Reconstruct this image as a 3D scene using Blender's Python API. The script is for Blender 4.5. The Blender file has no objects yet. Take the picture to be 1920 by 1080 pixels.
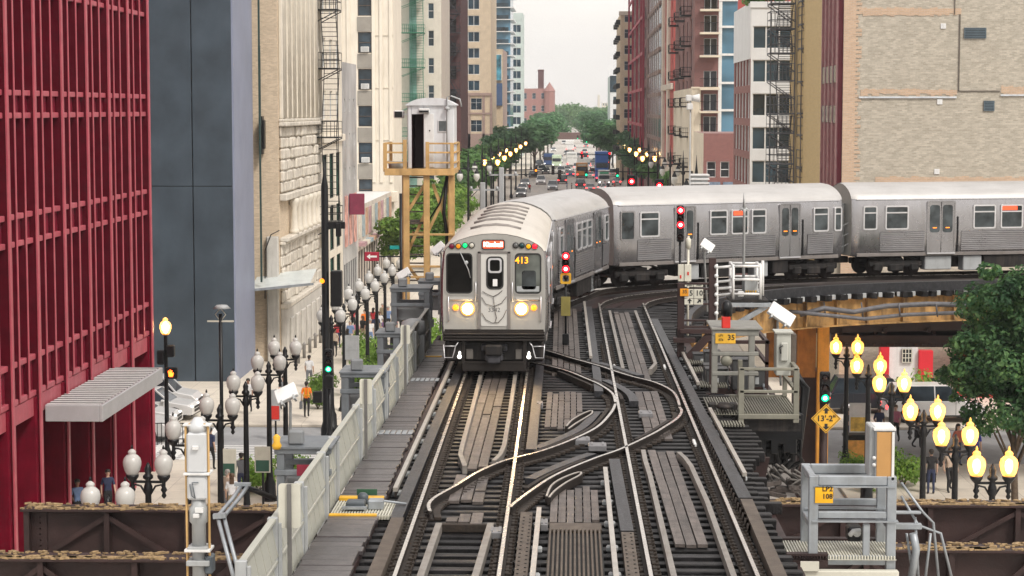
import bpy, math, random
from mathutils import Vector, Matrix
rnd = random.Random(11)
SC = bpy.context.scene
COL = SC.collection
pi = math.pi
V = Vector
# ------------------------------------------------------------------ camera numbers (1920x1080 photograph)
FP = 3800.0
TH = math.atan(335 / FP)
PH = math.atan(115 / FP * math.cos(TH))
CAM = V((0, 0, 14.9))
FW = V((-math.sin(PH) * math.cos(TH), math.cos(PH) * math.cos(TH), -math.sin(TH)))
RT = V((math.cos(PH), math.sin(PH), 0))
UP = RT.cross(FW)
RZ = 8.5                                   # top of the rails
def ray(px, py): return FW + RT * ((px - 960) / FP) + UP * ((540 - py) / FP)
def W(px, py, d):                          # point seen at a pixel, at distance d down the street
    r = ray(px, py); return CAM + r * (d / r.y)
def G(px, py, z=RZ):                       # point seen at a pixel, on height z
    r = ray(px, py); return CAM + r * ((z - CAM.z) / r.z)
def XX(px, d): return W(px, 400, d).x
def ZZ(py, d, px=960): return W(px, py, d).z
def lerp(a, b, t): return a + (b - a) * t
# ------------------------------------------------------------------ mesh builder
class MB:
    def __init__(s): s.v = []; s.f = []; s.m = []; s.s = []; s.p = []; s.np = 0
    def add(s, vs, fs, m=0, sm=False):
        o = len(s.v); s.v.extend([tuple(v) for v in vs])
        for f in fs: s.f.append([i + o for i in f]); s.m.append(m); s.s.append(sm); s.p.append(s.np)
        s.np += 1; return s
    def box(s, x0, x1, y0, y1, z0, z1, m=0, c=0.0):
        if c <= 0:
            vs = [(x, y, z) for z in (z0, z1) for y in (y0, y1) for x in (x0, x1)]
            return s.add(vs, [(0, 2, 3, 1), (4, 5, 7, 6), (0, 1, 5, 4), (2, 6, 7, 3), (0, 4, 6, 2), (1, 3, 7, 5)], m)
        return s.obox(V(((x0 + x1) / 2, (y0 + y1) / 2, (z0 + z1) / 2)), V(((x1 - x0) / 2, 0, 0)), V((0, (y1 - y0) / 2, 0)), V((0, 0, (z1 - z0) / 2)), m, c)
    def obox(s, p, a, b, c, m=0, ch=0.0):
        p, a, b, c = V(p), V(a), V(b), V(c)
        if ch <= 0:
            vs = [p + a * i + b * j + c * k for k in (-1, 1) for j in (-1, 1) for i in (-1, 1)]
            return s.add(vs, [(0, 2, 3, 1), (4, 5, 7, 6), (0, 1, 5, 4), (2, 6, 7, 3), (0, 4, 6, 2), (1, 3, 7, 5)], m)
        la, lb, lc = a.length, b.length, c.length
        ra, rb, rc = 1 - ch / la, 1 - ch / lb, 1 - ch / lc
        vs = []; idx = {}
        for k in (-1, 1):
            for j in (-1, 1):
                for i in (-1, 1):
                    for ax in range(3):
                        idx[(i, j, k, ax)] = len(vs)
                        f = [i * (1 if ax == 0 else ra), j * (1 if ax == 1 else rb), k * (1 if ax == 2 else rc)]
                        vs.append(p + a * f[0] + b * f[1] + c * f[2])
        fs = []
        I = lambda i, j, k, ax: idx[(i, j, k, ax)]
        for t in (-1, 1):
            fs.append([I(t, -1, -1, 0), I(t, 1, -1, 0), I(t, 1, 1, 0), I(t, -1, 1, 0)][::t])
            fs.append([I(-1, t, -1, 1), I(-1, t, 1, 1), I(1, t, 1, 1), I(1, t, -1, 1)][::t])
            fs.append([I(-1, -1, t, 2), I(1, -1, t, 2), I(1, 1, t, 2), I(-1, 1, t, 2)][::t])
        for t in (-1, 1):
            for u in (-1, 1):
                fs.append([I(-1, t, u, 1), I(1, t, u, 1), I(1, t, u, 2), I(-1, t, u, 2)])
                fs.append([I(t, -1, u, 0), I(t, 1, u, 0), I(t, 1, u, 2), I(t, -1, u, 2)])
                fs.append([I(t, u, -1, 0), I(t, u, 1, 0), I(t, u, 1, 1), I(t, u, -1, 1)])
                for w in (-1, 1): fs.append([I(t, u, w, 0), I(t, u, w, 1), I(t, u, w, 2)])
        return s.add(vs, fs, m)
    def beam(s, p0, p1, w, h, m=0, ch=0.0):            # rectangular bar from p0 to p1, w across, h high
        p0, p1 = V(p0), V(p1); d = p1 - p0
        side = d.cross(V((0, 0, 1)))
        if side.length < 1e-5: side = V((1, 0, 0))
        side.normalize(); up = side.cross(d).normalized()
        return s.obox((p0 + p1) / 2, d / 2, side * (w / 2), up * (h / 2), m, ch)
    def tube(s, pts, r, n=8, m=0, cap=True):
        pts = [V(p) for p in pts]; rs = r if isinstance(r, (list, tuple)) else [r] * len(pts)
        vs = []; ref = None
        for i, p in enumerate(pts):
            t = (pts[min(i + 1, len(pts) - 1)] - pts[max(i - 1, 0)]).normalized()
            if ref is None: ref = V((0, 0, 1)) if abs(t.z) < .9 else V((1, 0, 0))
            a = t.cross(ref).normalized(); b = a.cross(t).normalized(); ref = b
            for k in range(n):
                q = 2 * pi * k / n; vs.append(p + (a * math.cos(q) + b * math.sin(q)) * rs[i])
        fs = [[i * n + k, i * n + (k + 1) % n, (i + 1) * n + (k + 1) % n, (i + 1) * n + k] for i in range(len(pts) - 1) for k in range(n)]
        s.add(vs, fs, m, True)
        if cap:
            o = len(s.v) - len(vs)
            s.f += [[o + k for k in range(n)][::-1], [o + (len(pts) - 1) * n + k for k in range(n)]]; s.m += [m, m]; s.s += [False, False]; s.p += [s.np - 1] * 2
        return s
    def lathe(s, prof, c=(0, 0, 0), n=16, m=0, sm=True, axis='z'):
        c = V(c); vs = []
        for r, z in prof:
            for k in range(n):
                q = 2 * pi * k / n
                l = V((r * math.cos(q), r * math.sin(q), z))
                if axis == 'y': l = V((l.x, l.z, l.y))
                if axis == 'x': l = V((l.z, l.x, l.y))
                vs.append(c + l)
        fs = [[i * n + k, i * n + (k + 1) % n, (i + 1) * n + (k + 1) % n, (i + 1) * n + k] for i in range(len(prof) - 1) for k in range(n)]
        fs += [list(range(n))[::-1], [(len(prof) - 1) * n + k for k in range(n)]]
        return s.add(vs, fs, m, sm)
    def sweep(s, pts, sec, m=0, sm=False):             # section (side, height) swept along a path; side is to the right of travel
        pts = [V(p) for p in pts]; n = len(sec); vs = []
        for i, p in enumerate(pts):
            t = pts[min(i + 1, len(pts) - 1)] - pts[max(i - 1, 0)]; t.z = 0; t.normalize()
            r = V((t.y, -t.x, 0))
            vs += [p + r * a + V((0, 0, b)) for a, b in sec]
        fs = [[i * n + k, (i + 1) * n + k, (i + 1) * n + (k + 1) % n, i * n + (k + 1) % n] for i in range(len(pts) - 1) for k in range(n)]
        fs += [list(range(n)), [(len(pts) - 1) * n + k for k in range(n)][::-1]]
        return s.add(vs, fs, m, sm)
    def prism(s, poly, o, a, b, t, m=0):               # polygon in the plane (o, a, b), thickness vector t
        o, a, b, t = V(o), V(a), V(b), V(t); n = len(poly)
        vs = [o + a * x + b * y for x, y in poly]; vs += [v + t for v in vs]
        fs = [list(range(n)), list(range(n, 2 * n))[::-1]] + [[k, n + k, n + (k + 1) % n, (k + 1) % n] for k in range(n)]
        return s.add(vs, fs, m)
    def ring(s, outer, inner, o, a, b, t, m=0):        # frame between two polygons of equal count
        o, a, b, t = V(o), V(a), V(b), V(t); n = len(outer)
        P = [o + a * x + b * y for x, y in outer]; Q = [o + a * x + b * y for x, y in inner]
        vs = P + Q + [p + t for p in P] + [q + t for q in Q]; fs = []
        for k in range(n):
            j = (k + 1) % n
            fs += [[k, j, n + j, n + k], [2 * n + k, 3 * n + k, 3 * n + j, 2 * n + j], [k, 2 * n + k, 2 * n + j, j], [n + k, n + j, 3 * n + j, 3 * n + k]]
        return s.add(vs, fs, m)
    def quad(s, a, b, c, d, m=0): return s.add([a, b, c, d], [(0, 1, 2, 3)], m)
    def mesh(s, name, mats, off=None):
        me = bpy.data.meshes.new(name)
        vs = s.v if off is None else [(x - off.x, y - off.y, z - off.z) for x, y, z in s.v]
        me.from_pydata(vs, [], s.f)
        for mt in (mats if isinstance(mats, (list, tuple)) else [mats]): me.materials.append(mt)
        me.polygons.foreach_set('material_index', s.m); me.polygons.foreach_set('use_smooth', s.s)
        me.update(); return me
OFF = {}
def link(o): COL.objects.link(o); return o
def tag(o, label, cat, group=None, kind=None):
    if label: o['label'] = label
    if cat: o['category'] = cat
    if group: o['group'] = group
    if kind: o['kind'] = kind
    return o
def thing(name, loc, label, cat, group=None, rz=0.0):
    o = link(bpy.data.objects.new(name, None)); o.location = loc; o.rotation_euler = (0, 0, rz); o.empty_display_size = .2
    OFF[o.name] = V(loc); return tag(o, label, cat, group)
SPL = set('column upright spandrel pier poster shop_banner awning pilaster side_balcony floor_slab balcony_slab balcony balcony_glass fluted_pier white_plate flashing_strip insulator tie_end loose_cable timber_scrap pipe red_mark white_insulator cable_loop stair_tread leg entrance_glazing_bar outrigger metal_plate_row yellow_edge joist switch_plate cable_box orange_brick_patch string_course base_trim floor_band red_frame facade_frame outer_column cable_bundle under_bracing longitudinal_girder inner_girder edge_plate switch_box base_beam conduit arm signal_boxes reflective_stripe brace guard_rail red_fascia fascia_sign maroon_bay end_chains air_unit billboard landing railing stair notice_board bracket pole handrail underfloor_equipment support_bent base_course control_box signal_housing grating crossrail bracket_beam equipment_box beam wall_conduit door_window side_sill balcony_railing fence_post'.split())
MASS = {'rail_clips', 'leaf_debris', 'hole_discs', 'rail_anchor'}
def clusters(mb):
    n = mb.np; lo = [[1e9] * 3 for _ in range(n)]; hi = [[-1e9] * 3 for _ in range(n)]
    for f, p in zip(mb.f, mb.p):
        for i in f:
            for k in range(3): lo[p][k] = min(lo[p][k], mb.v[i][k]); hi[p][k] = max(hi[p][k], mb.v[i][k])
    g = list(range(n))
    def root(i):
        while g[i] != i: i = g[i]
        return i
    for i in range(n):
        for j in range(i):
            if all(lo[i][k] - .02 <= hi[j][k] and lo[j][k] - .02 <= hi[i][k] for k in range(3)): g[root(i)] = root(j)
    out = {}
    for i in range(n): out.setdefault(root(i), set()).add(i)
    res = []
    for ps in out.values():
        b = MB(); mp = {}
        for f, m, s, p in zip(mb.f, mb.m, mb.s, mb.p):
            if p in ps:
                for i in f:
                    if i not in mp: mp[i] = len(b.v); b.v.append(mb.v[i])
                b.f.append([mp[i] for i in f]); b.m.append(m); b.s.append(s); b.p.append(0)
        b.np = 1; res.append(b)
    return res
def part(name, mb, mats, par, local=False, label=None):
    if name in SPL and 1 < mb.np <= 400:
        cl = clusters(mb)
        if 1 < len(cl) <= 100: return [part1(name, c, mats, par, local, label) for c in cl][0]
    o = part1(name, mb, mats, par, local, label)
    if name in MASS: o['kind'] = 'stuff'
    return o
def part1(name, mb, mats, par, local=False, label=None):
    off = None if local else OFF.get(par.name, V((0, 0, 0)))
    o = link(bpy.data.objects.new(name, mb.mesh(name, mats, off)))
    o.parent = par; OFF[o.name] = off if off is not None else V((0, 0, 0))
    if label: o['label'] = label
    return o
def mpart(name, me, par, loc=(0, 0, 0), rot=(0, 0, 0), sc=(1, 1, 1), label=None):
    o = link(bpy.data.objects.new(name, me)); o.parent = par; o.location = loc; o.rotation_euler = rot; o.scale = sc
    OFF[o.name] = V((0, 0, 0))
    if label: o['label'] = label
    return o
def solo(name, mb, mats, label, cat, group=None, kind=None):
    xs = [v[0] for v in mb.v]; ys = [v[1] for v in mb.v]; z = min(v[2] for v in mb.v)
    c = V(((min(xs) + max(xs)) / 2, (min(ys) + max(ys)) / 2, z))
    o = link(bpy.data.objects.new(name, mb.mesh(name, mats, c))); o.location = c; OFF[o.name] = c
    return tag(o, label, cat, group, kind)
def struct(name, mb, mats): return solo(name, mb, mats, None, None, None, 'structure')
KIDS = {}
def dup(o, par=None, loc=None, rz=None, label=None, group=None, sc=None):
    c = link(o.copy()); OFF[c.name] = OFF.get(o.name, V((0, 0, 0)))
    if par: c.parent = par
    for k in kids(o): dup(k, c)
    if loc is not None: c.location = loc
    if rz is not None: c.rotation_euler = (0, 0, rz)
    if sc is not None: c.scale = sc
    if label: c['label'] = label
    if group: c['group'] = group
    return c
def kids(o):
    if o.name not in KIDS: KIDS[o.name] = list(o.children)
    return KIDS[o.name]
ORD = 'first second third fourth fifth sixth seventh eighth ninth tenth eleventh twelfth thirteenth fourteenth fifteenth sixteenth'.split()
def rrect(w, h, r, n=4, cx=0, cy=0):
    out = []
    for sx, sy, a0 in ((1, 1, 0), (-1, 1, 90), (-1, -1, 180), (1, -1, 270)):
        for k in range(n + 1):
            a = math.radians(a0 + 90 * k / n)
            out.append((cx + sx * (w / 2 - r) + r * math.cos(a), cy + sy * (h / 2 - r) + r * math.sin(a)))
    return out
def text(name, s, size, pos, mt, par, a=(1, 0, 0), b=(0, 0, 1), ext=.004, bold=0.0, sx=1.0):   # lettering centred at pos (world), a = reading direction
    cu = bpy.data.curves.new(name, 'FONT'); cu.body = s; cu.size = size; cu.extrude = ext; cu.offset = bold
    cu.align_x = 'CENTER'; cu.align_y = 'CENTER'; cu.resolution_u = 2
    t = bpy.data.objects.new(name, cu); link(t)
    me = bpy.data.meshes.new_from_object(t); bpy.data.objects.remove(t); me.name = name
    me.materials.clear(); me.materials.append(mt)
    a = V(a).normalized(); b = V(b).normalized(); n = a.cross(b)
    p = V(pos) - OFF.get(par.name, V((0, 0, 0)))
    me.transform(Matrix(((a.x * sx, b.x, n.x, p.x), (a.y * sx, b.y, n.y, p.y), (a.z * sx, b.z, n.z, p.z), (0, 0, 0, 1))))
    o = link(bpy.data.objects.new(name, me)); o.parent = par; OFF[o.name] = V((0, 0, 0))
    return o
# ------------------------------------------------------------------ materials
def nt(name):
    m = bpy.data.materials.new(name); m.use_nodes = True; t = m.node_tree
    return m, t, t.nodes['Principled BSDF']
def N(t, typ, **kw):
    n = t.nodes.new(typ)
    for k, v in kw.items():
        if k in n.inputs: n.inputs[k].default_value = v
        else: setattr(n, k, v)
    return n
def coords(t, obj_random=True):
    tc = N(t, 'ShaderNodeTexCoord')
    if not obj_random: return tc.outputs['Object']
    oi = N(t, 'ShaderNodeObjectInfo'); mu = N(t, 'ShaderNodeMath', operation='MULTIPLY'); mu.inputs[1].default_value = 61.0
    t.links.new(oi.outputs['Random'], mu.inputs[0])
    ad = N(t, 'ShaderNodeVectorMath', operation='ADD'); t.links.new(tc.outputs['Object'], ad.inputs[0]); t.links.new(mu.outputs[0], ad.inputs[1])
    return ad.outputs[0]
def ramp(t, src, lo, hi):
    r = N(t, 'ShaderNodeMapRange'); r.inputs['From Min'].default_value = lo; r.inputs['From Max'].default_value = hi
    t.links.new(src, r.inputs['Value']); return r.outputs['Result']
def mixc(t, fac, a, b):
    m = N(t, 'ShaderNodeMix', data_type='RGBA')
    for sock, v in ((m.inputs[0], fac), (m.inputs[6], a), (m.inputs[7], b)):
        if isinstance(v, (int, float)): sock.default_value = v
        elif isinstance(v, tuple): sock.default_value = (*v[:3], 1)
        else: t.links.new(v, sock)
    return m.outputs[2]
def stretch(t, vec, s):
    m = N(t, 'ShaderNodeVectorMath', operation='MULTIPLY'); m.inputs[1].default_value = s; t.links.new(vec, m.inputs[0]); return m.outputs[0]
def noise(t, vec, sc, det=5, rough=.6):
    n = N(t, 'ShaderNodeTexNoise', Scale=sc, Detail=det, Roughness=rough); t.links.new(vec, n.inputs['Vector']); return n.outputs['Fac']
def mat(name, col, rough=.6, metal=0., var=.18, sc=2.5, bump=0., bsc=30., streak=0., dirt=(.03, .028, .025), spec=.5, st=(5, 5, .5), rand=0.):
    m, t, b = nt(name); vec = coords(t)
    lo = tuple(c * (1 - var) for c in col); hi = tuple(min(1, c * (1 + var)) for c in col)
    c = mixc(t, ramp(t, noise(t, vec, sc), .3, .7), lo, hi)
    if rand:
        oi = N(t, 'ShaderNodeObjectInfo'); hs = N(t, 'ShaderNodeHueSaturation'); t.links.new(c, hs.inputs['Color'])
        t.links.new(ramp2(t, oi.outputs['Random'], 1 - rand, 1 + rand), hs.inputs['Value']); c = hs.outputs['Color']
    if streak:
        f = ramp(t, noise(t, stretch(t, vec, st), 1.0, 6, .65), .48, .72)
        k = N(t, 'ShaderNodeMath', operation='MULTIPLY'); k.inputs[1].default_value = streak; t.links.new(f, k.inputs[0])
        c = mixc(t, k.outputs[0], c, dirt)
    t.links.new(c, b.inputs['Base Color'])
    b.inputs['Metallic'].default_value = metal; b.inputs['Specular IOR Level'].default_value = spec
    t.links.new(ramp2(t, noise(t, vec, sc * 2.3), max(.05, rough - .1), min(1, rough + .12)), b.inputs['Roughness'])
    if bump:
        bp = N(t, 'ShaderNodeBump', Strength=bump, Distance=.02); t.links.new(noise(t, vec, bsc, 4), bp.inputs['Height']); t.links.new(bp.outputs[0], b.inputs['Normal'])
    return m
def ramp2(t, src, a, b):
    r = N(t, 'ShaderNodeMapRange'); r.inputs['From Min'].default_value = .0 if a != b else 0; r.inputs['To Min'].default_value = a; r.inputs['To Max'].default_value = b
    t.links.new(src, r.inputs['Value']); return r.outputs['Result']
def brick(name, c1, c2, mortar, bw=.22, bh=.075, patch=None, pamt=.6, psc=.35, rough=.85, bump=.5, st=(1, 1, 1), soot=.3):
    m, t, b = nt(name); tc = N(t, 'ShaderNodeTexCoord'); sp = N(t, 'ShaderNodeSeparateXYZ'); t.links.new(tc.outputs['Object'], sp.inputs[0])
    ad = N(t, 'ShaderNodeMath', operation='ADD'); t.links.new(sp.outputs[0], ad.inputs[0]); t.links.new(sp.outputs[1], ad.inputs[1])
    cb = N(t, 'ShaderNodeCombineXYZ'); t.links.new(ad.outputs[0], cb.inputs[0]); t.links.new(sp.outputs[2], cb.inputs[1])
    br = N(t, 'ShaderNodeTexBrick'); t.links.new(cb.outputs[0], br.inputs['Vector'])
    br.inputs['Scale'].default_value = 1; br.inputs['Brick Width'].default_value = bw; br.inputs['Row Height'].default_value = bh
    br.inputs['Mortar Size'].default_value = bh * .12; br.inputs['Bias'].default_value = -.1
    br.inputs['Color1'].default_value = (*c1, 1); br.inputs['Color2'].default_value = (*c2, 1); br.inputs['Mortar'].default_value = (*mortar, 1)
    c = br.outputs['Color']; ob = tc.outputs['Object']
    if patch:
        f = ramp(t, noise(t, stretch(t, ob, st), psc, 8, .7), .45, .62)
        k = N(t, 'ShaderNodeMath', operation='MULTIPLY'); k.inputs[1].default_value = pamt; t.links.new(f, k.inputs[0]); c = mixc(t, k.outputs[0], c, patch)
    f = ramp(t, noise(t, stretch(t, ob, (6, 6, 11)), 1.5, 6, .75), .5, .75)
    k = N(t, 'ShaderNodeMath', operation='MULTIPLY'); k.inputs[1].default_value = soot; t.links.new(f, k.inputs[0]); c = mixc(t, k.outputs[0], c, tuple(x * .35 for x in c1))
    t.links.new(c, b.inputs['Base Color']); b.inputs['Roughness'].default_value = rough
    bp = N(t, 'ShaderNodeBump', Strength=bump, Distance=.015); t.links.new(noise(t, stretch(t, ob, (4, 4, 10)), 2, 5, .7), bp.inputs['Height']); t.links.new(bp.outputs[0], b.inputs['Normal'])
    return m
def glow(name, col, s):
    m, t, b = nt(name); b.inputs['Base Color'].default_value = (*[c * .5 for c in col], 1)
    b.inputs['Emission Color'].default_value = (*col, 1); b.inputs['Emission Strength'].default_value = s; b.inputs['Roughness'].default_value = .35
    n = noise(t, coords(t), 9.0); t.links.new(ramp2(t, n, s * .85, s * 1.15), b.inputs['Emission Strength']); return m
def glass(name, col=(.03, .05, .07), var=.6, rough=.08, sc=.5, spec=.8):      # opaque reflecting window glass with rooms and blinds behind it
    m, t, b = nt(name); vec = coords(t)
    c = mixc(t, ramp(t, noise(t, vec, sc, 3), .35, .65), tuple(x * (1 - var) for x in col), tuple(x * (1 + var) for x in col))
    t.links.new(c, b.inputs['Base Color']); b.inputs['Roughness'].default_value = rough; b.inputs['Specular IOR Level'].default_value = spec
    bp = N(t, 'ShaderNodeBump', Strength=.06, Distance=.05); t.links.new(noise(t, vec, .8, 2), bp.inputs['Height']); t.links.new(bp.outputs[0], b.inputs['Normal'])
    return m
def lampglass(name, col, em, tr, tint):
    m, t, b = nt(name); out = t.nodes['Material Output']
    b.inputs['Base Color'].default_value = (*col, 1); b.inputs['Roughness'].default_value = .25
    b.inputs['Emission Color'].default_value = (*tint, 1); b.inputs['Emission Strength'].default_value = em
    x = N(t, 'ShaderNodeBsdfTransparent'); mx = N(t, 'ShaderNodeMixShader'); mx.inputs[0].default_value = tr
    n = noise(t, coords(t), 6.0); t.links.new(ramp2(t, n, tr - .1, tr + .1), mx.inputs[0])
    t.links.new(b.outputs[0], mx.inputs[1]); t.links.new(x.outputs[0], mx.inputs[2]); t.links.new(mx.outputs[0], out.inputs['Surface']); return m
def leafmat(name, c1, c2):
    m, t, b = nt(name); g = N(t, 'ShaderNodeNewGeometry'); vec = coords(t)
    c = mixc(t, g.outputs['Random Per Island'], c1, c2)
    c = mixc(t, ramp(t, noise(t, vec, .9, 3), .35, .65), c, tuple(x * .55 for x in c1))
    oi = N(t, 'ShaderNodeObjectInfo'); hs = N(t, 'ShaderNodeHueSaturation'); t.links.new(c, hs.inputs['Color']); t.links.new(ramp2(t, oi.outputs['Random'], .8, 1.2), hs.inputs['Value'])
    t.links.new(hs.outputs[0], b.inputs['Base Color']); b.inputs['Roughness'].default_value = .55; b.inputs['Specular IOR Level'].default_value = .3
    tr = N(t, 'ShaderNodeBsdfTranslucent'); t.links.new(hs.outputs[0], tr.inputs['Color']); mx = N(t, 'ShaderNodeMixShader'); mx.inputs[0].default_value = .42
    t.links.new(b.outputs[0], mx.inputs[1]); t.links.new(tr.outputs[0], mx.inputs[2]); t.links.new(mx.outputs[0], t.nodes['Material Output'].inputs['Surface']); return m
m_black = mat('black_iron', (.008, .009, .011), .4, .3, .3, 6, .1)
m_galv = mat('galvanised_steel', (.33, .36, .39), .45, .4, .2, 3, .15, 25, .35, (.2, .19, .17))
m_galvd = mat('dull_galvanised_steel', (.17, .19, .21), .5, .3, .2, 3, .15, 25, .35, (.09, .085, .08))
m_fence = mat('fence_panel_paint', (.40, .405, .36), .5, 0, .07, 1.2, .04, 30, .14, (.30, .29, .24), st=(14, 14, .3))
m_grey = mat('grey_paint', (.40, .42, .43), .5, .1, .1, 3, .1, 40, .3, (.2, .19, .18))
m_white = mat('white_paint', (.72, .73, .73), .45, 0, .08, 4, .1, 30, .25, (.35, .33, .3))
m_cream = mat('cream_paint', (.60, .59, .51), .5, 0, .08, 4, .1, 30, .2, (.4, .38, .3))
m_yel = mat('yellow_paint', (.75, .42, .03), .5, 0, .15, 5, .1, 30, .25, (.3, .2, .05))
m_tan = mat('ochre_steel_paint', (.58, .37, .15), .5, .1, .2, 2.5, .2, 30, .4, (.18, .09, .03))
m_rail = mat('worn_rail_steel', (.66, .62, .57), .27, .85, .1, 3, 0, 40, .3, (.2, .13, .09), st=(9, .7, 9))
m_crail = mat('dull_contact_rail', (.46, .43, .39), .38, .45, .12, 4, 0, 40, .35, (.22, .17, .13), st=(8, .8, 8))
m_railside = mat('shaded_rusty_web', (.020, .014, .011), .7, .2, .35, 8, .3, 40)  # rusty brown, darkened to carry the shadow along the rails
m_tie = mat('creosoted_timber', (.011, .0105, .0115), .46, 0, .8, 4, .6, 28, .6, (.003, .003, .0032), .24, st=(2, 14, 14), rand=.6)
m_plank = mat('weathered_plank', (.105, .088, .080), .5, 0, .45, 3, .6, 40, .65, (.035, .030, .027), st=(22, 1.2, 10), rand=.3)
m_deck = mat('walkway_board', (.075, .066, .068), .32, 0, .3, 4, .4, 30, .5, (.07, .06, .06), st=(1.2, 20, 10), rand=.25)
m_timber = mat('dark_guard_timber', (.014, .0145, .018), .42, 0, .5, 5, .5, 30, .35, (.09, .09, .10), st=(14, 1, 8))
m_drill = mat('drilled_brown_beam', (.100, .080, .064), .7, 0, .3, 4, .4, 30, .4, (.06, .04, .03))
m_guard = mat('pale_guard_rail', (.25, .232, .212), .5, .25, .2, 4, .2, 30, .45, (.16, .12, .09), st=(8, .8, 8))
m_girder = mat('dark_brown_girder', (.034, .016, .015), .6, .1, .35, 1.8, .3, 25, .4, (.025, .014, .012))
m_rust = mat('rusty_ochre_girder', (.40, .235, .085), .7, 0, .4, 1.6, .4, 20, .95, (.035, .022, .014), st=(2.6, 2.6, .7))
m_debris = mat('dry_debris', (.33, .23, .12), .9, 0, .5, 14, 1., 20)
m_clip = mat('track_fastener_iron', (.026, .018, .0125), .7, .1, .6, 10, .3, 40)
m_concrete = mat('pavement_concrete', (.52, .47, .40), .85, 0, .12, .6, .15, 25, 0)
m_asphalt = mat('asphalt', (.13, .135, .145), .8, 0, .2, .7, .3, 40)
m_line = mat('road_marking_paint', (.75, .75, .73), .7, 0, .12, 6)
m_glass = glass('window_glass')
m_glassb = glass('blue_window_glass', (.025, .052, .075), .6, .08, .3)
m_glassd = glass('dark_window_glass', (.012, .014, .018), .6, .1, .8)
m_redpaint = mat('signal_red_paint', (.62, .03, .02), .45, 0, .1, 5)
m_blacktxt = mat('black_lettering', (.015, .015, .015), .6, 0, .1, 8)
m_whitetxt = mat('white_lettering', (.8, .8, .8), .6, 0, .05, 8)
m_red = glow('red_signal_light', (1, .004, .010), 5)
m_redcore = glow('red_signal_core', (1, .35, .32), 7)
m_greencore = glow('green_signal_core', (.5, 1, .85), 5)
m_green = glow('green_signal_light', (.0, .9, .36), 1.7)
m_amber = glow('amber_light', (1, .24, .01), 2.0)
m_trunk = mat('bark', (.09, .065, .045), .9, 0, .35, 8, .8, 18)
# ================================================================== setting: ground, streets, pavements
g = MB(); g.box(-4000, 4000, -200, 9000, -1.0, -.02); struct('ground', g, mat('far_ground', (.16, .16, .14), .9, 0, .3, .02))
r = MB(); r.quad((-10.5, -20, 0), (10.5, -20, 0), (10.5, 2500, 0), (-10.5, 2500, 0)); struct('road', r, mat('street_asphalt', (.52, .49, .45), .85, 0, .15, .5, .3, 40, .25, (.25, .24, .23), st=(3, .1, 1)))
r = MB(); r.quad((-120, 84.5, .004), (120, 84.5, .004), (120, 94, .004), (-120, 94, .004)); struct('cross_street', r, mat('cross_street_asphalt', (.31, .315, .325), .85, 0, .2, .6, .3, 40))
def pav(x0, x1, y0, y1):
    p = MB(); p.box(x0, x1, y0, y1, -.01, .13, 0, .02); return p
pm, t_, b_ = nt('pavement_slabs')
_tc = N(t_, 'ShaderNodeTexCoord'); _br = N(t_, 'ShaderNodeTexBrick'); t_.links.new(_tc.outputs['Object'], _br.inputs['Vector']); _br.offset = 0
for k_, v_ in (('Scale', 1), ('Brick Width', 1.5), ('Row Height', 1.5), ('Mortar Size', .012)): _br.inputs[k_].default_value = v_
_br.inputs['Color1'].default_value = (.68, .62, .53, 1); _br.inputs['Color2'].default_value = (.62, .565, .48, 1); _br.inputs['Mortar'].default_value = (.40, .36, .31, 1)
t_.links.new(mixc(t_, ramp(t_, noise(t_, _tc.outputs['Object'], .7, 7, .7), .5, .75), _br.outputs['Color'], (.47, .43, .38)), b_.inputs['Base Color']); b_.inputs['Roughness'].default_value = .85
for a in ((-60, -10.5, -20, 84.4), (-60, -10.5, 94.1, 900), (10.5, 60, -20, 84.4), (10.5, 60, 94.1, 900)): struct('pavement', pav(*a), pm)
c = MB()
for k in range(9): c.box(-13.2 + k * .55 - 8, -12.85 + k * .55 - 8, 84.7, 93.8, .005, .009)
for k in range(12): c.box(-10.2 - .0, -7.4, 84.9 + k * .75, 85.25 + k * .75, .005, .009)
for k in range(10): c.box(-20.4, -10.8, 84.8 + k * .42, 84.98 + k * .42, .0095, .012)
struct('road_markings', c, m_line)
c = MB()
for x in (-3.4, 3.4):
    for k in range(60): c.box(x - .06, x + .06, 110 + k * 9, 113 + k * 9, .004, .008)
for yy in (150, 300): 
    for k in range(16): c.box(-9.8 + k * 1.25, -9.2 + k * 1.25, yy, yy + 3, .004, .008)
struct('road_markings', c, m_line)

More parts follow.
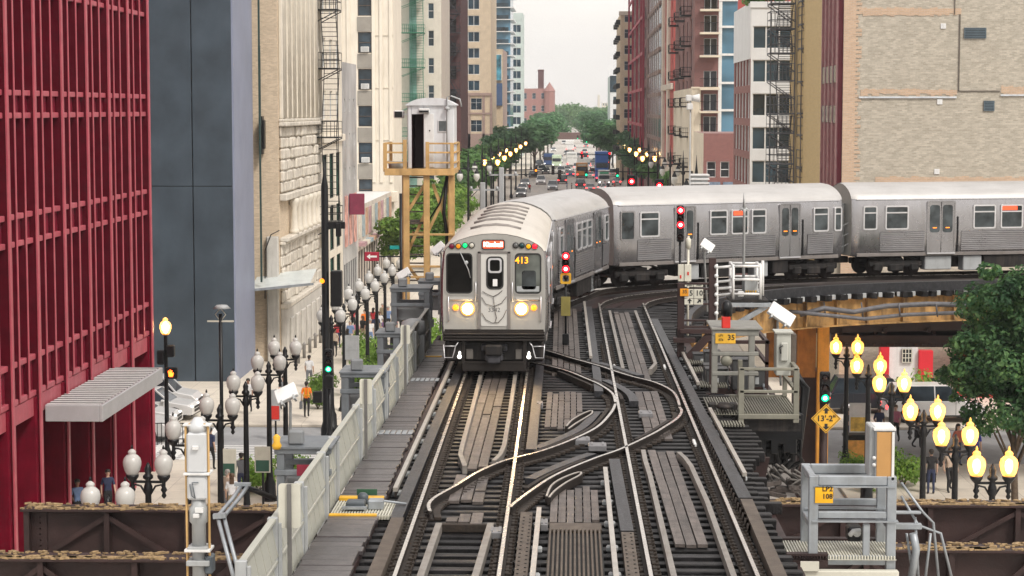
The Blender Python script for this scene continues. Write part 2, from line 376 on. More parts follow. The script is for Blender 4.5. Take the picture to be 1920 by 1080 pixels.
# ================================================================== buildings
class Bld:
    """box building with real window openings on its south (towards the camera) and street side"""
    def __init__(s, name, label, x0, x1, y0, y1, z1, wall, side, group=None, cat='building'):
        s.t = thing(name, ((x0 + x1) / 2, (y0 + y1) / 2, 0), label, cat, group)
        s.x0, s.x1, s.y0, s.y1, s.z1, s.wall, s.side = x0, x1, y0, y1, z1, wall, side
        s.win = {'S': [], 'E': [], 'W': []}; s.mb = MB()
    def P(s, f, u, v, d):
        if f == 'S': return V((s.x0 + u, s.y0 + d, v))
        if f == 'E': return V((s.x1 - d, s.y0 + u, v))
        return V((s.x0 + d, s.y0 + u, v))
    def grid(s, f, u, du, nu, w, v, dv, nv, h, style='sash', gl=None, fr=None):
        for i in range(nu):
            for j in range(nv): s.win[f].append((u + i * du, v + j * dv, w, h, style, gl or m_glass, fr or m_white))
        return s
    def face(s, f, W_, mi=0, dep=.22):
        ws = [w for w in s.win[f] if w[0] > 0 and w[0] + w[2] < W_ and w[1] + w[3] < s.z1]
        us = sorted({0.0, W_} | {round(w[0], 4) for w in ws} | {round(w[0] + w[2], 4) for w in ws})
        vs = sorted({0.0, s.z1} | {round(w[1], 4) for w in ws} | {round(w[1] + w[3], 4) for w in ws})
        for i in range(len(us) - 1):
            for j in range(len(vs) - 1):
                cu, cv = (us[i] + us[i + 1]) / 2, (vs[j] + vs[j + 1]) / 2
                if any(w[0] < cu < w[0] + w[2] and w[1] < cv < w[1] + w[3] for w in ws): continue
                s.mb.quad(s.P(f, us[i], vs[j], 0), s.P(f, us[i + 1], vs[j], 0), s.P(f, us[i + 1], vs[j + 1], 0), s.P(f, us[i], vs[j + 1], 0), mi)
        for u, v, w, h, *_ in ws:
            q = [(u, v), (u + w, v), (u + w, v + h), (u, v + h)]
            for k in range(4):
                a, b = q[k], q[(k + 1) % 4]
                s.mb.quad(s.P(f, *a, 0), s.P(f, *b, 0), s.P(f, *b, dep), s.P(f, *a, dep), mi)
        for w in ws: s.window(f, *w, dep)
    MESH = {}
    def window(s, f, u, v, w, h, style, gl, fr, dep):
        key = (round(w, 2), round(h, 2), style, gl.name, fr.name)
        me = Bld.MESH.get(key)
        if me is None:
            b = MB(); t = .06 if w < 3 else .1
            b.quad((0, .08, 0), (w, .08, 0), (w, .08, h), (0, .08, h), 1)
            for a in ((0, w, 0, t), (0, w, h - t, h), (0, t, t, h - t), (w - t, w, t, h - t)): b.box(a[0], a[1], -.02, .1, a[2], a[3], 0)
            if style == 'sash': b.box(t, w - t, .0, .09, h * .5 - .03, h * .5 + .03, 0)
            if style == 'triple':
                for q in (1, 2): b.box(w * q / 3 - .05, w * q / 3 + .05, .0, .09, t, h - t, 0)
            if style == 'pair':
                b.box(w / 2 - .05, w / 2 + .05, .0, .09, t, h - t, 0)
            if style == 'cross':
                b.box(w / 2 - .03, w / 2 + .03, .0, .09, t, h - t, 0); b.box(t, w - t, .01, .085, h * .6, h * .6 + .05, 0)
            if style == 'strip':
                n = max(2, int(w / 1.2))
                for q in range(1, n): b.box(w * q / n - .03, w * q / n + .03, .0, .09, t, h - t, 0)
            if style == 'blind': b.box(t, w - t, .03, .07, h * .45, h - t, 0)
            b.box(-.05, w + .05, -.1, -.022, -.09, -.002, 0)
            me = Bld.MESH[key] = b.mesh('window', [fr, gl])
        if f == 'S': loc = s.P(f, u, v, dep - .1); rz = 0
        elif f == 'E': loc = s.P(f, u, v, dep - .1); rz = pi / 2
        else: loc = s.P(f, u + w, v, dep - .1); rz = -pi / 2
        mpart('window', me, s.t, loc - s.t.location, (0, 0, rz))
    def done(s, extra=None):
        s.face('S', s.x1 - s.x0); s.face(s.side, s.y1 - s.y0, 1)
        x0, x1, y0, y1, z = s.x0, s.x1, s.y0, s.y1, s.z1
        o = s.mb
        if s.side == 'E': o.quad((x0, y0, 0), (x0, y0, z), (x0, y1, z), (x0, y1, 0))
        else: o.quad((x1, y0, 0), (x1, y1, 0), (x1, y1, z), (x1, y0, z))
        o.quad((x0, y1, 0), (x0, y1, z), (x1, y1, z), (x1, y1, 0)); o.quad((x0, y0, z), (x1, y0, z), (x1, y1, z), (x0, y1, z))
        part('wall', o, s.wall if isinstance(s.wall, (list, tuple)) else [s.wall, s.wall], s.t)
        return s
    def trim(s, name, rows, mt, out=.12):       # horizontal bands: (z0, z1, projection)
        b = MB()
        for r_ in rows:
            z0, z1, q = r_
            b.box(s.x0 - (q if s.side == 'W' else -.01), s.x1 + (q if s.side == 'E' else -.01), s.y0 - q, s.y0 - .003, z0, z1, 0, .02)
            if s.side == 'E': b.box(s.x1 + .003, s.x1 + q, s.y0 - .002, s.y1, z0, z1, 0, .02)
            else: b.box(s.x0 - q, s.x0 - .003, s.y0 - .002, s.y1, z0, z1, 0, .02)
        part(name, b, mt, s.t); return s
# ---- red steel building on the left
X0 = -17.1
m_redf = mat('skylit_mullion_crimson', (.44, .085, .115), .38, .0, .15, 2, .05, 20, .35, (.55, .22, .24), .3)  # pink sheen of the skylit mullion faces put into the crimson
m_redp = mat('crimson_panel', (.15, .003, .016), .45, 0, .25, 1.5, .05, 10, .4, (.05, .001, .006), .15)
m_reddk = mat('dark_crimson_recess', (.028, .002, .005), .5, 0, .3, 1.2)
rb = thing('red_steel_building', (-20, 71, 0), 'tall crimson building of closely spaced vertical steel mullions with a pale entrance canopy', 'building')
w = MB(); w.box(-40, -17.48, 40, 82, 5.6, 40); w.box(-40, -18.6, 40, 81.8, 0, 5.6, 1); part('wall', w, [m_redp, m_reddk], rb)
maj = [50.6, 54.1, 57.6, 61, 64.2, 67.7, 71.2, 74.6, 77.9, 81.6]
ZB = [(5.75, 7.1), (10.65, 11.68), (14.62, 15.5), (18.6, 19.5), (22.6, 23.5)]
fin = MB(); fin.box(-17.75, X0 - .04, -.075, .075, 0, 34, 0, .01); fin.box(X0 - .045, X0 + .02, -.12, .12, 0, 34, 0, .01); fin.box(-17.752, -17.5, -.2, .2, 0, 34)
m_web = mat('shaded_crimson_web', (.085, .002, .010), .45, 0, .2, 2, spec=.15); fin.m = [1 if 10 > p_ != 1 else 0 for p_ in fin.p]; fme = fin.mesh('mullion', [m_redf, m_web])  # web is a darker crimson copy, shade of its sides in the colour
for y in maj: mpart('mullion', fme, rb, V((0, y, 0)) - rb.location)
low = MB(); low.box(-18.6, -17.2, -.36, .36, 0, 5.7, 0, .02); lme = low.mesh('column', m_redp)
for y in maj: mpart('column', lme, rb, V((0, y + .06, 0)) - rb.location)
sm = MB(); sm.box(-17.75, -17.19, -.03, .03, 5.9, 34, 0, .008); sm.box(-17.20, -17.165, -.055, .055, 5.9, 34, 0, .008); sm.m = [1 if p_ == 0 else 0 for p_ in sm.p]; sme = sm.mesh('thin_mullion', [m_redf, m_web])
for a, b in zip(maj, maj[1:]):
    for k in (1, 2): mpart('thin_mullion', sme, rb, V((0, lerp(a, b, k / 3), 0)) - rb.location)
for i, (z0, z1) in enumerate(ZB):
    b = MB()
    for a, c in zip(maj, maj[1:]):
        for k in range(3):
            y0, y1 = lerp(a, c, k / 3) + .1, lerp(a, c, (k + 1) / 3) - .1
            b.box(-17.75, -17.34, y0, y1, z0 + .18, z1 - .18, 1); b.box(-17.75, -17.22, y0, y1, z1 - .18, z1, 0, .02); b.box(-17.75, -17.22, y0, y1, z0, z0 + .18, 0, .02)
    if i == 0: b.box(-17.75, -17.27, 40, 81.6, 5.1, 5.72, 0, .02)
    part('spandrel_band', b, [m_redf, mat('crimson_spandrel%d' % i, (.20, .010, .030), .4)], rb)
b = MB()
for k in range(7): b.box(-18.55, -18.45, 63.5 + k * 2.2, 63.62 + k * 2.2, 0, 5.1)
part('entrance_glazing_bar', b, m_grey, rb)
cn = MB(); y0, y1 = 65.0, 74.7
cn.box(-15.42, -15.30, y0, y1, 4.75, 5.3, 0, .02); cn.box(-17.2, -15.42, y0, y0 + .12, 4.75, 5.3, 0, .02); cn.box(-17.2, -15.42, y1 - .12, y1, 4.75, 5.3)
cn.box(-17.2, -15.42, y0 + .12, y1 - .12, 5.2, 5.288, 1)  # black fill paints the shaded gaps between the slats
cp = part('entrance_canopy', cn, [mat('canopy_panel', (.44, .44, .46), .35, .1, .08, 1.5, 0, 10, .25, (.4, .4, .4)), m_blacktxt], rb)
sl = MB()
for k in range(20): sl.box(-17.2, -15.42, y0 + .2 + k * .47, y0 + .38 + k * .47, 5.22, 5.302)
part('slat', sl, m_white, cp)
# ---- grey slab building
gb = thing('grey_panel_building', (-24, 112, 0), 'windowless slate grey panel building behind the parked white cars', 'building')
m_slate = mat('slate_panel', (.050, .070, .092), .5, 0, .28, .45, .08, 6, .6, (.032, .047, .064), st=(.3, .3, .12))
b = MB(); xs = [-60, XX(280, 109) - 8, XX(365, 109) - .03, XX(437, 109)]
for i in range(1, 3):
    a, c = xs[i - 1 + (1 if i == 2 else 0)] if False else xs[i - 1], xs[i]
zj = [0, ZZ(350, 109) - .03, 30]
for a, c in ((-60, XX(362, 109) - .02), (XX(363.2, 109), XX(437, 109))):
    for z0, z1 in ((0, ZZ(350.7, 109)), (ZZ(349.5, 109), 32)): b.box(a, c, 109, 109.3, z0, z1, 0, .015)
b.box(-60, XX(437, 109) - .02, 109.2, 116, 0, 31.9, 1)
part('panel_wall', b, [m_slate, m_blacktxt], gb)
b = MB(); b.box(XX(437, 109) - .02, XX(437, 109) + .1, 109.02, 115.5, 0, 32); part('side_wall', b, mat('lit_lavender_panel', (.235, .265, .365), .5, 0, .1, .3, 0, 10, .2, (.2, .22, .32)), gb)  # paler than the slate face: light on this side put into the colour
b = MB(); b.box(-17.95, -17.85, 115.6, 115.75, 5, 32); b.box(-17.96, -17.84, 115.62, 115.8, 14, 18.5); part('downpipe', b, mat('dark_green_pipe', (.02, .05, .045), .5), gb)
# ---- rusticated stone building with brick flank
m_cbrick = brick('cream_brick', (.74, .60, .44), (.55, .43, .30), (.66, .58, .48), .22, .075, (.52, .42, .31), .4, 1.4, soot=.2)
m_stone = mat('rusticated_stone', (.66, .62, .55), .85, 0, .16, 1.6, 1.0, 5, .55, (.26, .23, .19), st=(2, 2, .7))
m_stoneg = mat('grey_stone', (.58, .56, .52), .85, 0, .12, 1.2, .4, 9, .4, (.22, .21, .19))
sb = thing('stone_building', (-20, 128, 0), 'ornate pale stone building with rusticated blocks, fluted piers and a brick flank', 'building')
b = MB(); b.box(-45, -17.2, 118, 136.6, 0, 34, 0); part('wall', b, m_cbrick, sb)
b = MB()
rr = random.Random(3)
def blocks(y0, y1, z0, z1, n, rows, x=-17.2, d=.25):
    for j in range(rows):
        za, zb = lerp(z0, z1, j / rows), lerp(z0, z1, (j + 1) / rows)
        off = .5 if j % 2 else 0
        for k in range(n + 1):
            ya, yb = lerp(y0, y1, max(0, k - off) / n), lerp(y0, y1, min(n, k + 1 - off) / n)
            if yb - ya < .1: continue
            q = d + rr.uniform(-.09, .12)
            b.box(x + .002, x + q, ya + .03, yb - .03, za + .015, zb - .015, 0, .09)
yA, yB = 118.3, 136.4
blocks(yA, yB, 10.0, 13.9, 17, 6, d=.22); blocks(yA, yB, 3.5, 7.0, 17, 5, d=.16)
for z0, z1, q in ((13.9, 14.15, .5), (14.15, 14.35, .34), (9.55, 9.95, .45), (6.95, 7.15, .35), (7.15, 7.4, .55), (3.2, 3.5, .5)): b.box(-17.2, -17.2 + q, yA - .1, yB + .1, z0, z1, 0, .05)
part('rusticated_front', b, m_stone, sb)
b = MB()
for k in range(9):
    y = lerp(yA + .6, yB - .6, k / 8)
    b.box(-17.2, -16.95, y - .45, y + .45, 14.35, 34, 0, .05)
    for q in (-.26, 0, .26): b.lathe([(.10, 14.4), (.10, 34)], (-16.93, y + q, 0), 8)
for k in range(7):
    y = lerp(yA + 4, yB - 1, k / 6)
    b.lathe([(.3, 7.4), (.3, 7.6), (.22, 7.7), (.20, 9.0), (.3, 9.25), (.33, 9.55)], (-16.9, y, 0), 12)
part('fluted_pier', b, mat('carved_stone', (.70, .66, .58), .8, 0, .1, 1.5, .2, 20, .35, (.28, .26, .22)), sb)
b = MB(); b.box(-17.2, -16.75, yA, yB, 0, 3.2, 0, .05); b.box(-17.9, -17.21, 117.6, 118, 0, 7.5, 0, .05)
for k in range(7): b.box(-16.75, -16.6, 119 + k * 2.4, 120.4 + k * 2.4, .2, 2.6, 0, .04)
part('base_course', b, m_stoneg, sb)
b = MB(); b.tube([W(497, 560, 117.5), W(497, 470, 117.5), W(508, 440, 117.5), W(524, 432, 117.5)], .03); part('conduit', b, m_black, sb)
aw = MB(); aw.obox(W(532, 524, 117.0), (1.72, 0, .18), (.0, 1.5, .30), (0, 0, .04)); aw.obox(W(532, 538, 115.4), (1.72, 0, .18), (0, .03, 0), (0, 0, .07), 1)
part('glass_awning', aw, [mat('awning_glass', (.66, .72, .72), .2, 0, .1, 2), m_galv], sb)
b = MB(); b.box(-18.2, -17.9, 117.3, 117.9, 12.6, 14.3, 0, .05); b.box(-18.1, -18.0, 117.2, 117.9, 12.3, 14.5); part('wall_lantern', b, m_black, sb)
# ---- cream and green glass corner building beyond it
m_terra = mat('cream_terracotta', (.80, .74, .64), .7, 0, .07, .6, .1, 12, .3, (.40, .34, .26), st=(1.6, 1.6, .25))
m_green_gl = glass('green_shop_glass', (.03, .14, .10), .7, .1, .5)
c3 = Bld('cream_building', 'cream building with green glass lower floors behind the iron fire escape', -30, -17.1, 137.2, 150, 40, [m_terra, m_terra], 'E')
c3.grid('E', 1, 3.9, 3, 2.9, 1.2, 3.7, 3, 3.2, 'strip', m_green_gl, m_black).grid('E', 1.4, 3.9, 3, 1.6, 14.2, 3.6, 6, 2.0, 'sash').done()
c3.trim('string_course', [(12.6, 13.1, .25), (0, .9, .08)], m_terra)
m_refl = mat('reflective_poster_wall', (.50, .50, .50), .35, 0, .3, .35, 0, 10, .4, (.25, .27, .30), st=(1.2, 1.2, .3))
c4 = Bld('grey_shop_building', 'pale grey shop building with small windows and coloured posters near the globe lamps', -30, -17.1, 150.2, 160, 18.4, [m_refl, m_refl], 'E')
c4.grid('E', 1.2, 3.2, 3, .8, 9.5, 2.6, 3, 1.0, 'plain', m_glassd).grid('E', .5, 1.55, 6, 1.3, .3, 3.4, 1, 3.0, 'plain', m_glass, m_black).done()
b = MB()
for k, c in enumerate(range(3)): b.box(-17.08, -17.0, 151.2 + k * 3, 152.8 + k * 3, 4.6, 8.4)
part('poster', b, mat('poster_print', (.75, .35, .3), .6, 0, .6, 1.4), c4.t)
b = MB(); b.box(-17.05, -15.9, 154, 154.2, 6.9, 8.5, 0, .02); part('hanging_banner', b, mat('maroon_banner', (.22, .03, .07), .6), c4.t)
c5b = Bld('low_retail_row', 'low white retail row with coloured banners and awnings along the left pavement', -30, -17.1, 160.2, 190.8, 7.2, [m_white, mat('retail_front', (.62, .56, .50), .7, 0, .2, .5)], 'E')
c5b.grid('E', .6, 2.1, 14, 1.7, .4, 3.4, 1, 3.2, 'plain', m_glassd, m_black).done()
b = MB()
for k in range(11):
    b.box(-17.09, -16.6, 161 + k * 2.7, 162.9 + k * 2.7, 4.0, 4.3, k % 4); b.box(-17.09, -17.0, 161 + k * 2.7, 162.4 + k * 2.7, 4.6, 6.8, (k + 1) % 4)
part('shop_banner', b, [mat('banner_%s' % n, c, .6, 0, .3, 2) for n, c in (('pink', (.48, .30, .33)), ('cream', (.66, .62, .54)), ('blue', (.34, .42, .46)), ('orange', (.55, .34, .24)))], c5b.t)
sg = thing('arrow_sign', W(697, 481, 125), 'maroon sign with a white arrow pointing left above the globe lamps', 'sign')
b = MB(); p = W(697, 481, 125); b.box(p.x - .45, p.x + .45, p.y, p.y + .08, p.z - .28, p.z + .28, 0, .02); b.box(p.x + .46, p.x + 3.6, p.y + .02, p.y + .06, p.z - .04, p.z + .04, 1); part('panel', b, [mat('maroon_sign', (.36, .01, .04), .5), m_black], sg)
b = MB(); b.prism([(-.32, 0), (-.1, .17), (-.1, .06), (.32, .06), (.32, -.06), (-.1, -.06), (-.1, -.17)], p + V((0, -.006, 0)), (1, 0, 0), (0, 0, 1), (0, .004, 0)); part('arrow', b, m_whitetxt, sg)
b = MB(); b.box(p.x + 3.5, p.x + 3.64, p.y - .03, p.y + .11, 0, p.z + .1, 0, .02); part('post', b, m_black, sg)
m_brnf = mat('dark_brown_frame', (.10, .075, .06), .5)
# ---- terracotta tower with a column of windows
c5 = Bld('terracotta_tower', 'cream terracotta tower with one grey column of air conditioned windows', -30, -16.9, 191, 200, 40, [m_terra, m_terra], 'E')
for k in range(9): c5.win['S'].append((XX(673, 191) + 30, ZZ(375, 191) + 3.45 * k, 1.3, 1.95, 'sash', m_glass, m_brnf))
c5.done()
b = MB()
for k in range(9):
    z = ZZ(375, 191) + 3.45 * k
    b.box(XX(672, 191), XX(699, 191), 190.93, 190.995, z + 2.0, z + 3.36)
part('spandrel', b, mat('grey_spandrel', (.30, .28, .25), .8, 0, .15, 1), c5.t)
b = MB()
for px in (641, 655, 702, 716, 734):
    x = XX(px, 191); b.box(x - .16, x + .16, 190.85, 190.99, 8, 40, 0, .04)
for z in (12, 16.9, 21.8): b.box(XX(701, 191) + .2, -16.88, 190.9, 190.98, z, z + .05)
b.box(-24, -16.5, 190.4, 190.98, 6.2, 7.2, 0, .05)
part('pier', b, m_terra, c5.t)
ac = MB(); ac.box(0, .75, -.45, .1, 0, .5, 0, .03)
for k in range(6): ac.box(.06, .69, -.462, -.45, .06 + k * .07, .09 + k * .07, 1)
acm = ac.mesh('air_conditioner', [m_white, m_grey])
for k in range(1, 9):
    if k % 3 != 2: mpart('air_conditioner', acm, c5.t, V((XX(673, 191) + .3, 191.1, ZZ(375, 191) + 3.45 * k + .07)) - c5.t.location)
# ---- further left-hand blocks
m_glz = mat('cream_glazed_brick', (.70, .66, .58), .6, 0, .08, 1, .1, 10, .2, (.5, .46, .4))
c6 = Bld('cream_brick_block', 'cream glazed block with planted windows behind the green scaffold', -30, -17.0, 262, 280, 60, [m_glz, m_glz], 'E')
c6.grid('S', XX(804, 262) + 30, 1.6, 2, .75, 2, 3.5, 15, 2.0, 'sash', m_glassb).done()
m_dkbrick = brick('dark_red_brick', (.13, .045, .045), (.09, .035, .035), (.12, .08, .08), .3, .1, None)
c7 = Bld('dark_brick_block', 'dark red brick block hung with black fire stairs', -30, -17.1, 309, 330, 60, [m_dkbrick, m_dkbrick], 'E')
c7.grid('S', 30 - 20.4, 1.7, 2, .9, 2, 3.5, 15, 2.0, 'sash', m_glassd, m_black).done()
m_tanb = mat('tan_brick', (.60, .50, .37), .85, 0, .1, .8, .2, 8, .15, (.35, .26, .18)); m_brnb = mat('brown_base_stone', (.34, .25, .22), .85, 0, .1, .8)
c8 = Bld('tan_apartment_block', 'tan apartment block with white framed triple windows over a brown base', -45, -17.0, 420, 450, 48, [m_tanb, m_tanb], 'E')
for k in range(7): c8.win['S'].append((XX(868, 420) + 45, ZZ(170, 420) + 3.33 * k, 3.5, 2.1, 'triple', m_glassb, m_white))
for z in (ZZ(247, 420), ZZ(206, 420)): c8.win['S'].append((XX(883, 420) + 45, z, 2.3, 2.4, 'cross', m_glassb, m_white)); c8.win['S'].append((XX(862, 420) + 45, z, 1.6, 2.4, 'cross', m_glassb, m_white))
c8.done()
b = MB(); z = ZZ(176, 420); x = -17.0
b.box(-45, x + .1, 419.8, 419.99, 0, ZZ(250, 420) - .1); b.box(-45, x + .2, 419.7, 419.99, z - .4, z + .2, 0, .05); b.box(-45, x + .2, 419.75, 419.99, ZZ(212, 420) - .25, ZZ(212, 420) + .1)
for px in (865, 880, 907, 921): b.box(XX(px, 420) - .25, XX(px, 420) + .25, 419.8, 419.985, 0, z - .4)
part('base_trim', b, m_brnb, c8.t)
m_blu = glass('blue_curtain_wall', (.10, .22, .32), .5, .12, .12)
c9 = Bld('blue_glass_tower', 'tall blue glass apartment tower with white floor slabs and balconies', -40, XX(957, 520), 520, 545, 75, [m_blu, m_blu], 'E')
c9.done()
b = MB()
for k in range(24):
    z = 4 + 3.05 * k; b.box(-40, c9.x1 + .2, 519.5, 520 - .01, z, z + .28); 
    b.box(c9.x1 - 4.2, c9.x1 - .4, 518.3, 519.49, z, z + .2)
    b.box(c9.x1 + .005, c9.x1 + .9, 520.5, 541, z, z + .25)
part('floor_slab', b, m_white, c9.t)
b = MB()
for k in range(24):
    z = 4 + 3.05 * k; b.box(c9.x1 - 4.2, c9.x1 - .4, 518.3, 518.36, z + .2, z + 1.2)
part('balcony_glass', b, m_glassb, c9.t)
c10 = Bld('billboard_building', 'narrow brown building carrying a tall blue billboard', -40, XX(943, 470), 470, 500, ZZ(92, 470), [m_tanb, m_brnb], 'E'); c10.done()
b = MB(); b.box(XX(922, 470), XX(940, 470), 469.4, 469.9, ZZ(150, 470), ZZ(103, 470), 0); b.box(XX(921.5, 470), XX(941, 470), 469.5, 469.95, ZZ(151, 470), ZZ(102, 470), 1); b.box(XX(922, 470), XX(942, 470), 469.4, 469.95, ZZ(198, 470), ZZ(156, 470), 2)
part('billboard', b, [mat('billboard_print', (.07, .30, .42), .4, 0, .8, .6), m_white, mat('billboard_blue', (.06, .12, .26), .5, 0, .2, .3)], c10.t)
m_lg = mat('pale_green_panel', (.50, .58, .56), .6, 0, .1, .5)
c11 = Bld('pale_green_tower', 'slim pale green tower with stacked corner windows', -40, XX(980, 640), 640, 660, 45, [m_lg, m_lg], 'E')
c11.grid('S', XX(961, 640) + 40, 4, 1, 2.6, 3, 3.6, 11, 2.3, 'pair', m_glassb, m_white).grid('E', 1, 4, 4, 2.6, 3, 3.6, 11, 2.3, 'pair', m_glassb, m_white).done()
m_pink = brick('hazy_red_brick', (.36, .17, .15), (.30, .14, .13), (.35, .22, .2), .5, .2, None)
c12 = Bld('brick_school_building', 'distant red brick building with a chimney and a pointed turret', XX(985, 900) - 8, XX(1030, 900), 900, 930, ZZ(166, 900), [m_pink, m_pink], 'E')
c12.grid('S', 7, 4, 4, 1.6, 3, 5.5, 4, 2.6, 'sash', m_glassb).done()
b = MB(); b.box(XX(1008, 900), XX(1019, 900), 905, 908, 10, ZZ(131, 900), 0, .1); b.box(XX(1007.4, 900), XX(1019.6, 900), 904.8, 908.2, ZZ(133, 900), ZZ(130, 900), 0, .1); part('chimney', b, m_dkbrick, c12.t)
b = MB(); x = XX(1030, 900); b.lathe([(2.4, 0), (2.4, ZZ(172, 900)), (2.7, ZZ(172, 900) + .2), (.05, ZZ(154, 900))], (x, 900, 0), 8, 0, False); part('turret', b, [m_pink], c12.t)
# ---- right-hand side: big brick wall
m_bigb = brick('pale_common_brick', (.57, .52, .43), (.37, .335, .27), (.49, .465, .41), .26, .085, (.36, .325, .265), .55, 2.6, st=(.8, .8, 1.6), soot=.5)
m_org = brick('orange_patch_brick', (.62, .44, .30), (.50, .35, .24), (.55, .47, .39), .26, .085, (.50, .38, .28), .5, 2.0, st=(1, 1, 2.2))
D = 106; bw = thing('brick_party_wall_building', (30, 115, 0), 'huge blank pale brick wall with orange brick edges behind the rear train cars', 'building')
xL = XX(1578, D)
b = MB(); b.box(xL, 60, D, 125, 0, 34); part('wall', b, m_bigb, bw)
b = MB(); b.box(xL - .02, XX(1600, D), D - .03, D - .003, 0, 34)
rr = random.Random(5)
for k in range(150): z = k * .225; b.box(XX(1600, D), XX(1600, D) + rr.choice((.1, .22, .3, .16)), D - .028, D - .003, z, z + .15)
def ragged(px0, px1, py0, py1):
    n = 26
    for k in range(n):
        a, c = lerp(px0, px1, k / n), lerp(px0, px1, (k + 1) / n)
        b.box(XX(a, D), XX(c, D), D - .026, D - .003, ZZ(py1 + rr.uniform(-3, 4), D), ZZ(py0 + rr.uniform(-2, 2), D))
ragged(1605, 1795, 16, 28); ragged(1610, 1790, 168, 178); ragged(1872, 1990, 162, 178); ragged(1640, 1990, 331, 345)
part('orange_brick_patch', b, m_org, bw)
b = MB()
for a, c, y in ((1607, 1789, 182), (1871, 1990, 178)): b.box(XX(a, D), XX(c, D), D - .09, D - .035, ZZ(y + 2.5, D), ZZ(y - 1, D), 0, .01)
part('flashing_strip', b, mat('pale_flashing', (.62, .66, .70), .35, .4), bw)
for px0, px1, y0, y1 in ((1801, 1842, 53, 73), (1840, 1860, 189, 208)):
    b = MB(); xa, xc, za, zc = XX(px0, D), XX(px1, D), ZZ(y1, D), ZZ(y0, D)
    b.box(xa, xc, D - .03, D - .003, za, zc, 0)
    n = 6
    for k in range(n + 1): b.box(xa, xc, D - .08, D - .03, lerp(za, zc - .05, k / n), lerp(za, zc - .05, k / n) + .05, 1)
    for x in (xa, xc - .04): b.box(x, x + .04, D - .082, D - .031, za, zc, 1)
    part('vent_louvre', b, [m_blacktxt, mat('slate_louvre', (.10, .14, .17), .5)], bw)
b = MB(); x = XX(1792, D); b.box(x, x + .05, D - .07, D - .005, ZZ(170, D), ZZ(28, D)); x = XX(1782, D); b.box(x, x + .04, D - .07, D - .035, ZZ(28, D), 24); b.box(XX(1792, D), XX(1870, D), D - .05, D - .005, ZZ(172, D), ZZ(170, D))
part('wall_conduit', b, mat('brown_conduit', (.14, .12, .10), .6), bw)
b = MB()
for px, py in ((1762, 50), (1758, 191), (1755, 321)): b.box(XX(px - 5, D), XX(px + 5, D), D - .05, D - .003, ZZ(py + 5, D), ZZ(py - 5, D), 0, .01)
part('white_plate', b, m_white, bw)
# maroon and yellow street front of the same corner
m_ybrick = brick('yellow_brick', (.66, .49, .23), (.54, .39, .18), (.55, .45, .28), .22, .08, None)
yb = thing('yellow_brick_building', (20, 120, 0), 'yellow brick building with a maroon panelled bay beside the blank brick wall', 'building')
b = MB(); b.box(14.02, 40, 125.01, 131.5, 0, 34); b.box(14.02 - .05, 14.03, 113.2, 125, 0, 34); part('wall', b, m_ybrick, yb)
b = MB(); b.box(13.75, 14.01, 106.3, 113.1, 3.5, 34)
for k in range(5): b.box(13.66, 13.75, 106.4 + k * 1.6, 106.52 + k * 1.6, 3.5, 34, 1)
for z in (9.0, 14.2, 16.3, 21.0): b.box(13.70, 13.74, 106.6, 113, z, z + .9, 2)
part('maroon_bay', b, [mat('maroon_panel', (.16, .015, .03), .45, 0, .15, 1), mat('pinkish_mullion', (.45, .25, .25), .4), m_glassb], yb)
b = MB(); b.box(13.3, 14.0, 106.0, 113.3, 9.9, 10.3, 0, .05); b.box(13.45, 14.0, 106.15, 113.2, 9.0, 9.9, 0, .05); b.box(13.6, 14.0, 106.2, 113.2, 5, 9.0); part('bay_cornice', b, mat('weathered_bay_stone', (.36, .33, .27), .8, 0, .2, 1.5), yb)
b = MB()
for k in range(12): b.box(13.85, 13.96, 125.0 + k * .52, 125.28 + k * .52, 0, 34)
part('vertical_cladding', b, mat('ochre_cladding', (.68, .52, .27), .6, 0, .1, 1), yb)
# white building with brick side
m_wcl = mat('white_cladding', (.72, .74, .76), .5, 0, .06, .6, 0, 10, .15, (.5, .5, .52)); m_rbk = brick('red_brown_brick', (.27, .11, .10), (.22, .09, .08), (.26, .16, .15), .25, .09, None)
c13 = Bld('white_clad_building', 'white clad building with red brown brick side and roof planting', 13.0, 19, 150, 165.5, 22.6, [m_wcl, m_rbk], 'W')
for k in range(8): c13.win['S'].append((.15, ZZ(345, 150) + .1 + 2.46 * k, 2.9, 1.65, 'triple', m_glassb, m_white))
for k in range(7): c13.grid('W', .9, 2.8, 5, 2.2, ZZ(345, 155) + .1 + 2.46 * k, 9, 1, 1.9, 'pair', m_grey, m_white)
c13.done()
b = MB(); b.box(12.95, 12.995, 150.02, 165.4, 18.6, 22.7); b.box(12.9, 19, 149.9, 149.99, 22.3, 22.75, 0, .02); part('parapet', b, m_wcl, c13.t)
# brown balcony tower and glass neighbour
m_bstone = mat('beige_stone', (.64, .57, .46), .8, 0, .1, .8); m_bbrick = brick('plum_brick', (.21, .09, .085), (.17, .075, .07), (.2, .13, .12), .3, .1, None)
DB = 210
c14 = Bld('balcony_tower', 'plum brick apartment tower with stacked recessed balconies over a beige stone base', XX(1300, DB), XX(1344, DB), DB, 250, 45, [m_bbrick, m_bbrick], 'W')
zb = [ZZ(y, DB) for y in (313, 250, 208, 165, 104, 61, 18, -25, -68)]
for z in zb: c14.win['S'].append((XX(1317, DB) - c14.x0, z, XX(1342, DB) - XX(1317, DB), 1.75, 'pair', m_glassd, m_grey))
for k in range(9):
    for u in (4, 12, 20, 28): c14.win['W'].append((u, 3 + k * 3.2, 2.2, 2.2, 'pair', m_glassd, m_grey))
c14.done()
b = MB()
for z in zb: b.box(XX(1309, DB), XX(1344, DB) + .1, DB - 1.2, DB - .01, z - .22, z - .02)
part('balcony_slab', b, m_bstone, c14.t)
b = MB()
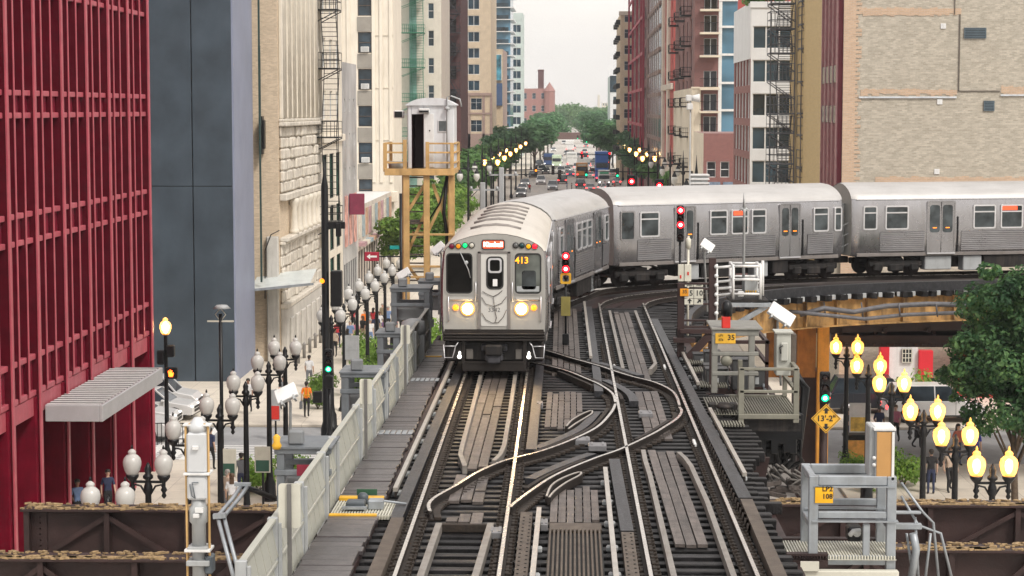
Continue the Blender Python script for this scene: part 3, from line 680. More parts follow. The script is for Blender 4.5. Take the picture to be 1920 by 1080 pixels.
for z in zb:
    xa, xc = XX(1309, DB), XX(1343, DB)
    for zz in (.95, .1): b.box(xa, xc, DB - 1.2, DB - 1.16, z - .02 + zz, z + .03 + zz)
    for k in range(16): x = lerp(xa, xc - .03, k / 15); b.box(x, x + .02, DB - 1.19, DB - 1.17, z + .13, z + .93)
part('balcony_railing', b, m_black, c14.t)
b = MB()
for k in range(8):
    z = 5.5 + k * 3.2
    for yy in (216, 229, 242):
        b = MB(); b.box(c14.x0 - 1.1, c14.x0 - .01, yy, yy + 3, z, z + .15)
        for q in (.5, 1.0): b.box(c14.x0 - 1.12, c14.x0 - 1.07, yy, yy + 3, z + q, z + q + .05)
        for j in range(7): b.box(c14.x0 - 1.1 + j * .18, c14.x0 - 1.07 + j * .18, yy, yy + .03, z + .15, z + 1.0)
        for q in (.5, 1.0): b.box(c14.x0 - 1.07, c14.x0 - .01, yy, yy + .05, z + q, z + q + .06)
        for j in range(9): b.box(c14.x0 - 1.11, c14.x0 - 1.08, yy + j * .37, yy + j * .37 + .03, z + .15, z + 1.0)
        part1('side_balcony', b, m_black, c14.t)
b = MB(); b.box(c14.x0 - .25, c14.x0 + .02, DB - .25, 248, 0, ZZ(165, DB), 0, .03); b.box(c14.x0 + .02, XX(1312, DB), DB - .25, DB - .01, 0, ZZ(165, DB), 0, .03); b.box(c14.x0 - .35, XX(1346, DB), DB - .35, DB - .02, ZZ(163, DB) - .2, ZZ(163, DB), 0, .03); part('stone_base', b, m_bstone, c14.t)
c15 = Bld('glass_stair_tower', 'narrow blue glass tower with pale floor bands beside the plum balconies', XX(1344.5, DB), XX(1380, DB), DB + .3, 240, 45, [m_blu, m_blu], 'W'); c15.done()
b = MB()
for y in (250, 208 - 2, 155, 102, 50, 0): b.box(XX(1344.5, DB), XX(1380, DB), DB, DB + .29, ZZ(y, DB) - .15, ZZ(y, DB) + .08)
b.box(XX(1344.5, DB), XX(1351, DB), DB + .05, DB + .28, 0, 45); part('floor_band', b, m_white, c15.t)
c16 = Bld('low_shop_building', 'low brick shop with striped awnings between the street lamps and the white building', XX(1318, 180), XX(1400, 180), 180, 195, ZZ(250, 180), [m_rbk, m_bstone], 'W')
c16.grid('S', .3, 1.2, 4, .8, 4.5, 2.2, 3, 1.4, 'sash', m_glassd, m_white).done()
b = MB()
for k in range(3): b.prism([(0, 0), (-1.1, -1.6), (-1.1, -1.9), (0, -1.6)], V((c16.x0 + .4 + k * 1.35, 179.98, 8.5)), (0, 1, 0), (0, 0, 1), (1.1, 0, 0))
part('awning', b, mat('slate_awning', (.12, .16, .22), .7, 0, .3, 3), c16.t)
# red and cream frontages further along
m_creamr = mat('cream_stone_pilaster', (.62, .56, .48), .8, 0, .1, .8); m_redw = mat('red_painted_wall', (.42, .08, .07), .7, 0, .12, .4)
c17 = Bld('red_painted_building', 'narrow red fronted building with cream stone pilasters', XX(1262, 256), 30, 256, 286, 50, [m_redw, m_redw], 'W')
c17.grid('W', 4, 6, 4, 2, 3, 3.5, 12, 2.2, 'sash', m_glass, m_white).done()
b = MB(); b.box(c17.x0 - .3, c17.x0 + .01, 266, 271, 0, 50); b.box(c17.x0 - .4, c17.x0 + .01, 256.2, 285.8, 17.4, 18.2, 0, .1); b.box(c17.x0 - .32, c17.x0 + .01, 256.2, 285.8, 0, 8); b.box(c17.x0 - .35, c17.x0, 281, 285, 0, 50); part('pilaster', b, m_creamr, c17.t)
c18 = Bld('mixed_glass_building', 'grey blue glass fronted building between the red fronts', XX(1238, 287), 30, 287, 335, 60, [m_blu, m_blu], 'W'); c18.done()
b = MB()
for k in range(18): b.box(c18.x0 - .3, c18.x0 - .01, 287, 334, 4 + k * 3.2, 4.5 + k * 3.2)
for k in range(7): b.box(c18.x0 - .4, c18.x0 - .31, 288 + k * 7, 289.4 + k * 7, 0, 60)
part('facade_frame', b, m_brnb, c18.t)
c19 = Bld('brown_red_building', 'tall brown building with a red steel frame on its street face', XX(1212, 337), 30, 337, 428, 60, [m_bbrick, m_bbrick], 'W')
c19.grid('W', 6, 11, 8, 5, 3, 3.4, 15, 2.0, 'strip', m_glassb, m_grey).done()
b = MB()
for y in (338, 350, 372, 398, 426): b.box(c19.x0 - .8, c19.x0 - .45, y, y + .8, 0, 58)
for k in range(9): b.box(c19.x0 - .75, c19.x0 - .5, 338.9, 426, 6 + k * 6, 6.5 + k * 6)
part('red_frame', b, mat('red_steel', (.35, .03, .06), .5), c19.t)
DD = 430
c20 = Bld('tan_balcony_block', 'distant tan block with small black balconies on the right of the sky gap', XX(1162, DD), 30, DD, 470, ZZ(24, DD), [m_tanb, m_tanb], 'W')
c20.grid('S', .8, 4.5, 3, 1.7, 3, 3.35, 10, 1.9, 'cross', m_glassb, m_white).grid('W', 4, 8, 4, 2.5, 3, 3.35, 9, 2, 'pair', m_glassb, m_white).done()
b = MB()
for k in range(9):
    for yy in (433, 446, 459): b.box(c20.x0 - .9, c20.x0 - .01, yy, yy + 3, 6 + k * 3.35, 7.0 + k * 3.35, 0)
part('balcony', b, m_black, c20.t)
b = MB(); b.box(c20.x0 - .4, 30, DD - .4, DD - .01, c20.z1 - .6, c20.z1 + .3, 0, .1); part('cornice', b, m_creamr, c20.t)
c21 = Bld('white_blue_block', 'small distant white block with a blue top storey', XX(1143, 560), 30, 560, 600, ZZ(142, 560), [m_wcl, m_lg], 'W')
c21.grid('S', .8, 3.5, 2, 2, 3, 3.4, 5, 1.8, 'pair', m_glassb, m_white).done()
b = MB(); b.box(c21.x0 - .05, 30, 559.9, 559.99, c21.z1 - 4.5, c21.z1); part('blue_storey', b, m_glassb, c21.t)
for i, (a, c, y, dd, lab) in enumerate(((1120, 1124, 178, 1500, 'slim distant tower showing above the far trees'), (1128, 1140, 193, 1600, 'low broad far building peeping above the treetops'))):
    f = Bld('distant_building', lab, XX(a, dd), XX(c, dd), dd, dd + 20, ZZ(y, dd), [m_terra, m_terra], 'W', 'buildings on the horizon')
    f.grid('S', .8, 1.9, int((XX(c, dd) - XX(a, dd)) / 1.9) - 0, 1.0, 12, 3, 4, 1.6, 'sash').done()
b = MB(); b.box(-13, 9, 660, 664, 5.2, 7.4, 0, .1); b.box(-13, -12, 660, 664, 0, 5.2); b.box(8, 9, 660, 664, 0, 5.2); solo('rail_overbridge', b, mat('hazy_brown_bridge', (.16, .10, .09), .8), 'low brown bridge crossing the far end of the street', 'bridge')
# red shop under the far side of the curve
rs = thing('red_shop', V((18, 105, 0)), 'bright red shop front with a white framed window under the brick wall', 'shop front')
b = MB(); DS = 104
b.box(XX(1655, DS), XX(1672, DS), DS, DS + .6, 0, ZZ(612, DS), 0, .02); b.box(XX(1656, DS) , XX(1870, DS), DS + .1, DS + .7, ZZ(622, DS), ZZ(600, DS), 0, .02); b.box(XX(1728, DS), XX(1755, DS), DS + .05, DS + .6, 0, ZZ(655, DS), 0, .02); b.box(XX(1800, DS), XX(1960, DS), DS + .05, DS + .6, 0, ZZ(640, DS), 0, .02)
part('red_fascia', b, mat('gloss_red', (.62, .02, .035), .4, 0, .1, 1), rs)
b = MB(); b.box(XX(1672, DS) + .003, XX(1728, DS), DS + .3, DS + .5, 0, ZZ(645, DS)); part('shop_wall', b, m_white, rs)
b = MB(); xa, xc, za, zc = XX(1697, DS), XX(1716, DS), ZZ(678, DS), ZZ(652, DS); b.box(xa, xc, DS + .2, DS + .29, za, zc, 1)
for k in range(4): x = lerp(xa, xc - .04, k / 3); b.box(x, x + .04, DS + .15, DS + .2, za, zc, 0); z = lerp(za, zc - .04, k / 3); b.box(xa, xc, DS + .16, DS + .19, z, z + .04, 0)
part('shop_window', b, [m_cream, m_glassd], rs)
b = MB()
for px0, px1 in ((1690, 1725), (1745, 1775)): b.box(XX(px0, DS), XX(px1, DS), DS - .02, DS + .09, ZZ(617, DS), ZZ(605, DS), 0)
part('fascia_sign', b, [m_whitetxt], rs)
# ================================================================== elevated railway
ZT = RZ - .16                              # top of the ties
RS = [(-.032, 0), (.032, 0), (.032, -.045), (.012, -.055), (.012, -.125), (.065, -.135), (.065, -.16), (-.065, -.16), (-.065, -.135), (-.012, -.125), (-.012, -.055), (-.032, -.045)]
def railpart(par, pts, name='rail', head=True):
    b = MB(); b.sweep(pts, RS, 1)
    b.sweep([V(p) + V((0, 0, .003)) for p in pts], [(-.028, 0), (.028, 0), (.028, -.02), (-.028, -.02)], 0)
    return part(name, b, [m_rail, m_railside], par)
def dense(pts, n=6):                        # smooth (Catmull-Rom) curve through points
    pts = [V(p) for p in pts]; out = []
    for i in range(len(pts) - 1):
        p0, p1, p2, p3 = pts[max(i - 1, 0)], pts[i], pts[i + 1], pts[min(i + 2, len(pts) - 1)]
        for k in range(n):
            t = k / n; out.append(.5 * (2 * p1 + (p2 - p0) * t + (2 * p0 - 5 * p1 + 4 * p2 - p3) * t * t + (3 * p1 - p0 - 3 * p2 + p3) * t ** 3))
    return out + [pts[-1]]
def strip(par, name, pts, w, z0, z1, mt):
    b = MB(); b.sweep([V((p[0], p[1], 0)) for p in pts], [(-w / 2, z1), (w / 2, z1), (w / 2, z0), (-w / 2, z0)]); return part(name, b, mt, par)
def pz(pts, z=RZ): return [G(x, y, z) for x, y in pts]
def tie_mesh(l, seed, w=.23, h=.2):
    q = random.Random(seed); b = MB(); b.box(-l / 2, l / 2, -w / 2, w / 2, -h, 0, 0, .012)
    for i, v in enumerate(b.v): b.v[i] = (v[0] + q.uniform(-.01, .01), v[1] + q.uniform(-.008, .008), v[2] + q.uniform(-.008, .004))
    return b.mesh('tie', m_tie)
TIES = [tie_mesh(2.75, k) for k in range(4)]
def ties(par, xc, y0, y1, dy, meshes=TIES):
    y = y0
    while y < y1:
        mpart('tie', rnd.choice(meshes), par, V((xc(y) + rnd.uniform(-.05, .05), y, ZT + rnd.uniform(-.012, 0))) - par.location, (0, 0, rnd.uniform(-.012, .012))); y += dy
def clips(par, lines, y0, y1, dy=.23):
    b = MB(); y = y0
    while y < y1:
        for f in lines:
            x = f(y)
            for s in (-1, 1):
                q = rnd.uniform(.85, 1.2)
                b.obox((x + s * .12, y + rnd.uniform(-.03, .03), ZT + .02 * q), (.055, 0, 0), (0, .07, 0), (0, 0, .022 * q), 0, .008)
                b.obox((x + s * .14, y, ZT + .055), (.018, 0, 0), (0, .018, 0), (0, 0, .03))
        y += dy
    return part('rail_clips', b, m_clip, par)
def boards(par, name, xf, w, y0, y1, mt, z=None, gap=.012, cuts=(1.6, 3.6)):
    """lengthwise boards of a footway, each piece a part"""
    z = ZT + .05 if z is None else z
    for k in range(len(xf)):
        y = y0 + rnd.uniform(-.25, .25)
        while y < y1 - .3:
            l = min(rnd.uniform(*cuts), y1 - y + rnd.uniform(-.2, .2))
            if l < .25: break
            xa, xb = xf[k](y), xf[k](y + l); b = MB(); dz = rnd.uniform(-.012, .012)
            b.sweep([V((xa, y + .008, z + dz)), V((xb, y + l - .008, z + dz + rnd.uniform(-.008, .008)))], [(-w / 2 + gap / 2, 0), (w / 2 - gap / 2, 0), (w / 2 - gap / 2, -.05), (-w / 2 + gap / 2, -.05)])
            part(name, b, mt, par); y += l
def dr(x0, d0, x1, d1): return lambda y: lerp(x0, x1, (y - d0) / (d1 - d0))
LL, LR = dr(-2.456, 28.8, -2.6, 48.3), dr(-1.014, 28.05, -1.106, 48.3)
RL, RR = dr(1.085, 28, .87, 66.4), dr(2.555, 28, 2.33, 66.4)
Y0 = 24.0
# --- left track
tl = thing('railway_track', V((-1.85, 45, ZT - .2)), 'elevated track under the oncoming train, beside the plank walkway', 'railway track')
ties(tl, lambda y: -1.78 - (y - 30) * .003, Y0, 64, .46)
for f in (LL, LR): railpart(tl, [V((f(y), y, RZ)) for y in (Y0, 40, 55, 62.5)])
clips(tl, (LL, LR), Y0, 52)
gl = pz([(899, 710.5), (884, 770), (866, 836), (863, 850), (871.6, 872)]); gl[0] += (gl[0] - gl[1]) * 2
gr = pz([(965, 708.6), (956, 770), (945.5, 832), (938, 850), (926, 862)]); gr[0] += (gr[0] - gr[1]) * 2
for p in (gl, gr): strip(tl, 'inner_guard_rail', p, .085, ZT, RZ - .01, m_guard)
for p in (pz([(823, 979), (788, 1078), (760, 1150)]), pz([(920, 979), (891, 1078), (868, 1150)])): strip(tl, 'inner_guard_rail', p, .1, ZT, RZ - .01, m_guard)
a, c = pz([(823, 979), (920, 979)]); b = MB(); b.box(a.x - .05, c.x + .05, a.y - .02, a.y + .07, ZT, RZ - .03, 0, .01); part('spacer_bar', b, m_clip, tl)
strip(tl, 'guard_timber', [(-2.78, 31.5), (-2.80, 46), (-2.86, 62)], .2, ZT - .02, RZ - .02, m_timber)
strip(tl, 'drilled_beam', [(-2.72, Y0), (-2.75, 31.4)], .2, ZT - .02, RZ + .0, m_drill)
strip(tl, 'guard_timber', [(-.78, 38), (-.86, 62)], .2, ZT - .02, RZ - .02, m_timber)
strip(tl, 'drilled_beam', [(-.69, Y0), (-.73, 32)], .19, ZT - .02, RZ - .02, m_drill)
def holes(par, f, y0, y1):
    b = MB(); y = y0
    while y < y1:
        for s in (-.05, .05): b.lathe([(.018, 0), (.018, .006)], (f + s * 1.0, y + (s > 0) * .12, RZ - .014), 6)
        y += .26
    part('hole_discs', b, m_blacktxt, par)  # black discs stand in for the dark drilled holes
holes(tl, -.71, Y0, 31.8); holes(tl, -2.74, Y0, 31.2)
def third(par, pts):
    strip(par, 'contact_rail', pts, .075, RZ - .01, RZ + .06, m_crail)
    strip(par, 'contact_rail_web', pts, .03, ZT + .06, RZ - .012, m_railside)
    b = MB()
    (xa, ya), (xb, yb_) = pts[0], pts[-1]; n = max(2, int((yb_ - ya) / 1.8))
    for k in range(n + 1): t = (k + .3) / (n + .6); x, y = lerp(xa, xb, t), lerp(ya, yb_, t); b.box(x - .09, x + .09, y - .07, y + .07, ZT - .02, ZT + .07, 0, .02)
    part('insulator', b, m_grey, par)
third(tl, [(-2.98, 33.6), (-3.0, 42), (-3.06, 58)])
third(tl, [(-.55, Y0), (-.53, 32)])
boards(tl, 'plank', [dr(-2.01 + k * .19, 34, -2.07 + k * .19, 56) for k in range(3)], .18, 36.6, 57, m_plank, cuts=(2.0, 5))
boards(tl, 'plank', [dr(-1.98 + k * .2, 34, -1.98 + k * .2, 56) for k in range(3)], .19, 33.4, 35.6, m_plank, cuts=(.7, 2))
boards(tl, 'plank', [dr(-1.92 + k * .2, 30, -1.92 + k * .2, 56) for k in range(3)], .19, 31.5, 32.2, m_plank, cuts=(1, 2))
# --- right track
tr = thing('railway_track', V((1.7, 45, ZT - .2)), 'empty elevated track with pale inner guard rails, beside the signal platforms', 'railway track')
ties(tr, lambda y: 1.86 - (y - 30) * .004, Y0, 67, .46)
for f in (RL, RR): railpart(tr, [V((f(y), y, RZ)) for y in (Y0, 40, 55, 67)])
clips(tr, (RL, RR), Y0, 56)
for p in (pz([(1143, 581.5), (1168, 689)]), pz([(1191, 581.5), (1222, 660), (1229, 680), (1219, 691)]), pz([(1206, 842), (1210, 862), (1219, 890), (1263.7, 1078.5), (1282, 1150)]), pz([(1272.6, 846), (1285, 857), (1296, 872), (1326, 938), (1376, 1078), (1403, 1150)])):
    strip(tr, 'inner_guard_rail', p, .085, ZT, RZ - .01, m_guard)
strip(tr, 'guard_timber', [(.84, 30.6), (.77, 37)], .2, ZT - .02, RZ - .02, m_timber)
strip(tr, 'guard_timber', [(.60, 46), (.52, 66)], .2, ZT - .02, RZ - .02, m_timber)
strip(tr, 'drilled_beam', [(.84, Y0), (.84, 30.5)], .19, ZT - .02, RZ - .02, m_drill); holes(tr, .84, Y0, 30.4)
strip(tr, 'guard_timber', [(2.86, 33.2), (2.68, 46), (2.5, 62)], .22, ZT - .02, RZ - .0, m_timber)
strip(tr, 'drilled_beam', [(2.86, Y0), (2.87, 33.1)], .2, ZT - .02, RZ, m_drill); holes(tr, 2.865, Y0, 33)
third(tr, [(.61, Y0), (.585, 35.7)]); third(tr, [(.47, 52), (.38, 67)])
third(tr, [(3.02, 35.2), (2.93, 43)]); third(tr, [(2.93, 47), (2.87, 55.4)])
b = MB(); y = 31
while y < 53:
    x = lerp(2.69, 2.48, (y - 31) / 22); b.tube([(x, y, ZT), (x + .03, y + .03, ZT + .17), (x + .07, y + .1, ZT + .12), (x + .05, y + .2, ZT)], .022, 5); y += .42
part('rail_anchor', b, m_railside, tr)
b = MB(); x, y = G(1250, 755).x, G(1250, 755).y
for px, py in ((1302, 833), (1246, 690), (1152, 690)):
    p = G(px, py, ZT + .05); b.obox(p, (.03, 0, 0), (0, .28, 0), (0, 0, .06), 0, .015)
part('switch_plate', b, m_white, tr)
b = MB()
for k in range(24):
    y = 33.6 + k * .46; b.box(2.98, 3.35 + rnd.uniform(-.1, .2) + (.3 if 38 < y < 42 else 0), y, y + .2, ZT - .2, ZT - .02 + rnd.uniform(-.01, .01), 0, .01)
part('tie_end', b, m_tie, tr)
boards(tr, 'plank', [dr(1.50 + k * .165, 48, 1.40 + k * .165, 64) for k in range(3)], .155, 48.2, 65, m_plank, cuts=(2, 5))
boards(tr, 'plank', [dr(1.62 + k * .17, 30, 1.52 + k * .17, 38.6) for k in range(3)], .16, 30.2, 38.6, m_plank, cuts=(3, 6))
boards(tr, 'plank', [dr(1.55 + k * .18, 40, 1.52 + k * .18, 48) for k in range(3)], .17, 40, 46.8, m_plank, cuts=(.9, 2))
# --- the scissors crossing between the tracks
cr = thing('track_crossover', V((0, 42, ZT - .2)), 'pair of curved crossover rails forming an X between the two tracks', 'railway crossover')
ctie = [tie_mesh(1.25, 20 + k) for k in range(3)]
ties(cr, lambda y: 0.02, Y0, 66, .46, ctie)
CA = dense(pz([(806, 958), (804, 945), (817, 931), (856, 909), (895, 885), (938, 866), (969, 857), (1015.5, 845), (1070, 825), (1120, 800), (1146, 773), (1154, 757)]))
CB = dense(pz([(1154, 754), (1148, 737), (1125, 721), (1097, 708.5), (1065, 695.6), (1030, 686), (990, 678)]))
CC = dense(pz([(957, 950), (968, 940), (992, 922), (1031, 896), (1070, 877), (1120, 857), (1165, 841), (1222, 814), (1246, 800), (1270, 784), (1278, 771), (1274, 763)]))
CD = dense(pz([(1274, 760), (1268, 742), (1255, 729), (1226, 716), (1187, 706), (1151, 695), (1125, 686), (1071, 671), (1032, 659), (995, 650)]))
for c in (CA, CB, CC, CD): railpart(cr, c, 'curved_rail')
def off(c, o):
    out = []
    for i, p in enumerate(c):
        t = c[min(i + 1, len(c) - 1)] - c[max(0, i - 1)]; t.normalize(); out.append(p + V((t.y, -t.x, 0)) * o)
    return out
for c, o, i0, i1 in ((CA, -.14, 42, 64), (CB, .16, 3, 36), (CC, -.16, 14, 30), (CC, -.15, 40, 54), (CD, .15, 26, 54), (CB, -.18, 12, 26)):
    strip(cr, 'check_rail', off(c, o)[i0:i1], .08, ZT, RZ - .015, m_railside)
for pts in ([(1062, 797), (1072, 786), (1090, 775), (1108, 768), (1110, 773), (1098, 781), (1078, 793), (1066, 802)], [(1025, 928), (1034, 908), (1055, 894), (1085, 883), (1088, 888), (1062, 902), (1040, 918), (1030, 930)]):
    strip(cr, 'frog_wing_rail', dense(pz(pts), 3), .06, ZT, RZ - .025, m_railside); strip(cr, 'frog_wing_head', dense(pz(pts), 3), .03, RZ - .025, RZ - .012, m_crail)
for c in (CA, CB, CC, CD):
    b = MB()
    for i in range(1, len(c) - 1, 1):
        for s in (-.13, .13):
            p = off(c, s)[i]; b.obox((p.x, p.y, ZT + .025), (.06, 0, 0), (0, .05, 0), (0, 0, .03), 0, .008)
    part('rail_clips', b, m_clip, cr)
for c, o, i0, i1 in ((CA, -.34, 44, 62), (CB, .42, 2, 18), (CC, -.36, 18, 34), (CD, .38, 26, 40)):
    strip(cr, 'guard_timber', off(c, o)[i0:i1], .2, ZT, RZ - .03, m_timber)
boards(cr, 'plank', [dr(-.52 + k * .135, 40, -.52 + k * .135, 60) for k in range(6)], .128, 41.2, 46.4, m_plank, cuts=(1.2, 2.6))
boards(cr, 'plank', [dr(-.3 + k * .135, 32, -.3 + k * .135, 60) for k in range(6)], .128, 31.7, 34.6, m_plank, cuts=(2.5, 4))
boards(cr, 'plank', [dr(-.45 + k * .15, 50, -.52 + k * .15, 62) for k in range(5)], .14, 49.5, 66, m_plank, cuts=(3, 6))
b = MB(); b.box(-.36, .46, 31.0, 31.5, ZT, ZT + .07, 0, .01)
for k in range(13): b.box(-.36 + k * .0635, -.325 + k * .0635, Y0, 31.0, ZT + .01, ZT + .08, 0, .008)
b.box(-.37, .46, Y0, 31.0, ZT - .02, ZT + .012, 1); part('ribbed_cover', b, [m_drill, m_blacktxt], cr)
b = MB()
for px, py, w_ in ((1120, 838, .35), (1092, 827, .3), (1210, 777, .3), (930, 1000, .2), (1020, 985, .12), (1012, 760, .14)):
    p = G(px, py, ZT + .08); b.obox(p, (w_ / 2, 0, 0), (0, .2, 0), (0, 0, .06), 0, .015)
    for s in (-.3, .3): b.obox(p + V((s * w_, 0, .065)), (.02, 0, 0), (0, .16, 0), (0, 0, .01))
part('switch_box', b, mat('dull_steel_box', (.22, .22, .23), .5, .4, .2, 5), cr)
# --- curved track that carries the rear cars away to the right
ct = thing('curved_elevated_track', V((10, 72, ZT - .2)), 'curved elevated track carrying the rear cars away to the right on a rusty girder', 'railway track')
cen = dense([V(p) for p in ((-1.85, 62, RZ), (-1.3, 65.5, RZ), (-.3, 69.6, RZ), (.9, 73.3, RZ), (4.6, 75.9, RZ), (10.0, 78.4, RZ), (16, 80.1, RZ), (34, 84.2, RZ))], 5)
cin = dense([V(p) for p in ((1.6, 66, RZ), (1.9, 67.8, RZ), (2.7, 69.5, RZ), (4.6, 71.4, RZ), (8, 73.2, RZ))], 5)
for o in (-.75, .75): railpart(ct, off(cen, o)); 
for o in (-.72, .72): railpart(ct, off(cin, o))
edge = dense([V(p) for p in ((3.35, 59, 0), (3.7, 63, 0), (4.7, 67, 0), (6.7, 70.3, 0), (9.5, 72.6, 0), (13, 74.2, 0), (20, 76.3, 0), (36, 80, 0))], 5)
n = 0
for i in range(len(edge) - 1):
    a, c = edge[i], edge[i + 1]; L = (c - a).length; k = 0
    while k * .62 < L and n < 98:
        p = a + (c - a) * (k * .62 / L); t = (c - a).normalized(); ang = math.atan2(t.x, t.y)
        b = rnd.choice(TIES); mpart('tie', b, ct, p + V((-t.y, t.x, 0)) * 1.1 + V((0, 0, ZT - .02)) - ct.location, (0, 0, -ang), (1.1, 1, 1)); k += 1; n += 1
strip(ct, 'edge_timber', [(p.x, p.y) for p in edge], .22, ZT - .05, RZ + .14, m_timber)
b = MB(); b.sweep(edge, [(-.6, ZT - .2), (-.6, ZT - .26), (.0, ZT - .26), (0, ZT - .2)], 0); b.sweep([e for e in edge], [(-.2, ZT - .26), (-.16, ZT - .26), (-.16, ZT - 1.15), (-.2, ZT - 1.15)], 0)
b.sweep(edge, [(-.36, ZT - 1.15), (.0, ZT - 1.15), (.0, ZT - 1.2), (-.36, ZT - 1.2)], 0)
for i in range(2, len(edge), 2):
    p = edge[i]; t = (edge[min(i + 1, len(edge) - 1)] - edge[i - 1]).normalized(); r_ = V((t.y, -t.x, 0)); q = p + r_ * (-.08); b.obox((q.x, q.y, ZT - .7), r_ * .07, t * .03, (0, 0, .44))
part('edge_girder', b, m_rust, ct)
b = MB(); fl = [V((p.x, p.y, 0)) for p in cen]; b.sweep(off(fl, -1.9), [(-.03, ZT - .2), (.03, ZT - .2), (.03, ZT - 1.2), (-.03, ZT - 1.2)]); b.sweep(off(fl, 1.8), [(-.03, ZT - .2), (.03, ZT - .2), (.03, ZT - 1.2), (-.03, ZT - 1.2)]); part('inner_girder', b, m_girder, ct)
b = MB(); b.sweep([(p.x, p.y + .1, 0) for p in edge], [(-6.5, ZT - .22), (-.1, ZT - .22), (-.1, ZT - .25), (-6.5, ZT - .25)]); part('deck_plate', b, m_girder, ct)
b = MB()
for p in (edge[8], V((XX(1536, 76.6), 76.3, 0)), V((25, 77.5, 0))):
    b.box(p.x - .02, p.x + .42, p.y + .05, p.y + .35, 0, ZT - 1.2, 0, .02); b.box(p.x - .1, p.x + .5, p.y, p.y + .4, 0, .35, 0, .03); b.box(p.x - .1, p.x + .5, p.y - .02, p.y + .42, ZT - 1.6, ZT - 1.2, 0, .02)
part('column', b, mat('lamplit_orange_column', (.78, .36, .05), .55, 0, .2, 1.5, .2, 20, .3, (.2, .08, .03)), ct)  # lamp glow on the steel put into its orange base colour
b = MB(); q = edge[27]
b.tube([W(1500, 590, 71.5), W(1545, 578, 71.6), W(1600, 585, 71.8), W(1660, 574, 72), W(1740, 570, 72.5), W(1830, 572, 73)], .09, 8); b.tube([W(1480, 584, 71.2), W(1540, 590, 71.4), W(1620, 598, 71.8), W(1700, 590, 72), W(1830, 585, 73)], .07, 8)
for k in range(5): b.tube([W(1545 + k * 70, 566 + k, 71.9), W(1548 + k * 70, 594, 71.9)], .03, 6)
part('cable_bundle', b, mat('grey_cable', (.10, .10, .11), .6, 0, .3, 6), ct)
b = MB()
for k, (z, dy) in enumerate(((6.6, 3.5), (6.0, 9))):
    b.sweep([V((9.9, 76 + dy, 0)), V((18, 78 + dy, 0)), V((36, 82 + dy, 0))], [(-.15, z), (.15, z), (.15, z - .45), (-.15, z - .45)])
for k in range(12): b.beam((10.5 + k * 1.8, 79.4 + k * .4, 6.2), (10.9 + k * 1.8, 85.3 + k * .4, 5.8), .14, .2)
part('under_bracing', b, m_girder, ct)
b = MB()
for k in range(30): x = lerp(5.5, 20, k / 29); 
for i in range(10, len(edge) - 1):
    for f in (0, .34, .67):
        p = edge[i].lerp(edge[i + 1], f); b.box(p.x - .07, p.x + .07, p.y - .2, p.y - .12, ZT - .2, ZT - .03, 0, .01)
part('tie_end', b, m_grey, ct)
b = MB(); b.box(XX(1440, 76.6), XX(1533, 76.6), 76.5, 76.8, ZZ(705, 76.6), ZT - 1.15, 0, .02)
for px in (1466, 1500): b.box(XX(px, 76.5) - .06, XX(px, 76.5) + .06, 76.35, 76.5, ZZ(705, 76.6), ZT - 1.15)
part('web_panel', b, mat('lamplit_rust_panel', (.42, .165, .03), .65, 0, .35, 1.2, .3, 20, .6, (.05, .02, .008), st=(1.5, 1.5, .5)), ct)  # rust brown with orange lamp light mixed into the base colour
b = MB(); b.box(XX(1496, 78), XX(1540, 78), 77.2, 79.5, 0, ZZ(690, 78), 0, .05); part('black_void_box', b, m_girder, ct)  # black box stands in for the dark void below the panel
b = MB(); b.box(XX(1556, 84), 21, 83.2, 92, ZZ(606, 84), ZZ(598, 84)); b.box(XX(1556, 84), 20, 83, 84.5, ZZ(643, 84), ZZ(622, 84)); b.box(XX(1556, 88), 18.6, 84.6, 92, ZZ(640, 84), ZZ(637, 84))
for k in range(34): x = lerp(XX(1556, 84), 20, k / 33); b.box(x, x + .12, 82.9, 83, ZZ(642, 84), ZZ(636, 84))
for px in (1560, 1640, 1750, 1810): b.box(XX(px, 84) - .06, XX(px, 84) + .06, 83.3, 83.5, ZZ(622, 84), ZZ(606, 84))
part('soffit', b, m_girder, ct)
# --- steel under the straight deck
sd = thing('elevated_structure', V((0, 45, 0)), 'dark steel girders and columns holding up the straight part of the tracks', 'viaduct')
b = MB()
for x in (-3.3, -2.4, -1.1, 1.0, 2.4, 3.25): b.box(x - .15, x + .15, 20, 66, ZT - .26, ZT - .205); b.box(x - .012, x + .012, 20, 66, ZT - 1.15, ZT - .26); b.box(x - .15, x + .15, 20, 66, ZT - 1.2, ZT - 1.15)
part('longitudinal_girder', b, m_girder, sd)
b = MB(); b.box(-3.6, 3.2, 20, 64, ZT - .245, ZT - .235); part('dirt_pan', b, m_clip, sd)
for y in (22, 50.5, 64): 
    b = MB(); b.box(-4.3, 4.3, y - .3, y + .3, ZT - 2.0, ZT - 1.21, 0, .02)
    for x in (-4.1, 4.1): b.box(x - .22, x + .22, y - .2, y + .2, 0, ZT - 2.0, 0, .02); b.box(x - .4, x + .4, y - .4, y + .4, 0, .5, 0, .04)
    part('support_bent', b, m_girder, sd)
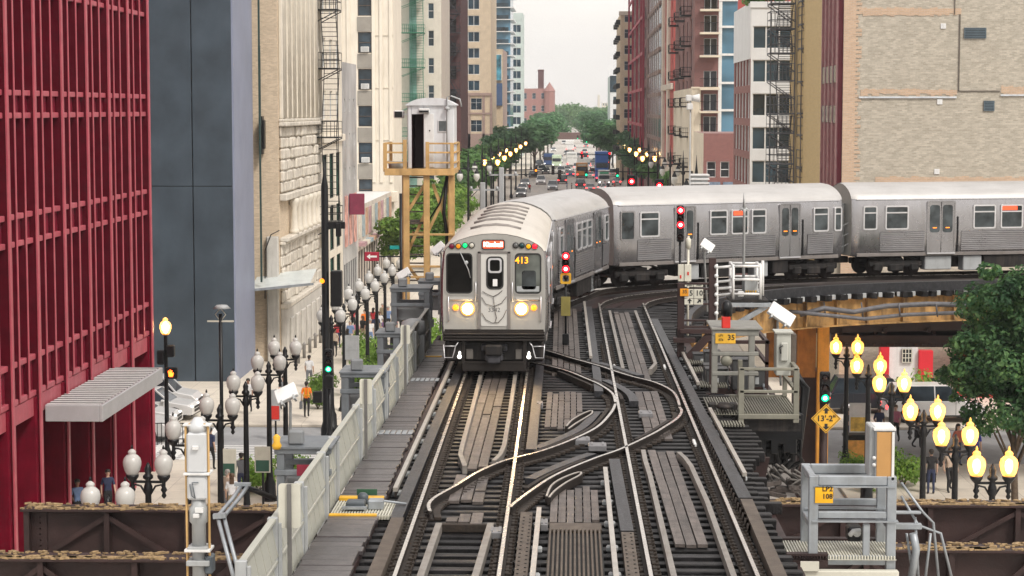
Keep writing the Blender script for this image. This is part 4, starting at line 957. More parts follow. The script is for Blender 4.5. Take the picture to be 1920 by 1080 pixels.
def cross_girder(y, x0, x1, zt, label, h=1.25, seed=1, box=True):
    t = thing('cross_girder', V(((x0 + x1) / 2, y, zt - h)), label, 'girder')
    b = MB(); b.box(x0, x1, y - .28, y + .28, zt - .05, zt, 0, .008); b.box(x0, x1, y - .28, y + .28, zt - h, zt - h + .05, 0, .008); b.box(x0, x1, y - .02, y + .02, zt - h + .05, zt - .05)
    n = int((x1 - x0) / 1.5)
    for k in range(n + 1):
        x = lerp(x0 + .1, x1 - .1, k / n); b.box(x - .05, x + .05, y - .22, y - .021, zt - h + .05, zt - .05)
    b.box(x0, x0 + .45, y - .05, y - .021, zt - h + .05, zt - .05)
    for k in range(n):
        xa, xb = lerp(x0 + .1, x1 - .1, k / n), lerp(x0 + .1, x1 - .1, (k + 1) / n)
        b.beam((xa, y - .15, zt - (.15 if k % 2 else h - .15)), (xb, y - .15, zt - (h - .15 if k % 2 else .15)), .05, .09, 0)
    for k in range(9):
        for q in range(2): b.lathe([(.02, 0), (.015, .02)], (x0 + .12 + q * .2, y - .05, zt - .2 - k * .11), 6, 0, True, 'y')
    part('plate_girder', b, m_girder, t)
    b = MB(); q = random.Random(seed)
    for k in range(int((x1 - x0) * 42)):
        x = q.uniform(x0, x1); yy = y + q.choice((-1, 1)) * (.27 - abs(q.gauss(0, .12))); s = q.uniform(.015, .05)
        if abs(yy - y) > .27: continue
        b.obox((x, yy, zt + s * .35), V((s, s * q.uniform(-.8, .8), 0)), V((-s * q.uniform(-.5, .8), s * .7, 0)), (0, 0, s * .4))
    for k in range(int((x1 - x0) * 5)):
        x = q.uniform(x0, x1); s = q.uniform(.1, .3); b.obox((x, y - .17 + q.uniform(-.05, .1), zt + .008), (s, 0, 0), (0, s * .3, 0), (0, 0, .012))
    part('leaf_debris', b, m_debris, t); return t
cross_girder(38, -10.5, -4.15, ZZ(951, 38, 250), 'farther brown cross girder before the red building, dry leaves along its top', seed=2)
cross_girder(34.3, -10.9, -4.15, ZZ(1043, 34.3, 250), 'nearer brown cross girder before the red building, below the grey pole cabinet', h=1.6, seed=3)
cross_girder(39.5, 3.5, 10.5, ZZ(942, 39.5, 1700), 'farther brown cross girder behind the numbered LP2 platform', seed=4)
cross_girder(34.6, 3.5, 9.5, ZZ(1025, 34.6, 1700), 'nearer brown cross girder running under the numbered LP2 platform', h=1.6, seed=5)
b = MB(); b.box(-10.9, -10.4, 33.9, 38.4, 0, 5.6, 0, .02); b.box(9.3, 9.8, 34.2, 39.9, 0, 5.6, 0, .02)
part('outer_column', b, m_girder, sd)
# --- plank walkway on the left
wk = thing('plank_walkway', V((-3.5, 42, ZT)), 'grey plank walkway between fence and tracks with yellow painted ends', 'walkway')
def cross_planks(y0, y1, xa, xb, mesh_n=100):
    n = min(mesh_n, int((y1 - y0) / .24)); dy = (y1 - y0) / n
    for k in range(n):
        y = y0 + k * dy; b = MB(); a0, b0 = xa(y), xb(y); dz = rnd.uniform(-.01, .008)
        b.box(a0 + rnd.uniform(-.02, .02), b0 + rnd.uniform(-.03, .03), y + .006, y + dy - .006, RZ - .08 + dz, RZ - .01 + dz, 0, .008)
        part('plank', b, m_deck, wk)
cross_planks(33.1, 56, lambda y: -3.86, dr(-3.12, 33, -3.32, 56), 78)
cross_planks(24.5, 31.6, lambda y: -3.86, lambda y: -3.08, 22)
b = MB(); b.box(-3.86, -3.12, 32.98, 33.14, RZ - .06, RZ + .012, 0, .01); b.box(-3.86, -3.1, 31.55, 31.66, RZ - .06, RZ + .012, 0, .01); b.box(-4.0, -3.4, 52.2, 52.35, RZ - .02, RZ + .012, 0, .01)
part('yellow_edge', b, m_yel, wk)
b = MB()
for y in (39.6, 47.5):
    for k in range(6): b.box(-3.84 + k * .115, -3.75 + k * .115, y, y + .45, RZ - .012, RZ + .008, 0, .006)
part('metal_plate_row', b, m_galv, wk)
b = MB()
for k in range(26): b.box(-3.86 + k * .046, -3.84 + k * .046, 31.7, 32.9, RZ - .1, RZ - .03)
for k in range(4): b.box(-3.86, -2.7, 31.75 + k * .37, 31.78 + k * .37, RZ - .11, RZ - .05)
part('steel_grate', b, m_cream, wk)
b = MB(); b.box(-3.9, -3.8, 24, 58, ZT - .25, RZ - .09); b.box(-3.2, -3.1, 24, 58, ZT - .25, RZ - .09); part('joist', b, m_girder, wk)
sw = thing('switch_motor', V((-3.35, 32.3, RZ - .04)), 'small switch motor with pipes in the gap of the plank walkway', 'switch motor')
b = MB(); b.box(-3.65, -3.35, 32.1, 32.4, RZ - .04, RZ + .1, 0, .02); b.lathe([(.09, 0), (.09, .14), (.05, .18)], (-3.42, 32.6, RZ - .02), 10); part('motor_case', b, mat('dark_blue_grey', (.07, .085, .10), .5), sw)
b = MB(); b.box(-3.3, -3.05, 32.15, 32.4, RZ - .04, RZ + .12, 0, .02); b.box(-3.7, -3.3, 32.0, 32.08, RZ, RZ + .04); b.tube([(-3.3, 32.3, RZ + .05), (-3.1, 32.5, RZ + .05), (-2.7, 32.5, RZ)], .02); part('pipe_box', b, m_galv, sw)
gs = thing('green_sign', V((-3.2, 33.4, RZ)), 'small blank green plate on a short post at the yellow walkway end', 'sign')
b = MB(); p = W(688, 926, 33.3); b.box(p.x - .17, p.x + .17, p.y, p.y + .015, p.z - .08, p.z + .08, 0, .004); part('plate', b, mat('dark_green_plate', (.03, .10, .055), .5), gs)
b = MB(); b.box(p.x - .012, p.x + .012, p.y + .016, p.y + .04, RZ - .02, p.z + .06); part('post', b, m_black, gs)
# --- fence along the walkway
fe = thing('walkway_fence', V((-3.98, 42, RZ - .1)), 'pale panelled fence of two overlapping boards along the plank walkway', 'fence')
ys = [24 + 2.6 * k for k in range(13)]
ys[4] = 33.3
for k, (a, c) in enumerate(zip(ys, ys[1:])):
    up = .0 if c <= 33.5 else .0
    for nm, z0, z1, tilt in (('lower_board', RZ - .12, RZ + .36, .03), ('upper_board', RZ + .44, RZ + .93, .05)):
        b = MB(); b.obox((-3.97 - tilt / 2, (a + c) / 2, (z0 + z1) / 2), (.012, 0, 0), (0, (c - a) / 2 - .015, 0), V((-tilt, 0, (z1 - z0) / 2)))
        n_ = 5
        for j in range(n_ + 1): y = lerp(a + .05, c - .05, j / n_); b.obox((-3.955 - tilt / 2, y, (z0 + z1) / 2), (.008, 0, 0), (0, .02, 0), V((-tilt, 0, (z1 - z0) / 2 - .01)))
        b.box(-3.99 - tilt, -3.90 - tilt, a + .01, c - .01, z1 - .02, z1 + .035, 0, .008)
        part(nm, b, m_fence, fe)
for y in ys:
    b = MB(); b.box(-4.07, -3.93, y - .05, y + .05, ZT - .4, RZ + .97, 0, .01); b.box(-3.93, -3.88, y - .03, y + .03, ZT - .1, RZ + .90, 0, .008); b.box(-4.3, -4.07, y - .02, y + .02, ZT - .4, ZT - .3); part('fence_post', b, m_grey, fe)
b = MB()
for k in range(12): b.beam((-4.0, 24.6 + k * .55, RZ - .25), (-4.22, 24.6 + k * .55, RZ - .25), .3, .12, 0, .01)
part('outrigger', b, m_grey, fe)
for (px, py, h, ph, i) in ((543, 948, 86, 1055, 0), (686, 734, 48, 815, 1), (760, 627, 36, 690, 2)):
    d = (26.6, 36.2, 44.6)[i]
    lab = ('nearest blank cream plate on a grey post at the fence', 'middle blank cream plate on a grey post, above the yellow walkway end', 'farthest blank cream plate on a grey post, near the train')[i]
    p = W(px, py, d); t = thing('blank_plate_sign', V((p.x, d, RZ)), lab, 'sign', 'plates on posts along the walkway')
    s = d / FP * h / 2; b = MB(); b.prism(rrect(s * .98, s * 2, s * .16), p + V((0, -.012, 0)), (1, 0, 0), (0, 0, 1), (0, .012, 0)); part('plate', b, m_cream, t)
    zb = W(px, ph, d).z; b = MB(); b.box(p.x - .028, p.x + .028, d - .06, d - .014, min(zb, RZ + .1), p.z + s * 1.0, 0, .004); part('post', b, mat('post_grey%d' % i, (.17, .165, .16), .5, .3), t)
# ================================================================== the train
m_steel = mat('brushed_stainless', (.36, .355, .37), .25, .85, .1, .7, .02, 3, .35, (.22, .20, .185), st=(4, 4, .35))
m_steel2 = mat('fluted_stainless', (.35, .345, .36), .30, .85, .12, 1.2, 0, 50, .3, (.25, .22, .20), st=(.5, .5, 14))
m_roof = mat('dusty_roof_panel', (.60, .565, .51), .5, .15, .07, .8, .05, 20, .3, (.42, .38, .33), st=(.4, 3, 3))
m_roof2 = mat('grey_roof_panel', (.47, .465, .46), .45, .2, .08, .8, .0, 20, .4, (.28, .27, .26), st=(.4, 3, 3))
m_alu = mat('bright_window_frame', (.66, .66, .68), .35, .6, .08, 4)
m_front = mat('painted_car_front', (.42, .41, .385), .35, .3, .08, 1.6, .04, 30, .25, (.34, .31, .28))
m_under = mat('grimy_underframe', (.013, .012, .012), .6, .3, .5, 3, .3, 25, .5, (.09, .07, .06))
m_sill = mat('dusty_side_sill', (.24, .22, .21), .5, .4, .15, 2, .1, 20, .4, (.18, .15, .13))
m_carglass = glass('train_window', (.05, .06, .065), .7, .07, 1.3)
m_dest = glow('destination_display', (1, .10, .035), .9)
m_brownbeam = mat('brown_pilot_beam', (.012, .008, .006), .55, .1, .3, 3, .2, 20)
HW = 1.30
PROF = [(1.22, .83), (1.28, 1.0), (1.30, 1.7), (1.29, 2.4), (1.25, 2.9), (1.22, 3.02)]
ROOF = [(1.24, 2.99), (1.19, 3.10), (1.08, 3.22), (.88, 3.36), (.6, 3.48), (.3, 3.56), (0, 3.585)]
def outline(zs=1.0):
    top = [(y, 2.99 + (z - 2.99) * zs) for y, z in ROOF]
    half = PROF[:-1] + top
    return half + [(-y, z) for y, z in half[::-1][1:]]
def flute(x0, x1, s, z0=.98, z1=1.72, n=10):
    b = MB(); vs = []
    for x in (x0, x1):
        for k in range(n + 1):
            z = lerp(z0, z1, k / n); yy = 1.28 + .022 * min(1, (z - 1.0) / .7) + .002
            vs.append((x, s * yy, z + .004)); vs.append((x, s * (yy + .026), z + .022)); 
            if k < n: vs.append((x, s * (yy + .026), z + (z1 - z0) / n - .02))
    m_ = len(vs) // 2
    fs = [[i, i + 1, m_ + i + 1, m_ + i] for i in range(m_ - 1)]
    if s > 0: fs = [f[::-1] for f in fs]
    return b.add(vs, fs)
def sidewin(x0, x1, z0, z1, s, split=True, t=.055):
    """window in the side: white framed, recessed pane"""
    f = MB(); y = HW + .004
    o = rrect(x1 - x0, z1 - z0, .07, 3, (x0 + x1) / 2, (z0 + z1) / 2); i = rrect(x1 - x0 - 2 * t, z1 - z0 - 2 * t, .045, 3, (x0 + x1) / 2, (z0 + z1) / 2)
    f.ring(o, i, (0, s * (y - .03), 0), (1, 0, 0), (0, 0, 1), (0, s * .055, 0))
    if split: z = lerp(z0, z1, .68); f.box(x0 + t, x1 - t, *sorted((s * (y - .02), s * (y + .02))), z, z + .05)
    g_ = MB(); g_.prism(i, (0, s * (y - .004), 0), (1, 0, 0), (0, 0, 1), (0, s * .006, 0)); return f, g_
def door(t, x0, x1, s, lit):
    y = HW + .002; b = MB(); z0, z1 = .93, 2.86
    b.ring(rrect(x1 - x0 + .12, z1 - z0 + .1, .09, 3, (x0 + x1) / 2, (z0 + z1) / 2), rrect(x1 - x0, z1 - z0, .05, 3, (x0 + x1) / 2, (z0 + z1) / 2), (0, s * (y - .03), 0), (1, 0, 0), (0, 0, 1), (0, s * .045, 0))
    xm = (x0 + x1) / 2
    for a, c in ((x0, xm - .012), (xm + .012, x1)): b.box(a, c, *sorted((s * (y - .02), s * (y + .004))), z0, z1, 0, .004)
    b.box(x0 - .05, x1 + .05, *sorted((s * (y - .02), s * (y + .05))), z0 - .06, z0 - .01, 1)
    d_ = part('door', b, [m_steel, m_alu], t, True)
    w_ = MB()
    for a, c in ((x0, xm), (xm, x1)): w_.prism(rrect(c - a - .12, 1.05, .1, 3, (a + c) / 2, 2.22), (0, s * (y + .005), 0), (1, 0, 0), (0, 0, 1), (0, s * .006, 0))
    part('door_window', w_, m_carglass, d_, True)
    if lit:
        l = MB()
        for a, c in ((x0, xm), (xm, x1)): l.box((a + c) / 2 - .08, (a + c) / 2 + .08, *sorted((s * (y + .012), s * (y + .016))), 1.86, 1.89)
        part('door_light', l, m_amber, d_, True)
    r_ = MB(); r_.box(x1 + .12, x1 + .19, *sorted((s * (y - .02), s * (y + .03))), .95, 2.3, 0, .02); part('door_track', r_, m_black, t, True)
def bogie(t, x):
    b = MB()
    for s in (-1, 1):
        b.box(x - 1.1, x + 1.1, *sorted((s * .95, s * 1.08)), .38, .62, 0, .04); b.box(x - .3, x + .3, *sorted((s * .9, s * 1.14)), .2, .5, 0, .05)
        for q in (-.75, .75): b.box(x + q - .18, x + q + .18, *sorted((s * 1.0, s * 1.16)), .22, .52, 0, .05)
        b.tube([(x - .75, s * 1.05, .65), (x - .3, s * 1.05, .8), (x + .3, s * 1.05, .8), (x + .75, s * 1.05, .65)], .04, 6)
    b.box(x - .25, x + .25, -1.0, 1.0, .35, .7)
    o = part('bogie', b, m_under, t, True)
    for q in (-.75, .75):
        w_ = MB()
        for s in (-1, 1): w_.lathe([(.10, s * .8), (.33, s * .8), (.355, s * .72), (.355, s * .70)][::s] if s < 0 else [(.355, .70), (.355, .72), (.33, .8), (.10, .8)], (x + q, 0, .352), 20, 0, True, 'y')
        w_.tube([(x + q, -.75, .352), (x + q, .75, .352)], .07)
        part('wheel', w_, m_railside, o, True)
def stair(t, x, y, s):
    b = MB(); b.tube([(x, y, .74), (x, y - s * .02, .42), (x, y - s * .22, .42), (x, y - s * .29, .70), (x, y - s * .36, .80)], .014, 6); b.tube([(x, y - s * .01, .7), (x, y - s * .28, .7)], .014, 6); part('step_bracket', b, m_alu, t, True)
def car(label, L, A, u, wins, doors, flutes, front=False, vents=0, bogies=(2.0, -2.0), far=False, boxes=(), hw=HW, red=()):
    u = V((u[0], u[1], 0)).normalized(); yax = V((-u.y, u.x, 0)); o = V((A[0], A[1], RZ)) + yax * hw
    t = thing('train_car', o, label, 'train car', 'cars of the silver train', math.atan2(u.y, u.x)); OFF[t.name] = V((0, 0, 0))
    secs = [(0, .955, .72), (.10, .995, .80), (.35, 1, .87), (1.6, 1, .98), (2.4, 1, 1), (L - .25, 1, 1), (L, .95, .96)] if front else [(0, .93, .95), (.14, .985, 1), (.35, 1, 1), (L - .35, 1, 1), (L - .14, .985, 1), (L, .93, .95)]
    # shell
    b = MB(); n = len(PROF)
    for sgn in (-1, 1):
        vs = [(x, sgn * y * q, z) for x, q, zs in secs for y, z in PROF]
        fs = [[i * n + k, (i + 1) * n + k, (i + 1) * n + k + 1, i * n + k + 1][::-sgn] for i in range(len(secs) - 1) for k in range(n - 1)]
        b.add(vs, fs, 0, True)
    for x, q, zs in (secs[0], secs[-1]):
        ol = [(0.0 + x, y * q, z) for y, z in outline(zs)]; b.add(ol, [list(range(len(ol)))], 1)
    b.box(.1, L - .1, -1.2, 1.2, .80, .86, 2)
    part('body', b, [m_steel, m_front, m_under], t, True)
    r_ = MB(); m2 = len(ROOF); full = ROOF + [(-y, z) for y, z in ROOF[::-1][1:]]
    vs = [(x - (.012 if x == 0 else 0), (y + (.012 if y > 0 else -.012 if y < 0 else 0)) * q, 2.99 + (z - 2.99) * zs + .008) for x, q, zs in secs for y, z in full]; n2 = len(full)
    r_.add(vs, [[i * n2 + k, i * n2 + k + 1, (i + 1) * n2 + k + 1, (i + 1) * n2 + k][::-1] for i in range(len(secs) - 1) for k in range(n2 - 1)], 0, True)
    for s in (-1, 1): r_.box(.15, L - .15, *sorted((s * 1.235, s * 1.275)), 2.955, 2.995, 1, .01)
    ro = part('roof', r_, [m_roof if front else m_roof2, m_alu], t, True)
    for k in range(vents):
        x = 1.1 + k * (L - 2) / max(1, vents); v_ = MB(); pts = [(x, y, 2.99 + (z - 2.99) * (.93 if x < 2 else 1) + .02) for y, z in ((-.62, 3.47), (-.3, 3.56), (0, 3.588), (.3, 3.56), (.62, 3.47))]
        v_.tube(pts, .05, 6); part('roof_vent', v_, m_sill, ro, True); v_ = MB(); v_.tube([(p[0] + .09, p[1], p[2] + .002) for p in pts], .055, 6); part('roof_vent', v_, m_roof, ro, True)
    sides = (-1, 1) if far else (-1,)
    for s in sides:
        b = MB(); b.box(.2, L - .2, *sorted((s * 1.235, s * 1.275)), .80, .93, 0, .01); part('side_sill', b, m_sill, t, True)
        for x0, x1, sp in wins:
            f, g_ = sidewin(x0, x1, 1.82 if sp else 1.72, 2.74 if sp else 2.78, s, sp); o_ = part('window', f, m_alu if sp else m_steel, t, True); part('pane', g_, m_carglass, o_, True)
        for x0, x1 in doors: door(t, x0, x1, s, True)
        for x0, x1 in flutes: part('fluted_panel', flute(x0, x1, s), m_steel2, t, True)
        for x0, x1 in red:
            b = MB(); b.box(x0, x1, *sorted((s * (HW + .012), s * (HW + .028))), 2.52, 2.68, 0, .01); part('destination_sign', b, m_dest, t, True)
    for x in bogies: bogie(t, x if x > 0 else L + x)
    b = MB()
    for x0, x1, z0, mi in boxes: b.box(x0, x1, -1.18, -.7, z0, .78, mi, .03); 
    b.box(2.9, L - 2.9, -.6, .6, .3, .8, 0, .03); b.box(-.35, .3, -.2, .2, .5, .75, 0, .03); b.box(L - .3, L + .35, -.2, .2, .5, .75, 0, .03)
    part('underfloor_equipment', b, [m_under, m_grey], t, True)
    if not front:
        b = MB(); 
        for x, d in ((0.0, -1), (L, 1)):
            for z in (1.3, 1.7, 2.1): b.tube([(x + d * .02, -.95, z), (x + d * .2, -.9, z - .12), (x + d * .3, -.8, z - .14)], .015, 5)
            b.box(*sorted((x + d * .002, x + d * .14)), -.5, .5, .9, 2.8, 0, .02)
        part('end_chains', b, m_grey, t, True)
    return t, u, yax, o
# car 1, facing the camera
c1, u, yx, o1 = car('front car of the silver train, headlights on, facing the camera', 13.2, (-.60, 48.7), (0, 1), [(1.0, 1.9, True), (4.7, 5.5, True), (5.7, 6.5, True), (6.7, 7.5, True), (11, 11.9, True)], [(2.5, 3.7), (8.9, 10.1)], [(.5, 2.3), (4.1, 8.7), (10.5, 12.7)], True, 6, far=True, boxes=((4, 8, .3, 0),))
def fp(x, z, d=0.0): return V((-d, -x, z))       # point on the front: x to the viewer's right
def frr(w, h, r, cx, cz): return rrect(w, h, r, 4, cx, cz)
def front(name, poly, mt, d0=.0, th=.02, inner=None, par=None):
    b = MB()
    if inner: b.ring(poly, inner, (-d0, 0, 0), (0, -1, 0), (0, 0, 1), (-th, 0, 0))
    else: b.prism(poly, (-d0, 0, 0), (0, -1, 0), (0, 0, 1), (-th, 0, 0))
    return part(name, b, mt, par or c1, True)
m_wind = glass('dark_windscreen', (.008, .0075, .007), .5, .35, 1.5, .06); m_cab = glass('cab_window', (.10, .11, .10), .6, .12, 1.2, .5)
m_seal = mat('black_rubber_seal', (.02, .02, .02), .6)
for cx, lab, gm in ((-.84, 'black left windscreen with a wiper', m_wind), (.82, 'lit right windscreen showing the run number', m_cab)):
    w_ = front('windscreen', frr(.64, .98, .10, cx, 2.46), m_seal, .0, .025, frr(.58, .92, .08, cx, 2.46)); w_['label'] = lab
    front('pane', frr(.58, .92, .08, cx, 2.46), gm, .001, .010, par=w_)
    front('surround', frr(.72, 1.06, .13, cx, 2.46), m_front, .0, .014, frr(.64, .98, .10, cx, 2.46), par=w_)
    if cx > 0:
        text('run_number', '413', .22, (-.02, -cx + .15, 2.77), glow('run_number_light', (1, .30, .012), 2.0), w_, (0, -1, 0), (0, 0, 1), .006, .002)
        front('cab_seat_reflection', frr(.34, .46, .06, cx + .02, 2.30), m_carglass, .0112, .002, par=w_); front('cab_lower_panel', [(cx - .27, 2.02), (cx + .27, 2.02), (cx + .27, 2.15), (cx - .27, 2.15)], m_grey, .0112, .002, par=w_)
    else:
        b = MB(); b.tube([(-.05, -cx + -.02, 2.98), (-.06, -cx - .22, 2.55), (-.045, -cx - .27, 2.35)], .012, 5); b.lathe([(.05, 0), (.05, .03)], (-.06, -cx - .17, 2.72), 10, 0, True, 'x'); part('wiper', b, m_grey, w_, True)
dr_ = front('front_door', frr(.64, 1.76, .04, 0, 2.06), mat('white_end_door', (.62, .61, .58), .4, .1, .05, 2, 0, 10, .15, (.45, .4, .35)), .0, .018)
for x in (-.36, .36): front('door_post', [(x - .035, 1.12), (x + .035, 1.12), (x + .035, 2.98), (x - .035, 2.98)], m_sill, .0, .04, par=dr_)
front('door_head', [(-.39, 2.945), (.39, 2.945), (.39, 2.99), (-.39, 2.99)], m_sill, 0, .04, par=dr_)
front('door_window_seal', frr(.42, .80, .12, .02, 2.47), m_seal, .018, .012, frr(.34, .72, .09, .02, 2.47), par=dr_)
front('door_window_glass', frr(.34, .72, .09, .02, 2.47), m_wind, .0185, .006, par=dr_)
front('drop_sash', frr(.33, .36, .07, .02, 2.65), m_alu, .025, .012, frr(.24, .27, .05, .02, 2.65), par=dr_)
front('door_notice', [(-.03, 2.15), (.08, 2.15), (.08, 2.32), (-.03, 2.32)], m_whitetxt, .0255, .002, par=dr_)
b = MB()
def arc(pts): b.tube([fp(x, z, .03 + .01) for x, z in pts], .008, 5)
arc([(-.28, 2.02), (-.15, 1.95), (-.02, 1.9), (.1, 1.96), (.2, 2.05)]); arc([(-.02, 1.9), (0, 1.72), (.03, 1.5), (.06, 1.38), (.02, 1.27)]); arc([(-.3, 1.88), (-.2, 1.72), (0, 1.66), (.18, 1.74), (.3, 1.9)]); arc([(-.3, 1.5), (-.2, 1.34), (-.05, 1.26), (.1, 1.27), (.22, 1.4), (.3, 1.58)])
part('safety_chains', b, mat('dark_chain', (.10, .09, .085), .5, .5), dr_, True)
text('car_number', '3342', .15, (-.021, 0, 1.57), mat('number_grey', (.10, .10, .10), .6), dr_, (0, -1, 0), (0, 0, 1), .002)
sg = front('destination_sign', frr(.56, .24, .05, -.02, 3.155), m_seal, .0, .03); front('lit_panel', frr(.50, .18, .03, -.02, 3.155), m_dest, .03, .004, par=sg)
text('destination_text', 'Kimball', .155, (-.037, .02, 3.155), glow('destination_letters', (1, .90, .82), 2.2), sg, (0, -1, 0), (0, 0, 1), .003, .006)
for x, mt, lab in ((-1.02, glow('dim_maroon', (.12, .0, .02), .6), 'dark red'), (-.86, glow('dim_amber', (.6, .2, .0), .8), 'amber'), (-.70, glow('green_marker', (.0, .75, .16), 1.3), 'green'), (-.54, mat('clear_lens', (.5, .48, .42), .2), 'clear'), (.52, mat('smoky_lens', (.12, .12, .12), .2), 'smoky'), (.67, mat('teal_lens', (.01, .05, .06), .2), 'dark teal'), (.83, glow('dim_yellow', (.8, .35, .0), .8), 'yellow'), (.98, m_red, 'red')):
    b = MB(); zc = 3.115 + (.02 if abs(x) < .75 else 0); b.lathe([(.075, 0), (.075, -.03), (.055, -.035)], (-.0, -x, zc), 14, 0, True, 'x'); l_ = part('marker_light', b, m_seal, c1, True, lab + ' marker light')
    b = MB(); b.lathe([(.058, -.03), (.05, -.045), (.02, -.055)], (0, -x, zc), 14, 0, True, 'x'); part('lens', b, mt, l_, True)
m_head = glow('headlight_beam', (1, .72, .38), 42); m_headhalo = glow('headlight_halo', (1, .42, .10), 1.1)  # rim glows orange in place of a halo round each headlight
for x, xa in ((-.64, -.93), (.66, .96)):
    b = MB(); b.lathe([(.175, 0), (.175, -.03), (.125, -.05)], (0, -x, 1.60), 20, 0, True, 'x'); h_ = part('headlight', b, m_headhalo, c1, True)
    b = MB(); b.lathe([(.125, -.055), (.11, -.075), (.05, -.09)], (0, -x, 1.60), 20, 0, True, 'x'); part('lens', b, m_head, h_, True)
    b = MB(); b.box(-.05, 0, -(x + xa) / 2 - .3, -(x + xa) / 2 + .3, 1.80, 1.87, 0, .02); part('hood', b, m_front, h_, True)
    b = MB(); b.lathe([(.075, 0), (.07, -.04), (.03, -.06)], (0, -xa, 1.63), 14, 0, True, 'x'); part('amber_marker', b, m_amber, h_, True)
for x in (-1.10, 1.13):
    b = MB(); b.tube([fp(x, 1.9, .0), fp(x, 1.88, .06), fp(x, 1.32, .06), fp(x, 1.30, .0)], .016, 6); part('grab_handle', b, m_alu, c1, True)
for x in (-.44, .44):
    b = MB(); b.tube([fp(x, 2.25, .0), fp(x, 2.23, .06), fp(x, 1.8, .06), fp(x, 1.78, .0)], .016, 6); part('grab_handle', b, m_alu, c1, True)
b = MB()
for z in (.83, .90, .97): b.box(-.16, .02, -1.22, 1.22, z, z + .05, 0, .012)
b.box(-.08, .02, -1.22, 1.22, .82, 1.05); b.box(-.02, .05, -1.2, 1.2, 1.05, 1.1); part('anticlimber', b, m_brownbeam, c1, True)
b = MB(); b.box(-.08, .1, -.78, .78, .08, .30, 0, .02); b.box(-.05, .08, -.78, -.70, .3, .85); b.box(-.05, .08, .70, .78, .3, .85); b.box(-.1, .0, -.72, .72, .285, .33); part('pilot_beam', b, m_brownbeam, c1, True)
b = MB(); b.box(-.25, .3, -.22, .22, .34, .52, 0, .04); b.box(-.3, -.2, -.16, .16, .30, .46, 0, .03); b.box(-.05, .2, -.32, .32, .56, .74, 0, .03); b.box(-.06, 0, -.28, -.16, .6, .7, 1, .01); b.box(-.06, 0, .16, .28, .6, .7, 1, .01); part('coupler', b, [mat('coupler_steel', (.07, .07, .08), .45, .5, .3, 5), m_under], c1, True)
b = MB()
for y in (-.6, .6): b.box(.02, .06, y - .09, y + .09, .36, .62, 0, .02)
part('cable_box', b, mat('dull_grey_box', (.12, .11, .10), .6), c1, True)
for y in (-.84, .84):
    b = MB(); b.lathe([(.05, 0), (.055, -.03), (.02, -.05)], (-.02, y, .44), 12, 0, True, 'x'); b.tube([(0, y, .44), (.2, y, .6)], .03, 6); part('white_lamp', b, glow('small_white_lamp', (1, .95, .85), 2.0), c1, True)
b = MB(); b.box(.1, .4, -1.2, 1.2, .3, .82, 0, .05); part('underframe_shield', b, m_under, c1, True)
for y in (-.64, .66):
    l_ = bpy.data.lights.new('headlight_lamp', 'SPOT'); l_.energy = 60; l_.color = (1, .66, .34); l_.spot_size = math.radians(75); l_.spot_blend = .6; l_.shadow_soft_size = .11
    lo = link(bpy.data.objects.new('headlight_lamp', l_)); lo.location = (-1.88 + y, 48.58, RZ + 1.6); lo.rotation_euler = V((0, .97, .26)).to_track_quat('Z', 'Y').to_euler()
stair(c1, -.1, -1.22, -1); stair(c1, -.1, 1.22, 1)
# cars 2, 3 and 4
P2a, P2b = V((-.52, 62.5)), V((1.36, 71.8))
L2 = (P2b - P2a).length - .1
car('second train car, turned sharply into the curve behind the front car', L2, P2a, P2b - P2a, [(.5, 1.1, True), (3.2, 4.0, True), (4.1, 4.9, True), (5.0, 5.8, True), (8.2, 8.9, True)], [(1.6, 2.7), (6.4, 7.5)], [(.4, 1.4), (3.0, 6.2), (7.8, 9.0)], boxes=((4, 7, .25, 0), (6.4, 6.9, .2, 1)))
P3a, P3b = V((1.50, 72.25)), V((10.28, 76.95)); k3 = 10.0 / 432
def q3(px): return (px - 1153) * k3
L3 = (P3b - P3a).length - .05
car('third train car, passing behind the tall twin red signal', L3, P3a, P3b - P3a, [(q3(1162), q3(1188), False), (q3(1197), q3(1232), True), (q3(1324), q3(1357), True), (q3(1364), q3(1396), True), (q3(1402), q3(1430), True), (q3(1521), q3(1551), True), (q3(1562), q3(1577), True)], [(q3(1262), q3(1296)), (q3(1458), q3(1494))], [(q3(1193), q3(1254)), (q3(1312), q3(1448)), (q3(1510), q3(1560))], boxes=((3.0, 3.6, .2, 1), (3.7, 5.2, .25, 0), (6, 6.6, .2, 1), (6.8, 7.5, .3, 0)), bogies=(1.25, -1.2), red=((q3(1368), q3(1386)),))
P4a = V((10.62, 77.3)); k4 = 1 / 49.2
def q4(px): return (px - 1597) * k4
car('fourth train car, running off past the big brick wall', 14, P4a, V((4.34, 1.1)), [(q4(1618), q4(1646), True), (q4(1662), q4(1709), True), (q4(1840), q4(1886), True), (q4(1896), q4(1942), True), (q4(1950), q4(1996), True), (12.4, 13.2, True)], [(q4(1749), q4(1801)), (10.2, 11.3)], [(q4(1652), q4(1742)), (q4(1816), 10.0), (11.6, 13.4)], boxes=((q4(1746), q4(1800), .25, 1), (q4(1824), q4(1862), .2, 1), (q4(1866), q4(1990), .3, 0)), bogies=(q4(1690), -2.2), red=((q4(1898), q4(1930)),))
